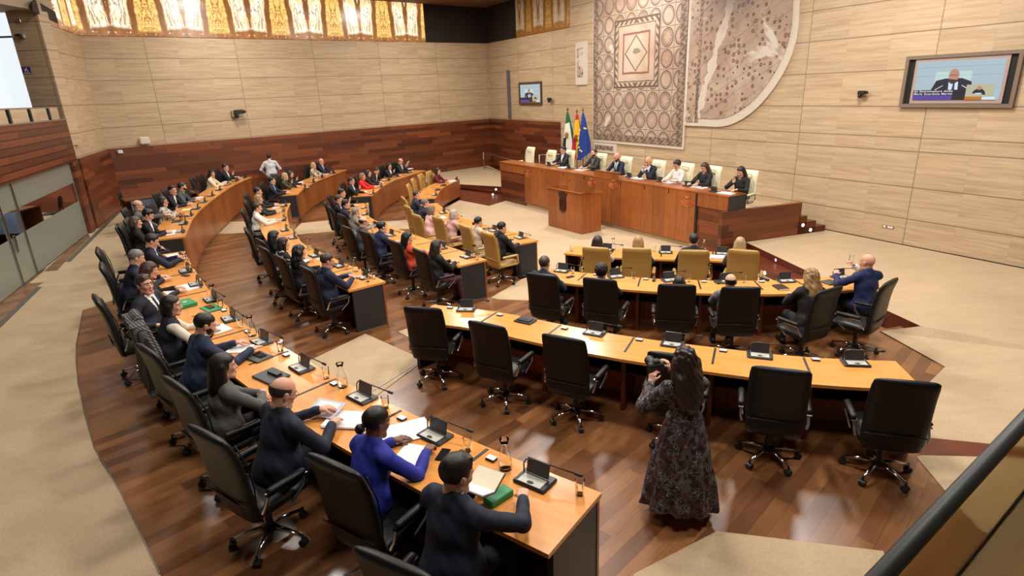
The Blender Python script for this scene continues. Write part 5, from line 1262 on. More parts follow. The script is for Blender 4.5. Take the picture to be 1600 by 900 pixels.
P('A', 346, 572, 'person in grey tweed jacket', 'person in grey tweed jacket with long dark hair and folded arms', q=0, male=False, top='tweed', legs=BLK, hair='long', hcol=(20, 16, 16), lean=.14, hpitch=.1, hyaw=-.2, suit=False, hands=FOLD, ch=(272, 598), cy=4)
P('A', 320, 506, 'bearded person in blue suit', 'person in blue suit bending over a white booklet with both hands', q=0, top=(34, 44, 68), hair='short', hcol=(24, 18, 17), beard=(24, 18, 17), lean=.34, hpitch=.45, hyaw=-.15, tie=(20, 24, 40), hands=((-.14, .54, .82), (.2, .56, .82)), curl=(.4, .25), ch=(228, 545), cy=2)
P('A', 260, 478, 'person with white puffed sleeves', 'person in dark vest over white puffed sleeves leaning on the desk', q=0, male=False, top=(26, 27, 40), legs=(22, 22, 30), hair='bob', hcol=(30, 20, 18), lean=.2, hpitch=.12, hyaw=-.35, suit=False, slv=3, shirt=(214, 206, 190), hands=((-.14, .48, .80), (.16, .44, .80)), ch=(205, 502), coat=1)
P('A', 226, 443, 'person resting an elbow on the chair', 'person in dark suit and tie turned sideways with elbow on the chair', q=0, top=(26, 30, 44), hair='thick', hcol=(66, 50, 42), skin='r', lean=-.02, yaw=-42, hyaw=-.35, hpitch=0, tie=(24, 26, 40), fat=1.15, hands=((-.2, .3, .66), (.26, .22, .74)), ch=(150, 466), cy=0)
P('A', 234, 421, 'person with long brown hair', 'person with long brown hair and dark jacket leaning over the near desk', q=1, male=False, top=(34, 30, 32), hair='long', hcol=(70, 44, 34), lean=.3, hpitch=.3, suit=False, ch=(158, 414))
P('A', 206, 403, 'grey-haired person in navy suit', 'person with short grey hair and navy suit beside the far end of the near desk', q=1, top=(27, 33, 52), hair='short', hcol=(128, 124, 120), lean=.3, hpitch=.4, fat=1.1, ch=(152, 390))
P('A', 224, 378, 'person reading at the far end of the near desk', 'person in navy suit and light blue tie reading papers at the desk end', q=1, top=(25, 31, 50), hair='short', hcol=(30, 22, 20), lean=.2, hpitch=.45, tie=(120, 140, 170), hands=((-.1, .48, .84), (.14, .5, .84)), curl=(.6, .6), ch=(186, 352), cy=42)
# --- outermost far desk
P('A2', 214, 345, 'person in black velvet jacket', 'person in black jacket with wavy brown hair at near end of outermost far desk', q=1, male=False, top=(16, 20, 22), hair='bob', hcol=(88, 70, 58), lean=.02, suit=False, hands=LAP)
P('A2', 229, 337, 'dark-haired person looking down at a phone', 'person in dark jacket with black hair looking down at a phone', q=1, top=BLK, hair='thick', hcol=HBK, lean=.2, hpitch=.5, hands=((-.07, .4, .8), (.07, .4, .8)))
P('A2', 228, 318, 'person in grey jacket pointing ahead', 'person in grey jacket and glasses pointing ahead with one hand', q=1, top=(96, 94, 92), hair='fringe', hcol=(120, 112, 108), glasses=True, lean=.02, suit=False, hands=((-.14, .36, .62), (.12, .56, .95)), shirt=(96, 94, 92))
P('A2', 243, 317, 'person in patterned pale blouse', 'person in patterned pale blouse and sunglasses with hand at chin', q=1, male=False, top='speck', hair='bob', hcol=(46, 30, 26), glasses=True, lean=.05, suit=False, hands=CHIN)
P('A2', 271, 296, 'person in black jacket leaning in', 'person in black jacket leaning sideways to talk at outermost desk', q=2, top=BLK, hair='short', hcol=HBK, lean=.25, hyaw=-.5)
P('A2', 283, 292, 'bearded person in grey-green sweater', 'person in grey green sweater with beard stretching arms over the desk', q=2, top=(70, 84, 84), beard=(30, 22, 20), hair='short', hcol=(26, 20, 18), lean=.3, suit=False, shirt=(150, 165, 165), hyaw=.3)
P('A2', 343, 270, 'person with dark curls in cream jacket', 'person in cream jacket with thick dark curls at outermost far desk', q=2, male=False, top=(216, 208, 178), hair='bigcurl', hcol=(24, 17, 16), lean=.2, suit=False, hyaw=-.5)
P('A2', 355, 261, 'person with hand at mouth', 'person in black suit with hand at mouth at far end of outermost desk', q=2, top=(18, 22, 30), hair='short', hcol=(40, 28, 24), lean=.1, hands=CHIN)
# --- second ring
P('B', 511, 407, 'person in navy suit reading a phone', 'person in navy suit and glasses looking at a phone held over the desk', q=0, top=(24, 30, 58), hair='short', hcol=(60, 42, 34), skin='r', glasses=True, lean=.12, fat=1.25, hpitch=.3, hyaw=-.1, hands=((-.08, .46, .86), (.1, .44, .86)), curl=(.8, .8))
P('B', 468, 393, 'person with black curly hair', 'person in dark jacket with long black curls at second left desk', q=1, male=False, top=(22, 20, 28), hair='bigcurl', hcol=(12, 10, 12), lean=.12, suit=False)
P('B', 443, 380, 'person in zebra striped blouse', 'person in black and white zebra striped blouse', q=1, male=False, top='zebra', legs=BLK, hair='bob', hcol=(42, 28, 24), lean=.15, suit=False)
P('B', 429, 369, 'person with straight black hair', 'person with straight black hair and dark clothes beside the zebra blouse', q=1, male=False, top=BLK, hair='long', hcol=(12, 11, 12), lean=.0, suit=False, hands=LAP)
P('B', 402, 324, 'person in white jacket and patterned skirt', 'person in white jacket and black and white skirt in the second left row', q=1, male=False, top=(222, 220, 204), legs='zebra', hair='short', hcol=(52, 34, 28), lean=.12, suit=False)
P('B', 404, 311, 'blond person in dark jacket', 'person with short blond hair and dark jacket behind the white jacket', q=2, male=False, top=(30, 40, 46), hair='bob', hcol=(170, 138, 96), lean=.1, suit=False)
P('B', 403, 299, 'person at far end of the second left desk', 'person with dark hair and black suit at far end of second left desk', q=2, top=(22, 24, 30), hair='short', hcol=(30, 22, 20), lean=.1)
P('B2', 425, 282, 'person at the near end of the far second desk', 'person in dark suit with blue shirt at near end of far second desk', q=2, top=(20, 24, 38), hair='short', hcol=HBK, lean=.1, shirt=(150, 170, 205))
P('B2', 446, 275, 'blond person in olive jacket', 'person in olive jacket with blond hair resting chin on hands', q=2, male=False, top=(60, 58, 40), hair='bob', hcol=(196, 164, 112), lean=.15, suit=False, hands=CHIN)
P('B2', 462, 271, 'person with dark brown hair on the far second desk', 'person in black top with long brown hair beside the olive jacket', q=2, male=False, top=BLK, hair='long', hcol=(54, 36, 30), lean=.15, suit=False, hands=CHIN)
P('B2', 491, 258, 'person in pale flowered jacket', 'person in pale flowered jacket with blond hair near the desk end', q=2, male=False, top='speck', hair='bob', hcol=(190, 165, 125), lean=.1, suit=False)
P('B2', 502, 252, 'person at the far end of the far second desk', 'person in navy suit and patterned tie at end of far second desk', q=2, top=(26, 30, 56), hair=None, skin='r', lean=.08, tie=(90, 90, 110))
# --- third ring
P('D', 683, 384, 'person in black jacket and plum trousers', 'person in black jacket and plum trousers with long brown hair holding a phone', q=1, male=False, top=(20, 20, 24), legs=(74, 38, 44), hair='long', hcol=(50, 34, 28), lean=.15, suit=False, hands=((-.06, .4, .82), (.08, .42, .82)), curl=(.7, .7))
P('D', 637, 371, 'person in orange red top', 'person in orange red top with long black hair turned to the lectern', q=1, male=False, top=(192, 66, 34), legs=(24, 26, 44), hair='long', hcol=(16, 13, 14), lean=.02, suit=False, hyaw=-.5)
P('D', 597, 354, 'person in bright navy jacket', 'person in bright navy jacket seen from behind in the third left row', q=1, top=(32, 40, 72), hair='short', hcol=(26, 20, 18), lean=.2)
P('D', 568, 347, 'person in grey suit hiding mouth', 'person in charcoal grey suit with glasses and thin hair in third left row', q=1, top=(58, 60, 66), hair='fringe', hcol=(70, 52, 40), glasses=True, lean=.2, hpitch=.3, hands=CHIN)
P('D', 556, 331, 'person with blond ponytail', 'person in light grey jacket with long ash blond hair in third left row', q=1, male=False, top=(140, 134, 122), hair='pony', hcol=(156, 142, 120), lean=.15, suit=False)
P('D', 542, 318, 'person in deep blue suit', 'person in deep blue suit leaning forward in the third left row', q=2, top=(26, 30, 62), hair='short', hcol=(18, 15, 15), lean=.25)
P('D', 529, 311, 'person in black suit in the third left row', 'person in black suit with white collar in the third left row', q=2, top=BLK, hair='short', hcol=(60, 40, 32), lean=.12)
P('D', 534, 301, 'farthest person of the third left row', 'person in black with hand at face at far end of third left row', q=2, top=BLK, hair='short', hcol=(20, 16, 16), lean=.15, hands=CHIN)
P('D2', 549, 282, 'person in black suit beside the red jacket', 'person in black suit with glasses beside the bright red jacket', q=2, top=BLK, hair='short', hcol=(34, 26, 22), glasses=True, lean=.05, hands=CHIN)
P('D2', 568, 275, 'person in bright red jacket', 'person in bright red jacket with blond hair', q=2, male=False, top=(206, 32, 38), hair='bob', hcol=(150, 112, 74), lean=.12, suit=False)
P('D2', 579, 270, 'person in black over a dark red blouse', 'person in black over a dark red blouse on the far third desk', q=2, male=False, top=(26, 18, 20), hair='long', hcol=(46, 30, 26), lean=.1, suit=False)
P('D2', 602, 266, 'person bending low over the desk', 'person in black suit bending low over the far third desk', q=2, top=(16, 18, 24), hair='short', hcol=(60, 36, 30), lean=.5, hpitch=.5)
P('D2', 615, 259, 'person with raised pale cuffs', 'person in black with raised pale cuffs and hands at face', q=2, top=BLK, hair='long', male=False, hcol=(22, 16, 16), suit=True, lean=.12, hands=CHIN)
P('D2', 626, 252, 'person holding up a white sheet', 'person in dark suit and tie looking at a white sheet of paper', q=2, top=(18, 22, 36), hair='fringe', hcol=(120, 100, 90), skin='r', lean=.1, tie=(30, 34, 50), hpitch=.4)
# --- gold chairs
P('G', 783, 355, 'person in black suit on the nearest gold chair', 'person in black suit seen from behind beside the nearest gold chair back', q=1, top=BLK, hair='short', hcol=(26, 22, 22), lean=.2, ch=(762, 364.5), cy=-4)
P('G', 736, 348, 'person in beige dress', 'person in beige dress with dark gathered hair and hand at cheek', q=1, male=False, top=(196, 180, 158), legs=(196, 180, 158), hair='bun', hcol=(24, 18, 18), lean=.2, suit=False, hands=CHIN, ch=(725, 352.5))
P('G', 696, 337, 'person in pale pink jacket with silver blond hair', 'person in dusty pink jacket with silver blond hair', q=1, male=False, top=(198, 156, 148), legs=(198, 156, 148), hair='bob', hcol=(190, 178, 160), lean=.25, suit=False, ch=(683, 339.5))
P('G', 675, 328, 'person in pale pink suit', 'person in pale pink suit with short light brown hair', q=1, male=False, top=(226, 184, 184), legs=(226, 184, 184), hair='bob', hcol=(132, 112, 88), lean=.25, suit=False, ch=(650, 335.5))
P('G', 650, 319, 'grey-haired person in navy suit on a gold chair', 'person with grey hair and navy suit turned right in a gold chair', q=1, top=(28, 32, 50), hair='short', hcol=(120, 112, 106), lean=.3, skin='r', ch=(636, 322))
P('G', 651, 304, 'person in blue suit farthest along the gold chairs', 'person with receding brown hair and blue suit in farthest near gold chair', q=1, top=(34, 42, 66), hair='receding', hcol=(66, 46, 36), lean=.2, skin='r')
P('G2', 685, 267, 'person in dark red jacket', 'person in dark red jacket with black hair at far end of innermost row', q=2, male=False, top=(96, 24, 30), hair='bob', hcol=(18, 14, 16), lean=.2, suit=False)
# --- front centre desk
P('H', 934, 377, 'dark-haired person on the leftmost front gold chair', 'person with long dark brown hair in the leftmost front gold chair', q=1, male=False, top=(196, 190, 196), hair='long', hcol=(44, 30, 26), lean=.1, suit=False, ch=(931, 387))
P('H', 997, 379, 'blond person on the second front gold chair', 'person with blond hair and teal cuffs in second front gold chair', q=1, male=False, top=(30, 84, 98), hair='bob', hcol=(186, 148, 96), lean=.25, suit=False, ch=(995, 388))
P('H', 1084, 375, 'dark-haired person on the third front gold chair', 'person with short dark hair and navy suit in third front gold chair', q=1, top=(24, 26, 40), hair='thick', hcol=(30, 22, 20), lean=.15, ch=(1085, 391.5))
P('H', 1156, 381, 'blond person on the rightmost front gold chair', 'person with long straight blond hair in the rightmost front gold chair', q=1, male=False, top=(120, 120, 124), hair='long', hcol=(186, 160, 118), lean=.2, suit=False, ch=(1162, 391))
P('E', 851, 411, 'person in navy suit on the leftmost centre chair', 'person in navy suit with short brown hair in leftmost occupied centre chair', q=1, top=(26, 34, 58), hair='short', hcol=(66, 48, 38), lean=.18, ch=(846, 429))
P('E', 939, 421, 'person with dark curly hair', 'person with short dark curly hair seen over a black chair back', q=1, top=(26, 26, 30), hair='curly', hcol=(34, 28, 28), lean=.02, scale=.97, ch=(937, 436))
P('E', 1062, 434, 'person low behind the third centre chair', 'person with smooth dark hair just showing over a black chair back', q=1, male=False, top=(24, 24, 28), hair='bob', hcol=(40, 26, 24), lean=.0, scale=.92, ch=(1058, 445))
P('E', 1144, 436, 'balding person in grey', 'person in grey jacket with thin dark hair over a black chair back', q=1, top=(100, 100, 104), hair='fringe', hcol=(40, 34, 32), skin='r', lean=-.02, scale=.94, ch=(1158, 449))
P('E', 1266, 432, 'person in black leather jacket', 'person in black leather jacket and sunglasses with wavy blond hair', q=0, male=False, top=(18, 18, 20), hair='bigcurl', hcol=(170, 134, 88), lean=.18, suit=False, glasses=True, hyaw=.5, hands=((-.12, .44, .8), (.12, .42, .8)), ch=(1297, 452), cy=28)
P('E', 1355, 409, 'person lifting a glass', 'person in bright navy suit lifting a glass in rightmost centre chair', q=0, top=(26, 34, 78), hair=None, skin='r', lean=.1, hyaw=.35, hands=((-.18, .46, .92), (.02, .36, 1.08)), curl=(.2, .9), ch=(1391, 440), cy=32)
# --- presiding bench
P('P', 889, 233, 'person in open collar at the bench', 'person in dark suit and open white collar with glasses on the dais', q=1, top=(24, 28, 42), hair='short', hcol=(24, 18, 18), glasses=True, lean=.08, hyaw=-.3)
P('P', 928, 239, 'person in dark grey jacket at the bench', 'person in dark grey jacket over patterned shirt with beard on the dais', q=1, top=(48, 44, 44), shirt=(110, 106, 104), hair='receding', hcol=(30, 24, 22), beard=(34, 26, 24), lean=.1)
P('P', 964, 245, 'presiding person in navy suit', 'person in navy suit and blue tie behind the raised ledge on the dais', q=1, top=(26, 32, 52), hair=None, skin='r', beard=(60, 42, 36), lean=.2, hpitch=.5, tie=(50, 80, 140), fat=1.1)
P('P', 1007.6, 252, 'person with hands before the mouth', 'person in dark suit on the dais holding both hands before the mouth', q=1, top=(26, 32, 46), hair=None, skin='r', lean=.25, hpitch=.5, hands=((-.04, .32, .98), (.04, .32, .98)), curl=(.8, .8))
P('P', 1058, 257, 'person in white lace blouse', 'person in white blouse with short dark curls on the dais', q=1, male=False, top=(224, 212, 204), hair='curly', hcol=(60, 26, 30), lean=.2, hpitch=.4, suit=False, glasses=True)
P('P', 1100.6, 261, 'person in black blouse with long brown hair', 'person in black blouse with long brown hair reading on the dais', q=1, male=False, top=(24, 26, 32), hair='long', hcol=(78, 50, 36), lean=.15, hpitch=.4, suit=False)
P('P', 1142, 270, 'rightmost person on the dais', 'person in black with long black hair at the right end of the dais', q=1, male=False, top=(18, 18, 22), hair='long', hcol=(12, 11, 12), lean=.15, hpitch=.4, suit=False, hands=CHIN, yaw=8)
POS = []
def nearest_i(c, q): return int(np.argmin([np.linalg.norm(p - q) for p in c]))
PRE = []
for row, px, py, short, lab, k in PEOPLE:
    c, z, ck = ROW[row]; male = k.get('male', True); lean = k.get('lean', .12)
    oy, oz = head_offset(lean, male); p = at(px, py, z + oz + .01); yaw, e, q = face_desk(c, p)
    f = np.array([-math.sin(yaw), math.cos(yaw)]); hip = p[:2] - f * oy
    on = outward(c)[nearest_i(c, q)]
    if row == 'P': hip = hip - NN * (float(np.clip(e, .70, 1.0)) - e)
    elif e < .60: hip = hip + on * (.60 - e)
    PRE.append([row, hip])
for _ in range(30):
    for i in range(len(PRE)):
        for j in range(i):
            if PRE[i][0] == PRE[j][0]:
                d = PRE[i][1] - PRE[j][1]; L = float(np.linalg.norm(d))
                if L < .66: s_ = d / L * (.66 - L) * .5; PRE[i][1] = PRE[i][1] + s_; PRE[j][1] = PRE[j][1] - s_
for (row, px, py, short, lab, k), (_, hip) in zip(PEOPLE, PRE):
    c, z, ck = ROW[row]; k = dict(k); male = k.get('male', True); lean = k.get('lean', .12)
    yaw, e, q = face_desk(c, hip); yaw += math.radians(k.pop('yaw', 0)); f = np.array([-math.sin(yaw), math.cos(yaw)])
    ch = k.pop('ch', None); cy = k.pop('cy', 0); vest = k.pop('vest', 0); coat = k.pop('coat', 0); qq = k.pop('q', 1)
    nech = 'black chair' if ck == 'black' else ck + ' chair'
    clab = {'black': 'black leather chair used by the ', 'gold': 'gold leather chair used by the ', 'cream': 'cream leather chair used by the '}[ck] + short
    if ch:
        co0 = chair_px(ck, ch, c, z, clab, cy); cx0 = np.array(co0.location[:2]); rel = (hip - cx0) @ f
        if rel < -.02: hip = hip + f * (-.02 - rel)
    else: chair(ck, hip[0] + f[0] * .06, hip[1] + f[1] * .06, z, yaw, clab)
    ob, hc = figure(hip[0], hip[1], z, yaw, lab, q=qq, fy=float(np.clip(nearest(c, hip)[0] - .26, .26, .50)), **k)
    POS.append((ob, short, row, hip, yaw, z, q))
    if vest:
        R0 = Vector((0, 0, .56)); l = lean; Rn = [list(r) for r in Matrix.Rotation(-l, 3, 'X')]
        pr = [('el', (0, .05 + .01, .72), (.178, .140, .19), Rn, 0, 0), ('el', (0, .085, .90), (.176, .138, .17), Rn, 0, .05)]
        V_, F_ = surfnet(pr, .012); add_mesh('vest', [(V_, F_, np.zeros(len(F_), int))], [cmat((26, 28, 44))], ob)
    print('PERSON', row, px, short[:40], '%.2f' % e)
# coat over the chair back
c_ = at(205, 500, Z1 + 1.165); yaw, e, q = face_desk(cA, c_); f = np.array([-math.sin(yaw), math.cos(yaw)]); q = c_[:2] + f * .32
def coatf(p):
    x, y, z_ = p[..., 0], p[..., 1], p[..., 2]
    w = .31 + .05 * (1.15 - z_); yc = -.235 - np.clip(z_ - .84, 0, 1) * .22 - .05 * (1.0 - z_) * (y < -.25)
    fold = .018 * np.sin(x * 34 + z_ * 4) * np.clip(1.3 - z_, 0, 1)
    d = np.maximum(np.abs(x) - w, np.abs(y - yc) - .082 - fold); d = np.maximum(d, z_ - 1.22 + np.abs(x) * .18); d = np.maximum(d, .34 - z_)
    return np.maximum(d, -np.maximum(np.abs(y - yc) - .062, np.abs(x) - w + .02) ) if False else d
V_, F_ = surfnet([('fn', coatf, (-.42, -.50, .3), (.42, -.02, 1.26), 0, 0), ('rc', (-.3, -.28, 1.08), (-.36, -.2, .62), .06, .05, 0, .05), ('rc', (.3, -.28, 1.08), (.37, -.22, .6), .06, .05, 0, .05), ('rc', (-.12, -.27, 1.2), (.12, -.27, 1.2), .05, .05, 0, .04)], .014)
co = add_mesh('coat', [(V_, F_, np.zeros(len(F_), int))], [tmat('check')]); co.location = (q[0], q[1], Z1); co.rotation_euler = (0, 0, yaw); tag(co, 'grey checked overcoat draped over a black chair in the near row', 'coat')
# standing person in white shirt far back
p = at(420, 245, Z2 + 1.60); o, _ = figure(p[0], p[1], Z2 + .0, math.radians(20), 'standing person in white shirt and grey trousers with back turned', q=1, top=(205, 205, 208), legs=(92, 92, 92), hair='short', hcol=(26, 20, 18), lean=.03, suit=False, stand=True, hands=((-.26, .18, .98), (.22, .22, 1.0)), fat=1.1); o.scale = (1, 1, 1)
# standing person with camera, floral dress
fp = at(1060, 800, Z2); yaw = math.radians(10)
def figure_dress():
    q = 0; S = .94; lean = .06; hip = Vector((0, 0, .86)); pr = []
    sp = Vector((0, math.sin(lean), math.cos(lean))); nb = Vector((0, .03, 1.34)); Ls = Vector((-.15, .03, 1.27)); Rs = Vector((.15, .03, 1.27))
    def skirt(p):
        x, y, z_ = p[..., 0], p[..., 1], p[..., 2]; a = np.arctan2(x, y); r = np.sqrt((x / 1.12) ** 2 + (y / .92) ** 2); t = np.clip((.98 - z_) / .84, 0, 1)
        R = .135 + .17 * t ** .8 + .022 * t * np.sin(a * 9 + 1.3 * np.sin(z_ * 5)) + .012 * t * np.sin(a * 17 + z_ * 9); d = (r - R) * .8
        return np.maximum(np.maximum(d, z_ - 1.0), .14 + .03 * np.sin(a * 2) - z_)
    pr += [('fn', skirt, (-.42, -.38, .08), (.42, .38, 1.03), 0, 0), ('el', (0, 0, 1.0), (.135, .105, .13), None, 0, .05), ('el', (0, .01, 1.17), (.155, .11, .16), None, 0, .04), ('rc', tuple(Ls), tuple(Rs), .055, .055, 0, .05), ('rc', tuple(nb), tuple(nb + Vector((0, .02, .09))), .05, .048, 1, .02),
           ('rc', (0, .02, 1.3), (0, .03, 1.35), .07, .06, 0, .04)]
    parts = []
    for i, (s, tgt) in enumerate(((-1, (-.20, .26, 1.20)), (1, (.02, .33, 1.27)))):
        sh = Ls if s < 0 else Rs; e, w = ik(sh, tgt, .27, .24, (s * .8, -.1, -.8))
        pr += [('rc', tuple(sh), tuple(e), .062, .068, 0, .03), ('rc', tuple(e), tuple(e.lerp(w, .9)), .066, .042, 0, .02), ('rc', tuple(e.lerp(w, .85)), tuple(w), .028, .026, 1, .01)]
        d = Vector((.35 * -s, .35, .9)).normalized(); palm = Vector((-s * .8, .4, -.1)); zv = -(palm - d * palm.dot(d)).normalized(); xv = d.cross(zv).normalized(); M = Matrix((xv, d, zv)).transposed().to_4x4(); M.translation = w
        HP, HF, HM = HAND(0, .7); Pq = HP.copy() * S
        if s < 0: Pq[:, 0] *= -1; HF = HF[:, ::-1]
        parts.append((npm(Pq, M), HF, HM))
    for s in (-1, 1): pr += [('rc', (s * .09, .0, .5), (s * .12, -.03, .10), .05, .034, 1, 0), ('rc', (s * .12, -.06, .05), (s * .15, .09, .03), .034, .03, 4, .01)]
    P_, Fc = surfnet(pr, .0105, lambda p, d: d + .003 * np.sin(p[..., 2] * 50 + p[..., 0] * 30) * np.sin(p[..., 0] * 22)); parts.append((P_, Fc, face_mats(P_, Fc, pr)))
    HMx = Matrix.Translation((0, .055, 1.49)) @ Matrix.Rotation(-.1, 4, 'X') @ Matrix.Scale(1.0, 4)
    hP, hF, hM = HEAD(0, False); parts.append((npm(hP, HMx), hF, hM))
    mats = [tmat('floral'), cmat(SKIN['l'], .5, 'skin'), cmat(BLK), cmat(BLK), cmat((30, 24, 22)), cmat((170, 92, 84), .5, 'skin'), cmat((225, 220, 214), .3, 'skin'), cmat((34, 24, 20), .5, 'hair'), cmat(BLK)]
    o = add_mesh('person', parts, mats); o.location = (fp[0], fp[1], Z2); o.rotation_euler = (0, 0, yaw); tag(o, 'standing person in long dark floral dress holding a camera among vacant chairs', 'person')
    hp = [('fn', hair_prims('bigcurl')[0][1], (-.12, -.14, -.17), (.12, .12, .15), 0, 0)] + hair_prims('bigcurl')[1:] + [('el', (x, y, z_), (.06, .05, .07), None, 0, .045) for x, y, z_ in ((-.05, -.11, -.3), (.05, -.11, -.31), (0, -.12, -.36))]
    P_, Fc = surfnet(hp, .0055, hair_post('bigcurl')); add_mesh('hair', [(npm(P_, HMx), Fc, np.zeros(len(Fc), int))], [hmat((46, 30, 24))], o)
    return o
figure_dress()
cy_, sy_ = math.cos(yaw), math.sin(yaw); L_ = lambda x, y: (fp[0] + x * cy_ - y * sy_, fp[1] + x * sy_ + y * cy_)
t = thing('photo_camera', 'black camera with large lens held by the standing person in floral dress', 'camera', (*L_(-.12, .34), Z2 + 1.31), yaw)
mb = MB(); mb.box((0, 0, 0), (.14, .07, .10), 0, 0, None, bev=.012); mb.box((0, 0, .06), (.06, .06, .035), 0, 0, None, bev=.01); mb.build('body', M_dplastic, t)
mb = MB(); mb.lathe([(.038, 0), (.04, .05), (.044, .10), (.044, .13)], (0, .03, 0), 18, 0, Matrix.Rotation(-PI / 2, 3, 'X')); mb.build('lens', M_black, t, smooth=True, sharp=40)
# spare chairs
for ck, px, c, z, lab, dy in [('gold', (637, 288), cG2, Z4, 'empty gold chair nearest the camera on the far innermost row', 0), ('gold', (644, 279), cG2, Z4, 'empty gold chair second nearest on the far innermost row', 0), ('gold', (656, 272), cG2, Z4, 'empty gold chair third nearest on the far innermost row', 0),
         ('black', (299, 277), cA2, Z1, 'empty black chair in the gap of the outermost far row', 0), ('black', (286, 289), cA2, Z1, 'empty black chair behind the bearded person in the grey green sweater', 0),
          ('black', (449, 264), cB2, Z2, 'empty black chair behind the olive jacket', 0),
         ('black', (384, 358), cB, Z2, 'empty black chair in the middle of the second left row', 0),  
        ]:
    chair_px(ck, px, c, z, lab, dy)
for px, lab in (((830, 230), 'leftmost empty cream chair on the dais'), ((863, 235), 'second empty cream chair from the left on the dais')):
    chair_px('cream', px, ROW['P'][0], PZ, lab, 0)

for o_ in bpy.data.objects:
    if 'label' in o_ and len(o_['label'].split()) > 16: print('LONG', o_['label'])

_ch = [o_ for o_ in bpy.data.objects if o_.type == 'EMPTY' and o_.name.startswith('office_chair')]
for i in range(len(_ch)):
    for j in range(i):
        dd = (_ch[i].location - _ch[j].location).length
        if dd < .62: print('CLOSE %.2f | %s | %s' % (dd, _ch[j].get('label'), _ch[i].get('label')))
# ------------------------------------------------------------------ equipment on the desks
def near_person(p, row, side=None):
    best = min((q for q in POS if row is None or q[2] == row), key=lambda q: np.linalg.norm(q[3] - p)); return best
LABS = {}
def uniq(l):
    LABS[l] = LABS.get(l, 0) + 1; return l
def put(proto, px, key, lab, dyaw=0.0, group=None, turn=0):
    c, n, z = DESKS[key]; T = z + DH; p = at(px[0], px[1], T); e, a, q = nearest(c, p[:2]); yaw = yaw_to(q - p[:2]) if e > .02 else yaw_to(-n[0])
    # keep it on the worktop
    d = np.array([-math.sin(yaw), math.cos(yaw)]); e2 = min(max(e, .07), .60); pos = q - d * e2
    return place(proto, (pos[0], pos[1], T), yaw + math.radians(dyaw), uniq(lab), group)
UN = [('A', (836, 752), 'A0'), ('A', (680, 682), 'A1'), ('A', (566, 622), 'A2'), ('A', (472, 576), 'A3'), ('A', (409, 535), 'A4'), ('A', (360, 499), 'A5'), ('A', (331, 469), 'A6'), ('A', (306, 445), 'A7'), ('A', (290, 424), 'A8'), ('A', (279, 406), 'A9')]
NM = ['in front of the person in navy jacket nearest the camera', 'in front of the person in royal blue jacket', 'in front of the person turning pages', 'in front of the person in grey tweed jacket', 'in front of the bearded person in blue suit', 'in front of the person with white puffed sleeves', 'beyond the spread white sheets', 'in front of the person with long brown hair', 'in front of the grey-haired person at the near desk', 'at the far end of the near desk']
for (k, px, _), nm in zip(UN, NM): put(UNIT, px, k, 'conference microphone unit ' + nm, 0, 'microphone units on the near desk')
def units(key, pts, names, closed=()):
    for i, (px, nm) in enumerate(zip(pts, names)): put(UNITC if i in closed else UNIT, px, key, 'conference microphone unit ' + nm)
units('C', [(731, 481), (821, 502), (929, 521), (1051, 538), (1187, 556), (1336, 568)], ['on the leftmost place of the vacant desk row', 'with closed lid on the vacant desk row', 'third from the left on the vacant desk row', 'before the chair of the standing person', 'fifth from the left on the vacant desk row', 'at the right end of the vacant desk row'], (1,))
units('E', [(878, 424), (960, 431), (1044, 436), (1133, 439), (1227, 439), (1313, 434)], ['before the leftmost centre chair', 'before the person with dark curly hair', 'before the third centre chair', 'before the balding person in grey', 'before the person in black leather jacket', 'before the person lifting a glass'])
units('B', [(568, 434), (531, 416), (492, 400), (458, 372), (445, 360), (441, 344), (440, 330), (444, 322)], ['before the person reading a phone', 'between the phone reader and the black curly hair', 'before the person with black curly hair', 'before the zebra blouse', 'before the straight black hair', 'beyond the white sheet of the white jacket', 'before the blond person in dark jacket', 'at the far end of second left desk'])
units('D', [(729, 402), (690, 388), (610, 368), (584, 355), (571, 335), (569, 325)], ['on the near end of third left desk', 'before the orange red top', 'before the bright navy jacket', 'before the grey suit hiding mouth', 'before the blond ponytail', 'before the deep blue suit'])
units('G', [(812, 372), (771, 361), (709, 342), (692, 333)], ['before the nearest gold chair', 'before the beige dress', 'before the dusty pink jacket', 'before the pale pink suit'])
units('G2', [(679, 305), (684, 297), (693, 290), (712, 282)], ['upright on the bare innermost far desk', 'closed and nearest on bare innermost far desk', 'closed and farther on bare innermost far desk', 'before the dark red jacket'], (1, 2))
units('H', [(948, 391), (1040, 395), (1128, 397), (1150, 399)][:3], ['left of the gap on the front centre desk', 'middle of the front centre desk', 'right part of the front centre desk'])
units('A2', [(282, 363), (287, 350), (296, 337), (307, 326), (318, 316), (330, 306), (342, 297), (355, 289), (368, 283), (381, 278)], ['before the black velvet jacket', 'before the phone watcher of the outermost desk', 'before the person pointing ahead', 'before the patterned pale blouse', 'before the person leaning in', 'before the grey green sweater', 'before the gap of the outermost row', 'before the empty outermost chairs', 'before the cream jacket', 'before the far end of the outermost desk'])
units('B2', [(477, 294), (489, 285), (502, 278), (520, 271)], ['before the near end of far second desk', 'before the olive jacket', 'before the dark brown hair', 'before the navy suit on far second desk'])
units('D2', [(583, 303), (594, 292), (606, 282), (620, 276), (640, 270)], ['before the bright red jacket', 'before the dark red blouse', 'before the person bending low', 'before the raised pale cuffs', 'before the person with white sheet'])
def dput(proto, px, lab, dyaw=0.0, z=DT):
    p = at(px[0], px[1], z); a = (p[:2] - F0) @ U; d = -((p[:2] - F0) @ NN); d = min(max(d, .12), .5); q = dpt(a, d, z); return place(proto, q, yaw_to(NN) + math.radians(dyaw), uniq(lab))
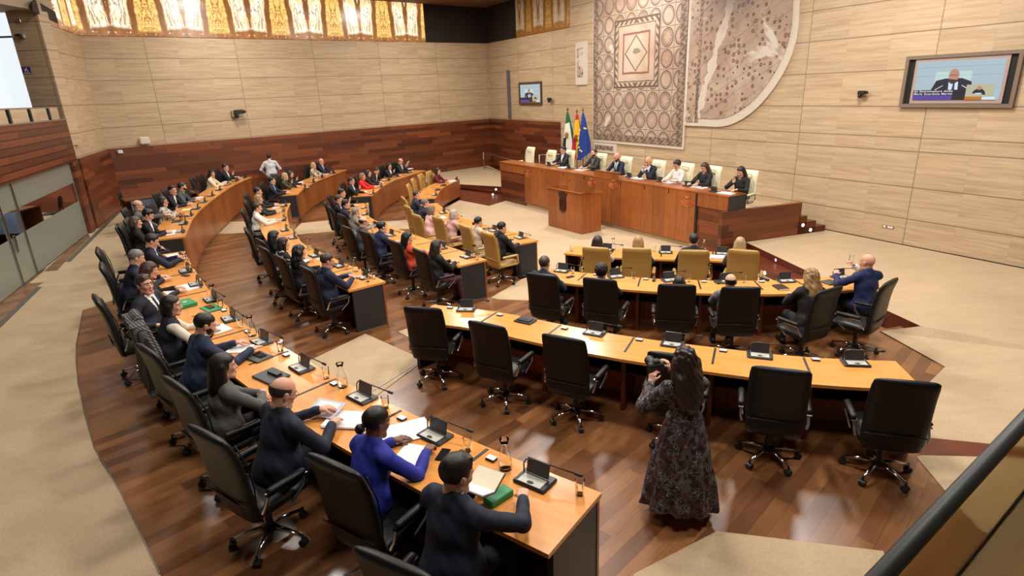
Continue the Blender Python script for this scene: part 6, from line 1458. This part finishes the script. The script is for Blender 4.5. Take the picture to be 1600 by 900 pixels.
for px, nm in (((868, 258), 'open collar'), ((902, 262), 'dark grey jacket'), ((992, 276), 'hands before mouth'), ((1034, 284), 'white lace blouse'), ((1076, 291), 'black blouse'), ((1117, 300), 'rightmost dais person')): dput(UNIT, px, 'conference microphone unit on the dais before the ' + nm)
# glasses and carafes
for key, px, lab in [('A', (906, 772), 'water glass at the near end of the nearest desk'), ('A', (731, 704), 'water glass beside the phone before the royal blue jacket'), ('A', (605, 636), 'water glass behind the person in royal blue jacket'), ('A', (514, 589), 'water glass beside the carafe before the grey tweed jacket'), ('A', (439, 548), 'water glass before the bearded person in blue suit'), ('A', (384, 508), 'water glass before the white puffed sleeves'), ('A', (352, 477), 'water glass beyond the green folders'), ('A', (338, 462), 'second water glass beyond the green folders'), ('A', (318, 448), 'water glass near the spread white sheets'), ('A', (300, 424), 'water glass before the long brown hair'), ('A', (288, 402), 'water glass at the far end of the near desk'),
                     ('E', (895, 427), 'water glass left of the dark curly hair'), ('E', (988, 433), 'water glass before the dark curly hair'), ('E', (1076, 440), 'water glass before the third centre chair'), ('E', (1162, 441), 'water glass before the balding person in grey'), ('E', (1145, 441), 'water glass left of the balding person'),
                     ('B', (590, 434), 'water glass on the near end of second left desk'), ('B', (575, 440), 'second water glass on the near end of second left desk'), ('B', (542, 420), 'water glass behind the phone reader'), ('B', (500, 398), 'water glass before the black curly hair'), ('B', (446, 345), 'water glass near the white sheet of the white jacket'), ('B', (444, 335), 'water glass before the blond person in dark jacket'),
                     ('D', (746, 406), 'water glass on the near end of third left desk'), ('D', (648, 373), 'water glass before the orange red top'), ('D', (603, 357), 'water glass before the bright navy jacket'), ('G', (828, 371), 'water glass on the near end of innermost desk'), ('G', (720, 346), 'water glass before the dusty pink jacket'), ('H', (1022, 392), 'water glass before the second front gold chair'), ('H', (893, 392), 'water glass at the left end of the front centre desk')]:
    put(GL, px, key, lab)
for key, px, lab in [('A', (790, 732), 'tall water carafe before the navy jacket nearest the camera'), ('A', (536, 604), 'tall water carafe before the person turning pages'), ('A', (396, 524), 'tall water carafe before the bearded person'), ('A', (341, 470), 'tall water carafe beyond the green folders'), ('A', (292, 418), 'water carafe near the far end of the near desk'), ('B', (556, 424), 'tall water carafe beside the phone reader'), ('B', (484, 390), 'water carafe before the zebra blouse'), ('D', (742, 402), 'water carafe on third left desk beside the empty glass'), ('E', (909, 424), 'water carafe at left on the centre desk'), ('E', (1108, 436), 'water carafe left of the balding person in grey'), ('H', (958, 390), 'water carafe before the leftmost front gold chair'), ('H', (1100, 393), 'water carafe beside the third front gold chair'), ('A2', (289, 350), 'water carafe near the patterned blouse'), ('D', (575, 330), 'water carafe before the blond ponytail'), ('B', (450, 338), 'water carafe before the white jacket')]:
    put(CAR, px, key, lab)
for key, px, lab in [('C', (704, 481), 'leftmost white card reader of the vacant desk'), ('C', (781, 493), 'second white card reader of the vacant desk'), ('C', (882, 514), 'third white card reader of the vacant desk'), ('C', (999, 532), 'fourth white card reader of the vacant desk'), ('C', (1130, 549), 'fifth white card reader of the vacant desk'), ('C', (1274, 562), 'rightmost white card reader of the vacant desk'),
                     ('A', (768, 718), 'white card reader beside the nearest carafe'), ('A', (628, 655), 'white card reader before the royal blue jacket'), ('A', (522, 601), 'white card reader before the person turning pages'), ('A', (447, 556), 'white card reader before the grey tweed jacket'), ('A', (388, 519), 'white card reader before the bearded person'), ('A', (350, 486), 'white card reader near the green folders'), ('E', (931, 430), 'white card reader before the dark curly hair'), ('E', (1009, 437), 'white card reader before the third centre chair'), ('E', (1100, 441), 'white card reader before the balding person'), ('E', (1190, 441), 'white card reader before the black leather jacket')]:
    put(CARD, px, key, lab)
# papers, books and small things: (desk, pixel, size, yaw, name, category, material, label)
M_green = flat('green_folder', srgb(44, 138, 84), .5); M_kraft = flat('dark_grey_folder', srgb(66, 66, 68), .5); M_phone = flat('phone_black', (.012, .012, .014), .12); M_cream_page = flat('cream_page', srgb(236, 226, 200), .6); M_ltgrey = flat('light_grey_paper', srgb(190, 192, 200), .6); M_book = flat('black_cover', (.014, .013, .013), .5)
def flatitem(key, px, size, dyaw, name, cat, mat, lab, kids_=None, lift=0.0, dais=False):
    if dais: T = DT; p = at(px[0], px[1], T); a = (p[:2] - F0) @ U; d = -((p[:2] - F0) @ NN); d = min(max(d, .1), .5); q = dpt(a, d, T); yaw = yaw_to(NN); pos = q
    else:
        c, n, z = DESKS[key]; T = z + DH; p = at(px[0], px[1], T); e, a, q = nearest(c, p[:2]); yaw = yaw_to(q - p[:2]) if e > .02 else 0; pos = (p[0], p[1], T)
    mb = MB(); w, h, th = size
    sheets = max(1, min(5, int(th / .006)))
    if mat in (M_white, M_ltgrey) and th > .004:
        for i in range(sheets): mb.box((.004 * math.sin(i * 2.1), .004 * math.cos(i * 3), th * (i + .5) / sheets), (w, h, th / sheets * .96), .02 * math.sin(i * 1.7))
    else: mb.box((0, 0, th / 2), (w, h, th), 0, 0, None, bev=min(.006, th * .4) if th > .006 else 0)
    o = mb.build(name, mat, None); o.location = (pos[0], pos[1], T + .001 + lift); o.rotation_euler = (0, 0, yaw + math.radians(dyaw)); tag(o, uniq(lab), cat)
    if kids_:
        for nm, c0, s0, m0 in kids_: mb = MB(); mb.box(c0, s0); mb.build(nm, m0, o)
    return o
def written(w, h, th, m=M_ltgrey): return [('printed_text', (0, 0, th + .0008), (w * .72, h * .74, .0006), m)]
M_print = new_mat('printed_lines')
def _pl():
    m, nt, b = M_print; v, x, y, z = uvxy(nt, 'Object'); l = ((y * 560.0).sin()).gt(.45) * (noise(nt, comb(nt, x * 260.0, y * 90.0), 1, 1).gt(.46)) * .55; setc(nt, b.inputs['Base Color'], mixc(nt, l, srgb(232, 232, 230), srgb(150, 150, 156)))
_pl(); M_print = M_print[0]
pt = lambda w, h, th: [('printed_text', (0, 0, th + .0008), (w * .74, h * .76, .0006), M_print)]
flatitem('A', (632, 676), (.42, .30, .012), 62, 'paper_sheet', 'paper', M_white, 'large white sheet between the royal blue jacket and the page turner', pt(.42, .3, .012))
flatitem('A', (643, 714), (.24, .30, .012), 20, 'notebook', 'notebook', M_white, 'white notepad under the writing hand of the royal blue jacket', pt(.24, .3, .012))
flatitem('A', (541, 658), (.34, .26, .02), 30, 'paper_stack', 'papers', M_white, 'white paper stack under the hands of the page turner', pt(.34, .26, .02))
o = flatitem('A', (510, 646), (.30, .21, .004), 18, 'printed_booklet', 'booklet', M_ltgrey, 'grey printed booklet being lifted by the page turner', pt(.3, .21, .004), lift=.05); o.rotation_euler[0] = .22
flatitem('A', (692, 711), (.075, .155, .009), 22, 'phone', 'phone', M_phone, 'black phone beside the microphone unit of the royal blue jacket')
flatitem('A', (424, 589), (.32, .24, .022), 8, 'folder', 'folder', M_kraft, 'grey folder with a dark case on it before the grey tweed jacket', [('glasses_case', (0.02, .03, .036), (.17, .06, .028), M_dplastic)])
flatitem('A', (404, 559), (.26, .20, .018), 8, 'folder', 'folder', M_kraft, 'grey folder with a phone on it before the bearded person', [('phone', (0, .02, .024), (.15, .075, .01), M_phone)])
o = flatitem('A', (378, 546), (.30, .22, .01), 40, 'booklet', 'booklet', M_white, 'white booklet under the hands of the bearded person', pt(.3, .22, .01))
flatitem('A', (342, 515), (.30, .22, .012), 10, 'paper_stack', 'papers', M_white, 'white papers before the person with white puffed sleeves', pt(.3, .22, .012))
flatitem('A', (290, 477), (.30, .22, .05), 8, 'green_folder', 'folder', M_green, 'thick green folder with a pale emblem before the white puffed sleeves', [('emblem', (0, 0, .0515), (.06, .05, .001), M_pale)])
flatitem('A', (330, 482), (.30, .20, .01), 8, 'green_folder', 'folder', M_green, 'thin green folder with a black phone on it', [('phone', (-.04, 0, .015), (.16, .075, .01), M_phone)])
flatitem('A', (281, 452), (.38, .44, .008), 8, 'paper_sheet', 'paper', M_white, 'spread white sheets on the near desk by the elbow-resting person', pt(.38, .44, .008))
flatitem('A', (270, 400), (.30, .2, .006), 8, 'paper_sheet', 'paper', M_white, 'white sheet at the far end of near desk nearer the corner', pt(.3, .2, .006)); flatitem('A', (268, 411), (.24, .17, .006), 8, 'paper_sheet', 'paper', M_white, 'smaller white sheet before the grey-haired person', pt(.24, .17, .006))
flatitem('A', (262, 418), (.22, .04, .02), 8, 'glasses_case', 'case', M_dplastic, 'slim dark case on the near desk before the long brown hair')
flatitem('A', (290, 431), (.15, .07, .012), 30, 'phone', 'phone', M_phone, 'black phone before the long brown hair')
# open notebook of the nearest person
q = at(752, 762, Z1 + DH + .14); t = thing('open_notebook', 'open notebook with cream pages held by the navy jacket nearest the camera', 'notebook', tuple(q), math.radians(58))
for s, mt in ((-1, M_white), (1, M_cream_page)):
    R = Matrix.Rotation(-s * .42, 3, 'Y'); 
    mb = MB(); mb.box(R @ Vector((s * .075, 0, -.004)), (.15, .22, .006), 0, 0, R); mb.build('cover', M_book, t)
    mb = MB(); mb.box(R @ Vector((s * .073, 0, .003)), (.143, .21, .01), 0, 0, R); mb.build('pages', mt, t)
o = flatitem('A', (779, 780), (.10, .20, .05), -10, 'green_bag', 'bag', M_green, 'shiny green packet lying by the hand of the navy jacket')
flatitem('B', (544, 430), (.24, .17, .015), 4, 'tablet', 'tablet', M_kraft, 'dark tablet case before the person reading a phone'); flatitem('B', (520, 416), (.16, .24, .03), 20, 'case', 'case', M_book, 'black case beside the microphone unit of the second left desk')
flatitem('B', (424, 344), (.28, .20, .008), 0, 'paper_sheet', 'paper', M_white, 'white sheet before the person in white jacket', pt(.28, .2, .008)); flatitem('B', (502, 405), (.2, .15, .008), 10, 'paper_sheet', 'paper', M_white, 'white sheet before the person with black curly hair')
flatitem('B', (430, 325), (.25, .16, .01), 0, 'booklet', 'booklet', M_ltgrey, 'pale pink booklet before the blond person in dark jacket')
flatitem('A2', (267, 364), (.5, .30, .012), 20, 'paper_stack', 'papers', M_white, 'white papers on the near end of the outermost far desk', pt(.5, .3, .012))
t_ = flatitem('A2', (276, 346), (.26, .2, .014), 180, 'laptop', 'laptop', M_kraft, 'open laptop near the near end of outermost far desk', [('screen', (0, -.1, .10), (.26, .01, .18), M_phone)])
flatitem('A2', (291, 328), (.28, .2, .012), 0, 'paper_stack', 'papers', flat('yellowed_paper', srgb(226, 214, 150), .6), 'yellowish papers before the patterned pale blouse')
flatitem('A2', (311, 309), (.25, .18, .01), 0, 'paper_sheet', 'paper', M_white, 'white sheet under the arms of the grey green sweater'); flatitem('A2', (354, 284), (.35, .22, .01), 0, 'paper_stack', 'papers', M_white, 'white papers before the person in cream jacket'); flatitem('A2', (368, 277), (.25, .18, .01), 0, 'paper_sheet', 'paper', M_white, 'white sheet before the person with hand at mouth')
flatitem('B2', (470, 285), (.25, .18, .01), 0, 'paper_sheet', 'paper', M_white, 'white sheet before the dark suit on far second desk'); flatitem('B2', (506, 273), (.42, .24, .012), 0, 'paper_stack', 'papers', M_white, 'white papers before the pale flowered jacket'); flatitem('B2', (514, 269), (.3, .2, .01), 0, 'paper_sheet', 'paper', M_white, 'white sheet at the end of far second desk')
flatitem('D2', (568, 300), (.34, .18, .012), 0, 'paper_stack', 'papers', M_white, 'white papers before the black suit beside the red jacket'); flatitem('D2', (590, 285), (.34, .2, .012), 0, 'paper_stack', 'papers', M_white, 'white papers before the bright red jacket'); flatitem('D2', (606, 276), (.34, .2, .012), 0, 'paper_stack', 'papers', M_white, 'white papers before the bending person'); flatitem('D2', (640, 264), (.3, .2, .012), 0, 'paper_stack', 'papers', M_white, 'white papers at the far end of far third desk')
o = flatitem('D2', (637, 262), (.21, .30, .004), 30, 'paper_sheet', 'paper', M_white, 'raised white sheet read at far end of the third far desk', lift=.16); o.rotation_euler[0] = 1.0
flatitem('G2', (706, 284), (.4, .24, .03), 0, 'paper_stack', 'papers', M_white, 'white papers before the dark red jacket'); flatitem('G', (798, 375), (.14, .09, .014), 20, 'phone', 'phone', M_phone, 'dark phone on near end of innermost desk')
flatitem('G', (690, 340), (.3, .2, .01), 0, 'paper_sheet', 'paper', M_white, 'white sheet before the dusty pink jacket'); flatitem('G', (762, 358), (.24, .18, .02), 0, 'case', 'case', M_book, 'dark case before the beige dress'); flatitem('H', (1124, 402), (.34, .24, .014), 0, 'paper_stack', 'papers', M_white, 'white papers left of the rightmost front gold chair', pt(.34, .24, .014))
flatitem('E', (1220, 450), (.17, .24, .025), 8, 'book', 'book', M_book, 'black book before the black leather jacket', [('pages', (0, .0, .0125), (.164, .244, .017), M_cream_page)]); flatitem('E', (891, 433), (.15, .08, .01), 60, 'phone', 'phone', M_phone, 'black phone right of the leftmost centre person'); flatitem('E', (1195, 437), (.05, .17, .03), 20, 'phone', 'phone', M_dplastic, 'dark handset on the centre desk beside the book')
flatitem('E', (1120, 442), (.05, .16, .03), 20, 'phone', 'phone', M_dplastic, 'dark handset left of the balding person'); flatitem('E', (1022, 438), (.05, .16, .03), 0, 'phone', 'phone', M_dplastic, 'dark handset near the third centre chair'); flatitem('E', (1296, 442), (.2, .2, .02), 10, 'paper_stack', 'papers', M_kraft, 'dark folder before the person lifting a glass')
for px, lab, w in (((880, 262), 'open collar', .3), ((915, 265), 'dark grey jacket', .34), ((1004, 278), 'hands before the mouth', .4), ((1050, 285), 'white lace blouse', .28), ((1092, 293), 'black blouse', .4), ((1134, 302), 'rightmost dais person', .4)): flatitem(None, px, (w, .22, .014), 4, 'paper_stack', 'papers', M_white, 'white papers on the dais before the ' + lab, None, 0, True)
for px, nm in (((1008, 283), 'hands before the mouth'), ((891, 263), 'open collar')): dput(GL, px, 'water glass on the dais before the ' + nm)
for px, nm in (((973, 268), 'presiding person'), ((1093, 291), 'black blouse')):
    dput(CAR, px, 'water carafe on the dais beside the ' + nm)
# glass in the raised hand of the rightmost centre person
ob = [q for q in POS if q[1] == 'person lifting a glass'][0]; hp, yw = ob[3], ob[4]; f = np.array([-math.sin(yw), math.cos(yw)]); r = np.array([f[1], -f[0]]); q = hp + f * .46 + r * .03
place(GL, (q[0], q[1], Z3 + 1.11), 0, 'water glass raised in the hand of the bright navy suit').rotation_euler = (.25, -.1, 0)
# black bag under the nearest gold chair desk
q = at(812, 424, 0); t = thing('handbag', 'black bag with a pale printed panel on the floor by the gold chair', 'bag', (q[0], q[1], 0), .4); mb = MB(); mb.box((0, 0, .16), (.34, .16, .32), 0, 0, None, bev=.05); mb.build('body', M_blackmatte, t)
mb = MB(); mb.box((.08, -.083, .2), (.1, .004, .14)); mb.box((-.06, -.083, .2), (.1, .004, .14)); mb.build('printed_panel', M_pale, t); mb = MB(); mb.tube([(-.1, 0, .3), (-.08, 0, .42), (.08, 0, .42), (.1, 0, .3)], .01, 6); mb.build('strap', M_blackmatte, t, smooth=True)
# technician corner behind the outermost far row
q = at(238, 303, Z1 + .95); d2 = np.array(WL.D); t = thing('side_table', 'small wooden side desk with grey blue panel by the back wainscot', 'desk', (q[0], q[1], Z1), math.atan2(-d2[1], -d2[0]))
mb = MB(); mb.box((0.2, .35, .45), (1.9, .05, .9)); mb.box((1.1, 0, .45), (.05, .7, .9)); mb.box((.2, .0, .88), (1.9, .75, .04)); mb.build('wooden_body', M_front, t)
mb = MB(); mb.box((-.05, -.36, .58), (1.15, .03, .58)); mb.build('front_screen', flat('blue_grey_panel', srgb(96, 112, 136), .5), t)
q = at(206, 322, Z1 + .5); t = thing('task_chair', 'small black task chair with low back beside the grey blue panel', 'chair', (q[0], q[1], Z1), -1.2)
sweep_slab([(-.2, .6, .34, .04), (-.22, .72, .4, .06), (-.24, .9, .4, .06), (-.25, .98, .3, .03)]).build('backrest', M_leather, t, smooth=True); sweep_slab([(.22, .5, .36, .03), (.2, .51, .44, .07), (-.2, .5, .42, .07), (-.22, .5, .34, .03)]).build('seat', M_leather, t, smooth=True)
mb = MB(); mb.tube([(0, -.2, .48), (0, -.27, .55), (0, -.25, .7)], .018, 6); mb.lathe([(.03, .1), (.03, .47)], (0, 0, 0), 10); mb.build('gas_column', M_dplastic, t, smooth=True)
mb = MB()
for k in range(5): a = 2 * PI * k / 5; mb.tube([(0, 0, .12), (.28 * math.cos(a), .28 * math.sin(a), .06)], [.025, .014], 6); mb.ball((.28 * math.cos(a), .28 * math.sin(a), .03), .03, 8)
mb.build('star_base', M_dplastic, t, smooth=True)
# ------------------------------------------------------------------ balustrade of the visitors' gallery, close at lower right
t = thing('gallery_balustrade', 'dark handrail with glass panel at the lower right corner', 'railing', (0, 0, 0))
ra, rb = at_depth(1372, 905, 1.02), at_depth(1606, 652, 1.42)
rd_ = rb - ra; e0, e1 = ra - rd_ * 1.0, rb + rd_ * 2.2
mb = MB(); mb.tube([tuple(e0), tuple(e1)], .0175, 14); mb.build('handrail', flat('dark_rail', (.035, .038, .04), .5), t, smooth=True)
def gp(s, dz): q = e0 + (e1 - e0) * s; return (q[0], q[1], q[2] - dz)
slope_h = 0.0
mb = MB(); nrm = Vector((e1 - e0)).cross(Vector((0, 0, 1))).normalized() * .005
GH = .30
vs = [Vector(gp(s, d)) + nrm * k for k in (-1, 1) for s, d in ((0, .02), (1, .02), (1, GH), (0, GH))]
mb.add(vs, [[0, 1, 2, 3], [7, 6, 5, 4], [0, 4, 5, 1], [1, 5, 6, 2], [2, 6, 7, 3], [3, 7, 4, 0]]); mb.build('glass_panel', flat('tinted_pane', srgb(206, 196, 164), .03, trans=1.0, ior=1.2), t)
mb = MB(); mb.tube([gp(0, GH - .004), gp(1, GH - .004)], .007, 8); mb.build('gasket', M_black, t)
# ledge of the gallery floor
side = Vector((rd_[1], -rd_[0], 0)).normalized(); 
if side.x < 0: side = -side
mb = MB(); a, b = Vector(gp(0, GH)), Vector(gp(1, GH)); w = side * 1.2
mb.add([a, b, b + w, a + w, a - Vector((0, 0, .12)), b - Vector((0, 0, .12)), b + w - Vector((0, 0, .12)), a + w - Vector((0, 0, .12))], [[3, 2, 1, 0], [4, 5, 6, 7], [0, 1, 5, 4], [1, 2, 6, 5], [2, 3, 7, 6], [3, 0, 4, 7]])
struct(mb.build('floor_gallery', grain_mat('olive_ledge', srgb(142, 108, 62), srgb(168, 134, 86), .6, 'Object', .35, 2, 6)))
# ------------------------------------------------------------------ light
def area(name, loc, sx, sy, power, col=(1, .94, .87), rot=(0, 0, 0)):
    l = bpy.data.lights.new(name, 'AREA'); l.shape = 'RECTANGLE'; l.size = sx; l.size_y = sy; l.energy = power; l.color = col
    o = bpy.data.objects.new(name, l); C.link(o); o.location = loc; o.rotation_euler = rot; return o
M_lamp = flat('lamp_diffuser', (.9, .9, .9), .5, emit=(1, .93, .84), es=6.0)
def ceiling_light(x, y, power, s=.9, lab=''):
    t = thing('ceiling_light', lab, 'ceiling light', (x, y, CEIL), 0, 'square ceiling lights over the chamber')
    mb = MB(); 
    for dx, dy, wx, wy in ((0, s / 2, s + .1, .06), (0, -s / 2, s + .1, .06), (s / 2, 0, .06, s), (-s / 2, 0, .06, s)): mb.box((dx, dy, -.03), (wx, wy, .06))
    mb.build('frame', M_steel, t); mb = MB(); mb.box((0, 0, -.012), (s - .06, s - .06, .02)); mb.build('diffuser', M_lamp, t)
    l = area('ceiling_lamp', (0, 0, -.08), s, s, power); l.parent = t
for gx, gy, pw in ((-9, 15, 130), (-3.5, 5.5, 150), (-4.5, 11, 270), (-4.5, 18, 330), (-2, 25, 330), (1, 8, 330), (1, 14, 420), (2.5, 20, 420), (5, 6, 330), (6, 11.5, 400), (1.0, 2.5, 150), (-8.5, 21, 260)):
    ceiling_light(gx, gy, pw, 1.0, 'square recessed ceiling light above the chamber')
_l = WG.pt(3.0, 2.3, -1.6); area('inner_room_fill', _l, 2.0, .6, 45)  # unseen fill light, added to brighten the room behind the glass
wd = bpy.data.worlds.new('room_ambient'); scene.world = wd; wd.use_nodes = True; bg = wd.node_tree.nodes['Background']; bg.inputs[0].default_value = (1, .93, .85, 1); bg.inputs[1].default_value = .09
# ------------------------------------------------------------------ camera
cam = bpy.data.cameras.new('camera'); co_ = bpy.data.objects.new('camera', cam); C.link(co_); scene.camera = co_
cam.sensor_width = 36; cam.lens = F / 1600 * 36; cam.clip_start = .05; cam.clip_end = 200
M = Matrix(((CX[0], CU[0], -FWD[0], 0), (CX[1], CU[1], -FWD[1], 0), (CX[2], CU[2], -FWD[2], H), (0, 0, 0, 1))); co_.matrix_world = M
vs_ = scene.view_settings; vs_.view_transform = 'Standard'; vs_.look = 'None'; vs_.exposure = -.12; vs_.gamma = 1; vs_.use_curve_mapping = False
